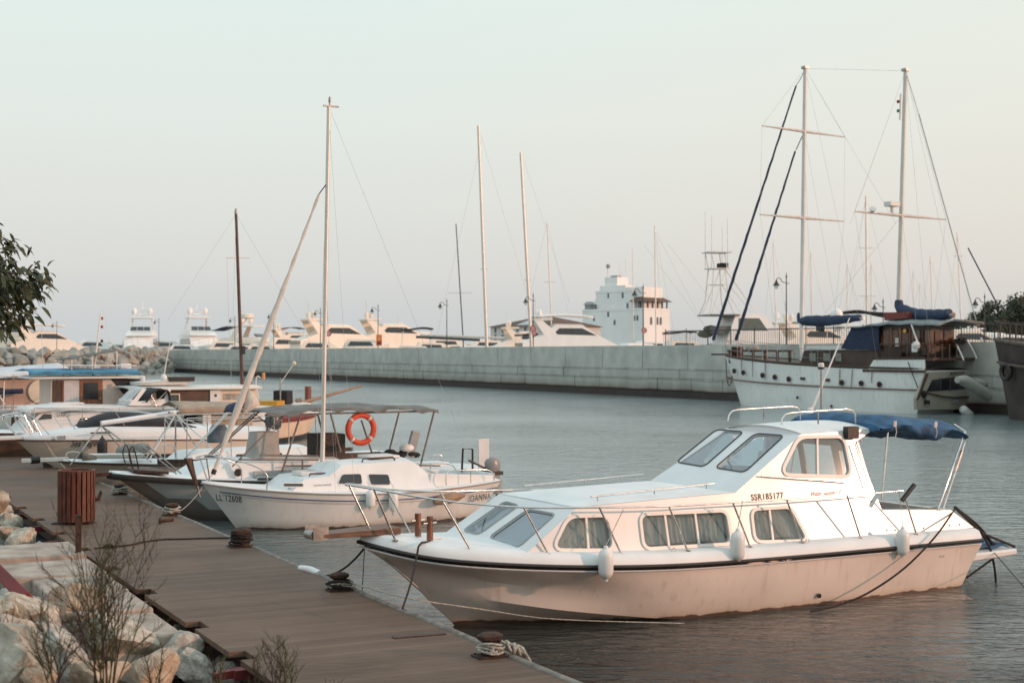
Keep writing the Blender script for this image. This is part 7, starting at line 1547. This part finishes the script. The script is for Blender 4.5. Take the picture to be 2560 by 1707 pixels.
# ---------------------------------------------------------------- hill with trees at the right
def hill():
    b=M(); rows=[]
    for i in range(30):
        x=95+i*6; rows.append([V(x,300,0),V(x+3,312,4+min(10,i*1.3)+1.5*mnoise(V(i*.4,0,0))),V(x+6,335,6+min(15,i*1.6)+2*mnoise(V(i*.3,2,0))),V(x+8,380,4)])
    b.grid(rows); o=b.build('hill',mat('hill_earth',(.17,.15,.10),.95,var=.3,scale=.2,bump=.5,bscale=1),None,60); o['kind']='structure'
    rnd=random.Random(9); LM=[mat('far_leaf_a',(.06,.08,.045),.8,var=.3,scale=1.),mat('far_leaf_b',(.085,.10,.06),.8,var=.3,scale=1.)]
    T=[(2428,815,3.2),(2450,800,3.4),(2475,805,3.3),(2492,782,3.6),(2518,790,3.6),(2540,768,3.8),(2562,775,4),(2465,822,2.6),(2505,815,3),(2535,812,3.2),(2415,828,2.2),(2555,805,3),(2590,770,4),(2580,810,3)]
    desc=['leftmost low','second from left','middle low','tall middle','broad middle','tall right','right edge','small front','front middle','front right','smallest left','front edge','hidden edge','last front']
    for k,(px,py,s) in enumerate(T):
        d=285+rnd.uniform(-12,12); p=D_(px,py+8,d); r=emp('hillside_tree',V(p.x,d,p.z-s*1.6),0,'%s bushy tree on the hill at the right'%desc[k],'tree','trees on the hill at the right')
        b=M(); b.tube([V(0,0,-1),V(.1,0,s*.9)],.25,6,r2=.12); b.build('trunk',BARK,r)
        b=M()
        cl=[V(rnd.gauss(0,.45)*s,rnd.gauss(0,.3)*s,s*1.5+rnd.gauss(0,.38)*s) for _ in range(9)]
        for c in cl:
            R=s*rnd.uniform(.32,.55)
            for _ in range(150):
                v=V(rnd.gauss(0,1),rnd.gauss(0,1),rnd.gauss(0,1)).normalized()*R*rnd.uniform(.6,1.05); q=c+v; t=V(rnd.gauss(0,1),rnd.gauss(0,1),rnd.gauss(0,1)).normalized(); u=t.cross(v).normalized(); w=.30; b.add([q-t*w,q+u*w*.7,q+t*w,q-u*w*.7],[[0,1,2,3]])
        b.build('crown',LM[k%2],r,0)
hill()
# ---------------------------------------------------------------- schooner ARGO
def argo():
    fr=Fr(G_(1852,1012),-53.3); r=emp('schooner',fr.O,-53.3,'large white two masted schooner with round portholes and the name ARGO on its stern','schooner')
    L=lambda px,py,y=0:fr.L(px,py,y)
    top=L(1815,890,0); aft=fr.L(2314,926,-2.2); wl=fr.L(2290,1034,-1.9)
    xa=aft.x; hm=mat('schooner_white',(.80,.81,.77),.5,var=.07,scale=.5,streak=(.40,.38,.34))
    g=ghull(r,top.x,xa,top.z,L(2080,915,-2.3).z*1.0,aft.z,4.9,0,xa-.9,tf=.86,m=hm,draft=.6,rub=None,toe=.12,N=40,camber=.12,deck=mat('schooner_deck',(.20,.15,.12),.8,var=.2,scale=1),wl=.86)
    def sidept(x,f):
        t=(x-top.x)/(xa-top.x); a=g.sh(max(0,min(1,t))); q=f; w_=g.wlp(max(0,min(1,t))); return V(a.x,-(abs(a.y)*(1-q*.55)+abs(w_.y)*q*.55)-.03,a.z*(1-q))
    # dark cap rail and belt line
    b=M(); P=g.S
    for s in (1,-1): b.tube([V(p.x,p.y*s*1.01,p.z+.10) for p in P],.07,6)
    b.build('cap_rail',DWOOD,r,60)
    b=M()
    for s in (1,-1): b.grid([[V(p.x,(p.y)*s,p.z+.02) for p in [sidept(top.x+(xa-top.x)*i/40,.44)]][0:1]+[V(sidept(top.x+(xa-top.x)*i/40,.47).x,sidept(top.x+(xa-top.x)*i/40,.47).y*s,sidept(top.x+(xa-top.x)*i/40,.47).z)] for i in range(41)])
    b.build('belt_line',mat('belt_brown',(.20,.13,.10),.6),r,60)
    # portholes measured along the side
    def side(px,py):
        y=-1.8
        for _ in range(40):
            p=fr.L(px,py,y); t=max(0,min(1,(p.x-top.x)/(xa-top.x))); a=g.sh(t); q=max(0,min(1,(a.z-p.z)/a.z)); w_=g.wlp(t); y=.5*y+.5*(-(abs(a.y)*(1-q*.55)+abs(w_.y)*q*.55))
        return V(p.x,y-.03,p.z)
    ZR=lambda x,y:(1740+x*.34864,700+y*.34864)
    for q in ((278,652),(342,664),(480,683),(568,696),(668,710),(1048,735),(1188,740),(1318,748)):
        p=side(*ZR(*q)); b=M(); b.lathe([(.17,0),(.17,.05),(.12,.05)],p,14,(0,-1,0)); o=b.build('porthole',DWOOD,r); b=M(); b.lathe([(.12,0),(.12,.02)],p+V(0,-.03,0),14,(0,-1,0)); b.build('pane',DGLASS,o)
    for q in ((766,706),(943,716)): p=side(*ZR(*q)); b=M(); b.obox(p,(.34,.08,.16)); b.build('scupper',DWOOD,r,0)
    for q in ((730,842),(975,905)): p=side(*ZR(*q)); b=M(); b.lathe([(.09,0),(.09,.04)],p,10,(0,-1,0)); b.build('skin_fitting',RUST,r)
    for q0,q1 in (((328,560),(330,650)),((408,575),(410,695)),((500,590),(500,705)),((1035,640),(1030,755)),((1125,640),(1115,765)),((1265,650),(1262,735))): pipe(r,[side(*ZR(*q0))+V(0,-.02,0),side(*ZR(*q1))+V(0,-.02,0)],.025,mat('rust_streak',(.30,.22,.18),.8),'chain_plate')
    # raised after bulwark band
    x0=L(*ZR(1230,640),-2.3).x; b=M(); b.prism([V(x0,-2.30,aft.z-.05),V(xa-.05,-2.14,aft.z-.05),V(xa-.05,-2.14,aft.z+.62),V(x0+.5,-2.3,aft.z+.58)],V(0,-.06,0)); b.prism([V(x0,2.30,aft.z-.05),V(xa-.05,2.14,aft.z-.05),V(xa-.05,2.14,aft.z+.62),V(x0+.5,2.3,aft.z+.58)],V(0,.06,0)); b.build('after_bulwark',hm,r,0)
    b=M(); b.prism([V(x0-.3,-2.34,aft.z-.12),V(xa,-2.18,aft.z-.12),V(xa,-2.18,aft.z+.02),V(x0-.3,-2.34,aft.z+.02)],V(0,-.06,0)); b.prism([V(x0+.4,-2.34,aft.z+.6),V(xa,-2.18,aft.z+.64),V(xa,-2.18,aft.z+.76),V(x0+.4,-2.34,aft.z+.72)],V(0,-.06,0)); b.build('rubbing_strake',DWOOD,r,0)
    # transom: cream panel with dark window band, name, timbers  (in the plane x=xa)
    X=lambda x,y:fr.X(2200+x*.21687,740+y*.21687,xa+.02)
    def tq(P,m,nm,off=.05,th=.05): b=M(); b.prism([V(xa+off,X(*p).y,X(*p).z) for p in P],V(th,0,0)); return b.build(nm,m,r,0)
    b=M(); P=[X(545,880),X(1215,850),X(1290,1230),X(1180,1300),X(420,1310),X(415,1180)]; b.prism([V(xa-.15,p.y,p.z) for p in P],V(.18,0,0)); b.build('transom',mat('transom_cream',(.36,.33,.27),.6,var=.12,scale=.8,streak=(.25,.2,.16)),r,0)
    tw=tq([(600,965),(850,930),(1000,935),(1030,1060),(530,1100)],DGLASS,'stern_window',.04,.04)
    for x in (690,800): b=M(); p0,p1=X(x,945),X(x-10,1085); b.tube([V(xa+.1,p0.y,p0.z),V(xa+.1,p1.y,p1.z)],.04,5); b.build('window_bar',DWOOD,tw,0)
    tq([(515,895),(545,890),(430,1190),(412,1185)],DWOOD,'corner_timber',.05,.08); tq([(1195,860),(1235,860),(1240,975),(1215,975)],DWOOD,'corner_timber',.05,.08)
    b=M(); b.tube([V(xa+.12,X(x,y).y,X(x,y).z) for x,y in ((500,1110),(700,1155),(850,1170),(1000,1160),(1150,1120))],.05,6); b.build('fender_rope',DWOOD,r,60)
    b=M(); p=X(498,1130); b.lathe([(.20,0),(.20,.1),(.1,.12)],V(xa+.03,p.y,p.z),14,(1,0,0)); b.build('exhaust_ring',BLK,r)
    tq([(820,1185),(905,1180),(905,1230),(820,1235)],GREYP,'hull_patch',.05,.03); tq([(500,1200),(540,1200),(540,1240),(500,1240)],BLK,'exhaust_box',.05,.2); tq([(1095,1170),(1140,1165),(1135,1205),(1095,1205)],BLK,'exhaust_box',.05,.2)
    a=V(xa+.05,X(795,918).y,X(795,918).z); c=V(xa+.05,X(965,905).y,X(965,905).z); h=(X(850,880)-X(850,918)).length; o=text('vessel_name','ARGO',a,c-a,(0,0,1),h,INK,r,shear=.15,bold=.015); fitw(o,a,c-a)
    # bulkheads, deckhouse, wheelhouse
    zd=aft.z+.1
    def bxp(p0,p1,p2,p3,y0,m,nm,w=2*1.5,th=None):
        Q=[L(*q,y0) for q in (p0,p1,p2,p3)]; b=M(); b.prism([V(q.x,y0,q.z) for q in Q],V(0,w,0)); return b.build(nm,m,r,0)
    brn=mat('deckhouse_brown',(.085,.055,.042),.6,var=.25,scale=1.5)
    bxp(ZR(745,610),ZR(775,505),ZR(1310,500),ZR(1310,625),-1.6,brn,'deckhouse',3.2); 
    bxp(ZR(780,500),ZR(795,470),ZR(1060,470),ZR(1075,498),-1.7,GELO,'deckhouse_roof',3.4)
    for x in (835,935,1020): bxp(ZR(x-22,580),ZR(x-22,525),ZR(x+22,525),ZR(x+22,582),-1.64,mat('curtained_pane',(.30,.31,.28),.4,var=.2),'window',.03)
    bxp(ZR(1305,590),ZR(1305,320),ZR(1620,320),ZR(1620,590),-1.5,mat('wheelhouse_wood',(.06,.03,.02),.4,var=.35,scale=1.2),'wheelhouse',3.0)
    for x0_,x1_ in ((1325,1385),(1410,1450),(1475,1525),(1545,1605)): bxp(ZR(x0_,470),ZR(x0_,360),ZR(x1_,360),ZR(x1_,470),-1.54,mat('amber_glass',(.16,.055,.02),.12,var=.4,scale=2,spec=.8),'wheelhouse_window',.03)
    for x_ in (1392,1402,1458,1466,1533): bxp(ZR(x_-4,480),ZR(x_-4,345),ZR(x_+4,345),ZR(x_+4,480),-1.58,VARN,'window_post',.06)
    bxp(ZR(1428,475),ZR(1428,415),ZR(1452,415),ZR(1452,475),-1.62,REFL,'paper_notice',.02)
    q=L(*ZR(1500,365),-1.6); b=M(); b.lathe([(.12,0),(.12,.05)],q,12,(0,-1,0)); b.build('brass_lamp',mat('brass',(.6,.35,.1),.3,.8),r)
    xw=L(*ZR(1620,400),-1.5).x
    for y0_,y1_ in ((-1.3,-.5),(-.35,.35),(.5,1.3)): b=M(); b.box(xw,xw+.05,y0_,y1_,L(*ZR(1600,470),-1.5).z,L(*ZR(1600,360),-1.5).z); b.build('wheelhouse_window',mat('amber_glass',(.16,.055,.02)),r,0)
    # blue spray hood, sloping
    Q=[L(*ZR(*p),-1.75) for p in ((1040,490),(1115,345),(1310,335),(1310,500))]; b=M(); 
    rows=[]
    for y in [-1.75+3.5*k/10 for k in range(11)]: rows.append([V(Q[0].x,y,Q[0].z),V(Q[1].x,y,Q[1].z+.03*math.sin(y*5)),V(Q[2].x,y,Q[2].z)])
    b.grid(rows); b.prism([V(q.x,-1.75,q.z) for q in Q],V(0,.03,0)); b.build('spray_hood',NAVY,r,40,solid=.04)
    # awning top over the wheelhouse
    Q=[L(*ZR(*p),-1.9) for p in ((1085,345),(1400,318),(1740,325))]; zt=L(*ZR(1400,290),0).z
    b=M(); P=catmull(Q,18); b.grid([[V(p.x,y,p.z+(zt-Q[1].z)*(1-(y/1.95)**2)*min(1,.3+i/8)+.03*math.sin(i*1.7+y*3)) for y in [-1.95+.39*k for k in range(11)]] for i,p in enumerate(P)]); b.build('deck_awning',mat('grey_green_awning',(.24,.27,.27),.7,var=.2,bump=.4,bscale=6),r,60,solid=.06)
    bxp(ZR(1350,290),ZR(1350,232),ZR(1515,230),ZR(1515,275),-.8,mat('red_box',(.24,.05,.04),.6,var=.2),'red_tender_cover',1.6)
    # masts: positions from sight lines
    def mst(top_,bot,rr,nm): 
        a=L(*top_);c=L(*bot); b=M(); b.tube([V(c.x,0,min(c.z,3.)),V(c.x,0,c.z),a.lerp(c,.5),a],rr,12,r2=rr*.8); return b.build(nm,mat('schooner_mast',(.62,.60,.56),.45,.2,var=.06,scale=1,streak=(.4,.36,.32)),r,60),a,c
    m1,a1,c1_=mst((2013,172),(2003,900),.155,'foremast'); m2,a2,c2_=mst((2264,178),(2247,750),.155,'mainmast')
    for mo,a in ((m1,a1),(m2,a2)): b=M(); b.box(a.x-.18,a.x+.18,-.18,.18,a.z-.02,a.z+.14); b.build('masthead',DSTEEL,mo,0)
    def spreader(px0,py0,px1,py1,mast_x):
        a=fr.X(px0,py0,mast_x); c=fr.X(px1,py1,mast_x); a.z=c.z=(a.z+c.z)/2; b=M(); b.tube([a,V(mast_x,0,a.z),c],lambda u:.04+.06*(1-abs(2*u-1)),8); b.build('spreader',mat('spreader_white',(.66,.58,.53),.5),r,60); return a,c
    def mx(a,c,py): z=L(2010,py).z; t=(z-c.z)/(a.z-c.z); return c.x+(a.x-c.x)*t
    s1=spreader(1905,325,2112,333,mx(a1,c1_,329)); s2=spreader(1900,545,2110,545,mx(a1,c1_,545)); s3=spreader(2137,537,2365,541,mx(a2,c2_,539))
    # radar, lights, antenna bits
    q=fr.X(2230,515,s3[0].x); b=M(); b.obox(q+V(0,0,.1),(.5,.9,.28)); b.lathe([(.1,-.4),(.12,0)],q,8); b.build('radar',GELO,r,30,bevel=.05)
    q=fr.X(2181,530,s3[0].x); b=M(); b.lathe([(.04,0),(.22,.3),(.20,.32)],q-V(0,0,.05),12,(.5,-.5,.7)); b.build('dish_aerial',GELO,r)
    p=L(2252,235,-.25); pipe(r,[p,L(2250,300,-.25)],.06,WHITEM,'light_tube'); 
    for y_,m_ in ((258,REDP),(281,mat('green_lamp',(.02,.22,.14),.4))): q=L(2246,y_,-.3); b=M(); b.lathe([(.10,0),(.10,.16)],q,8); b.build('signal_lamp',m_,r)
    # furled blue headsails
    def furl(p0,p1,rr,m,nm='furled_headsail'):
        a=L(*p0);c=L(*p1); n=40; b=M(); b.tube([a.lerp(c,i/n)+V(.012*math.sin(i*1.9),.012*math.cos(i*2.3),0) for i in range(n+1)],lambda u:rr*(.5+.55*u)*(1+.08*math.sin(u*45)),8); return b.build(nm,m,r,60)
    navy=mat('navy_sail_cover',(.035,.055,.11),.75,var=.25,scale=3)
    furl((1990,215),(1783,850),.105,navy); furl((1988,378),(1840,850),.11,navy)
    pipe(r,[a1,L(2001,198),L(1990,215)],.02,BLK,'furler_head'); pipe(r,[L(2006,340),L(1990,375)],.03,BLK,'furler_head')
    # booms with blue covers
    def boomc(pts,nm='sail_cover'):
        P=catmull([L(x,y,0) for x,y,_ in pts],26); R=[q for *_,q in pts]; b=M(); n=len(P)
        def rf(u): k=u*(len(R)-1); i=min(len(R)-2,int(k)); return (R[i]+(R[i+1]-R[i])*(k-i))*(1+.06*math.sin(u*40))
        b.tube(P,rf,10); return b.build(nm,navy,r,60)
    boomc([(1999,782,.15),(2001,800,.36),(2020,802,.34),(2080,801,.28),(2150,794,.2)]); boomc([(2247,750,.22),(2249,768,.42),(2275,785,.42),(2320,790,.38),(2375,785,.30)])
    pipe(r,[L(1982,806,0),L(2160,796,0)],.08,ALU,'fore_boom'); pipe(r,[L(2250,790,0),L(2384,788,0)],.10,ALU,'main_boom')
    q=L(2382,788,0); b=M(); b.lathe([(.16,0),(.16,.1)],q,12,(1,0,0)); b.build('boom_end',mat('boom_end',(.45,.3,.22),.5),r)
    # stays and shrouds
    dk=lambda x,s: V(x,g.sh(max(0,min(1,(x-top.x)/(xa-top.x)))).y*s,aft.z+.2)
    bow_=V(top.x,0,top.z+.3)
    lines=[(a1,a2),(a1,s1[0]),(a1,s1[1]),(s1[0],s2[0]),(s1[1],s2[1]),(s2[0],dk(c1_.x+.3,1)),(s2[1],dk(c1_.x+.3,-1)),(a2,s3[0]),(a2,s3[1]),(s3[0],dk(c2_.x+.3,1)),(s3[1],dk(c2_.x+.3,-1)),(V(mx(a1,c1_,329),0,s1[0].z),dk(c1_.x-1,-1)),(V(mx(a1,c1_,329),0,s1[0].z),dk(c1_.x+1.5,-1)),(a1,L(2240,560,0)),(a1,dk(c1_.x+3.4,-1)),(a2,V(xa,1.8,aft.z+1)),(a2,V(xa,-1.8,aft.z+1)),(V(mx(a2,c2_,539),0,s3[0].z),V(xa-.5,-2,aft.z+1)),(V(mx(a2,c2_,539),0,s3[0].z),V(c1_.x+2,0,6.)),(a2,L(2125,560,0))]
    for p,q in lines: pipe(r,[p,q],.007,WIRE,'stay',4)
    a=L(2297,285,0);c=L(2440,800,0); pipe(r,[a,c],.035,WIRE,'topping_line',5); pipe(r,[a2,a],.02,WIRE,'stay',4)
    pipe(r,[L(2490,200+555,0),L(2420,620,0)],.04,navy,'blue_line',5)
    # bow rail, bow clutter, anchor rope loop
    railing(r,g,.0,.62,1.05,16,DSTEEL,r=.02); 
    b=M()
    for k in range(6):
        x=top.x+1.2+k*1.05; b.box(x-.06,x+.06,-.9,-.75,aft.z+.3,aft.z+1.05)
    b.box(top.x+1,top.x+6.6,-.92,-.72,aft.z+1.05,aft.z+1.17); b.build('fife_rail',DWOOD,r,0)
    b=M(); q=L(1880,870,-.6); b.sph(q,.42,10,(1.2,1,.7)); b.build('deck_bundle',mat('pale_bundle',(.45,.42,.38),.8,var=.2),r,60); b=M(); q=L(1843,880,-.2); b.obox(q,(.5,.6,.7)); b.build('windlass',RUST,r,0)
    pipe(r,catmull([L(1815,885,0),L(1816,930,-.2),L(1822,965,-.3),L(1829,955,-.3),L(1831,920,-.2),L(1832,885,-.1)],18),.03,ROPEB,'bow_rope_loop',5)
    # bowsprit platform
    b=M(); b.box(top.x-1.1,top.x+.6,-.3,.3,top.z+.05,top.z+.17); b.build('bow_platform',DWOOD,r,0)
    # davits, stern gallery, stacked gear
    for (p0,p1) in (((880,560),(965,740)),((1010,515),(1115,720)),((1165,480),(1220,690)),((1310,480),(1380,680))):
        a=fr.X(2200+p0[0]*.21687,740+p0[1]*.21687,xa+.3); c=fr.X(2200+p1[0]*.21687,740+p1[1]*.21687,xa+.8); pipe(r,[a,a.lerp(c,.6)+V(0,.0,.05),c],.05,WHITEM,'davit',6)
    b=M(); a=fr.X(2200+1320*.21687,740+705*.21687,xa+.9); c=fr.X(2200+1440*.21687,740+690*.21687,xa+.9); b.tube([a,c],.05,6); b.sph(a,.14,8); b.sph(c,.14,8); b.build('davit_bar',WHITEM,r,60)
    b=M(); a=X(530,850);c=X(1210,840); b.box(xa-.1,xa+.5,min(a.y,c.y),max(a.y,c.y),aft.z+.55,aft.z+.72); b.build('stern_rail_board',DWOOD,r,0)
    rnd=random.Random(2); GEARM=mat('dark_gear',(.045,.032,.026),.8,var=.4,scale=3)
    for k in range(22):
        b=M(); y=min(a.y,c.y)+abs(a.y-c.y)*rnd.random(); b.obox((xa-rnd.random()*2.2,y,aft.z+.9+rnd.random()*.9),(rnd.uniform(.15,.6),rnd.uniform(.1,.5),rnd.uniform(.1,.6)),rnd.random()*3,rnd.random()*.6); b.build('stern_gear',GEARM,r,0)
    b=M()
    for k in range(12): x=L(*ZR(1320,560),-2.1).x+k*.48; b.tube([V(x,-2.1,aft.z+.7),V(x,-2.1,aft.z+1.5)],.03,5)
    b.tube([V(L(*ZR(1320,560),-2.1).x,-2.1,aft.z+1.5),V(xa,-2.1,aft.z+1.5)],.05,6); b.build('gallery_rail',DWOOD,r,60)
    for q0,q1 in (((362,330),(475,655)),((1560,320),(1560,320))):
        if q0!=q1: pipe(r,[L(2200+q0[0]*.21687,740+q0[1]*.21687,-2.0),L(2200+q1[0]*.21687,740+q1[1]*.21687,-2.1)],.05,WHITEM,'boat_boom',6)
    b=M(); q=L(2287,885,-2.3); b.obox(q+V(0,0,.35),(.35,.2,.5)); b.sph(q+V(.1,0,.5),.25,8); b.build('stowed_outboard',GELO,r,40,bevel=.05)
    pipe(r,[L(2270,905,-2.4),L(2295,970,-2.4),L(2325,1015,-2.4)],.03,ROPEB,'hanging_line',5)
    # tender hanging by the stern: two tubes seen end on
    d=emp('inflatable_tender',fr.W(V(xa+1.6,X(1200,1100).y,0)),-53.3,'grey white inflatable tender hanging tilted at the schooner stern','dinghy'); off=V(xa+1.6,X(1200,1100).y,0)
    T=lambda x,y,dx=1.6:fr.X(2200+x*.21687,740+y*.21687,xa+dx)-off
    TM=mat('tender_grey',(.42,.41,.37),.6,var=.12,scale=1.5)
    P=catmull([T(890,965),T(970,975),T(1060,1030),T(1230,1130),T(1400,1240),T(1510,1330)],24); b=M(); b.tube(P,lambda u:.33*(1 if .12<u<.85 else (.55+.45*u/.12 if u<=.12 else max(.08,1-((u-.85)/.15)**2*.95))),14); b.build('side_tube',TM,d,60)
    P=catmull([T(1080,990,1.3),T(1180,1005,1.3),T(1280,1020,1.3),T(1400,1060,1.3),T(1430,1030,1.3)],20); b=M(); b.tube(P,.24,12); b.build('side_tube',TM,d,60)
    b=M(); b.add([T(960,975,.9),T(1440,1270,.9),T(1400,1080,1.2),T(1080,1010,1.2)],[[0,1,2,3]]); b.build('tender_floor',GREYP,d,0,solid=.05)
    q=T(1330,1040,2.9)
    a_=T(1270,1040,1.65);c_=T(1390,1062,1.65); text('lettering','AMAR',a_+V(.1,0,0),c_-a_,(0,0,1),.22,INK,d,shear=.2)
    f=emp('inflatable_fender',fr.W(V(xa+.9,X(1000,1330).y,0)),-53.3,'fat white fender floating just below the schooner transom','fender'); of=V(xa+.9,X(1000,1330).y,0)
    a=fr.X(2405,1020,xa+.9)-of;c=fr.X(2428,1040,xa+.9)-of; b=M(); b.tube([a,a.lerp(c,.1),a.lerp(c,.9),c],lambda u:.16 if u in (0,1) else .24,12); b.build('fender_body',FEND,f,60)
    # long spar standing out from the stern to the right
    pipe(r,[fr.X(2384,800,xa-1),fr.X(2458,808,xa+3)],.09,mat('spar_tan',(.35,.24,.18),.6),'stern_spar',6)
argo()
# dark mooring block and a dark hull end at the right edge
def rightbits():
    r=emp('dark_timber_boat',V((2760-CX)/F_*70,70,0),-62,'dark brown timber hull at the right edge beside the quay','boat')
    g=ghull(r,-7,9,4.2,3.6,3.4,4.4,-6,8.5,m=mat('dark_timber',(.06,.042,.034),.7,var=.3,scale=1),deck=DWOOD,N=20)
    b=M(); b.box(-1,3,-1.,1.,3.4,5.0); b.build('cabin',DWOOD,r,0)
    railing(r,g,.0,.8,1.0,14,DWOOD,r=.035)
    b=M()
    for s in (1,-1): b.tube([V(p.x,p.y*s*1.01,p.z+.04) for p in g.S],.09,6); b.tube([V(p.x,p.y*s*.99-.04*s,p.z-1.1) for p in g.S[2:]],.07,6)
    b.build('cap_rail',mat('worn_rail',(.16,.11,.08),.7,var=.3),r,60)
    for k in range(4):
        p=g.sh(.12+k*.16); t=M(); t.torus((p.x,p.y*1.02,p.z-1.5),.38,.13,(.2,1,0),18,8); t.build('tyre_fender',RUB,r,60)
rightbits()
q=emp('rusty_chimney',D_(2556,742,80)-V(0,0,.0),0,'dark red brown post top cut by the right edge above the hill','post'); b=M(); b.prism([V(0,-.3,0),V(.9,-.3,.1),V(.9,-.3,-5.5),V(.35,-.3,-5.5),V(.25,-.3,-1.0)],V(0,.5,0)); b.build('post',mat('dark_red_post',(.10,.04,.03),.7,var=.2),q,0)
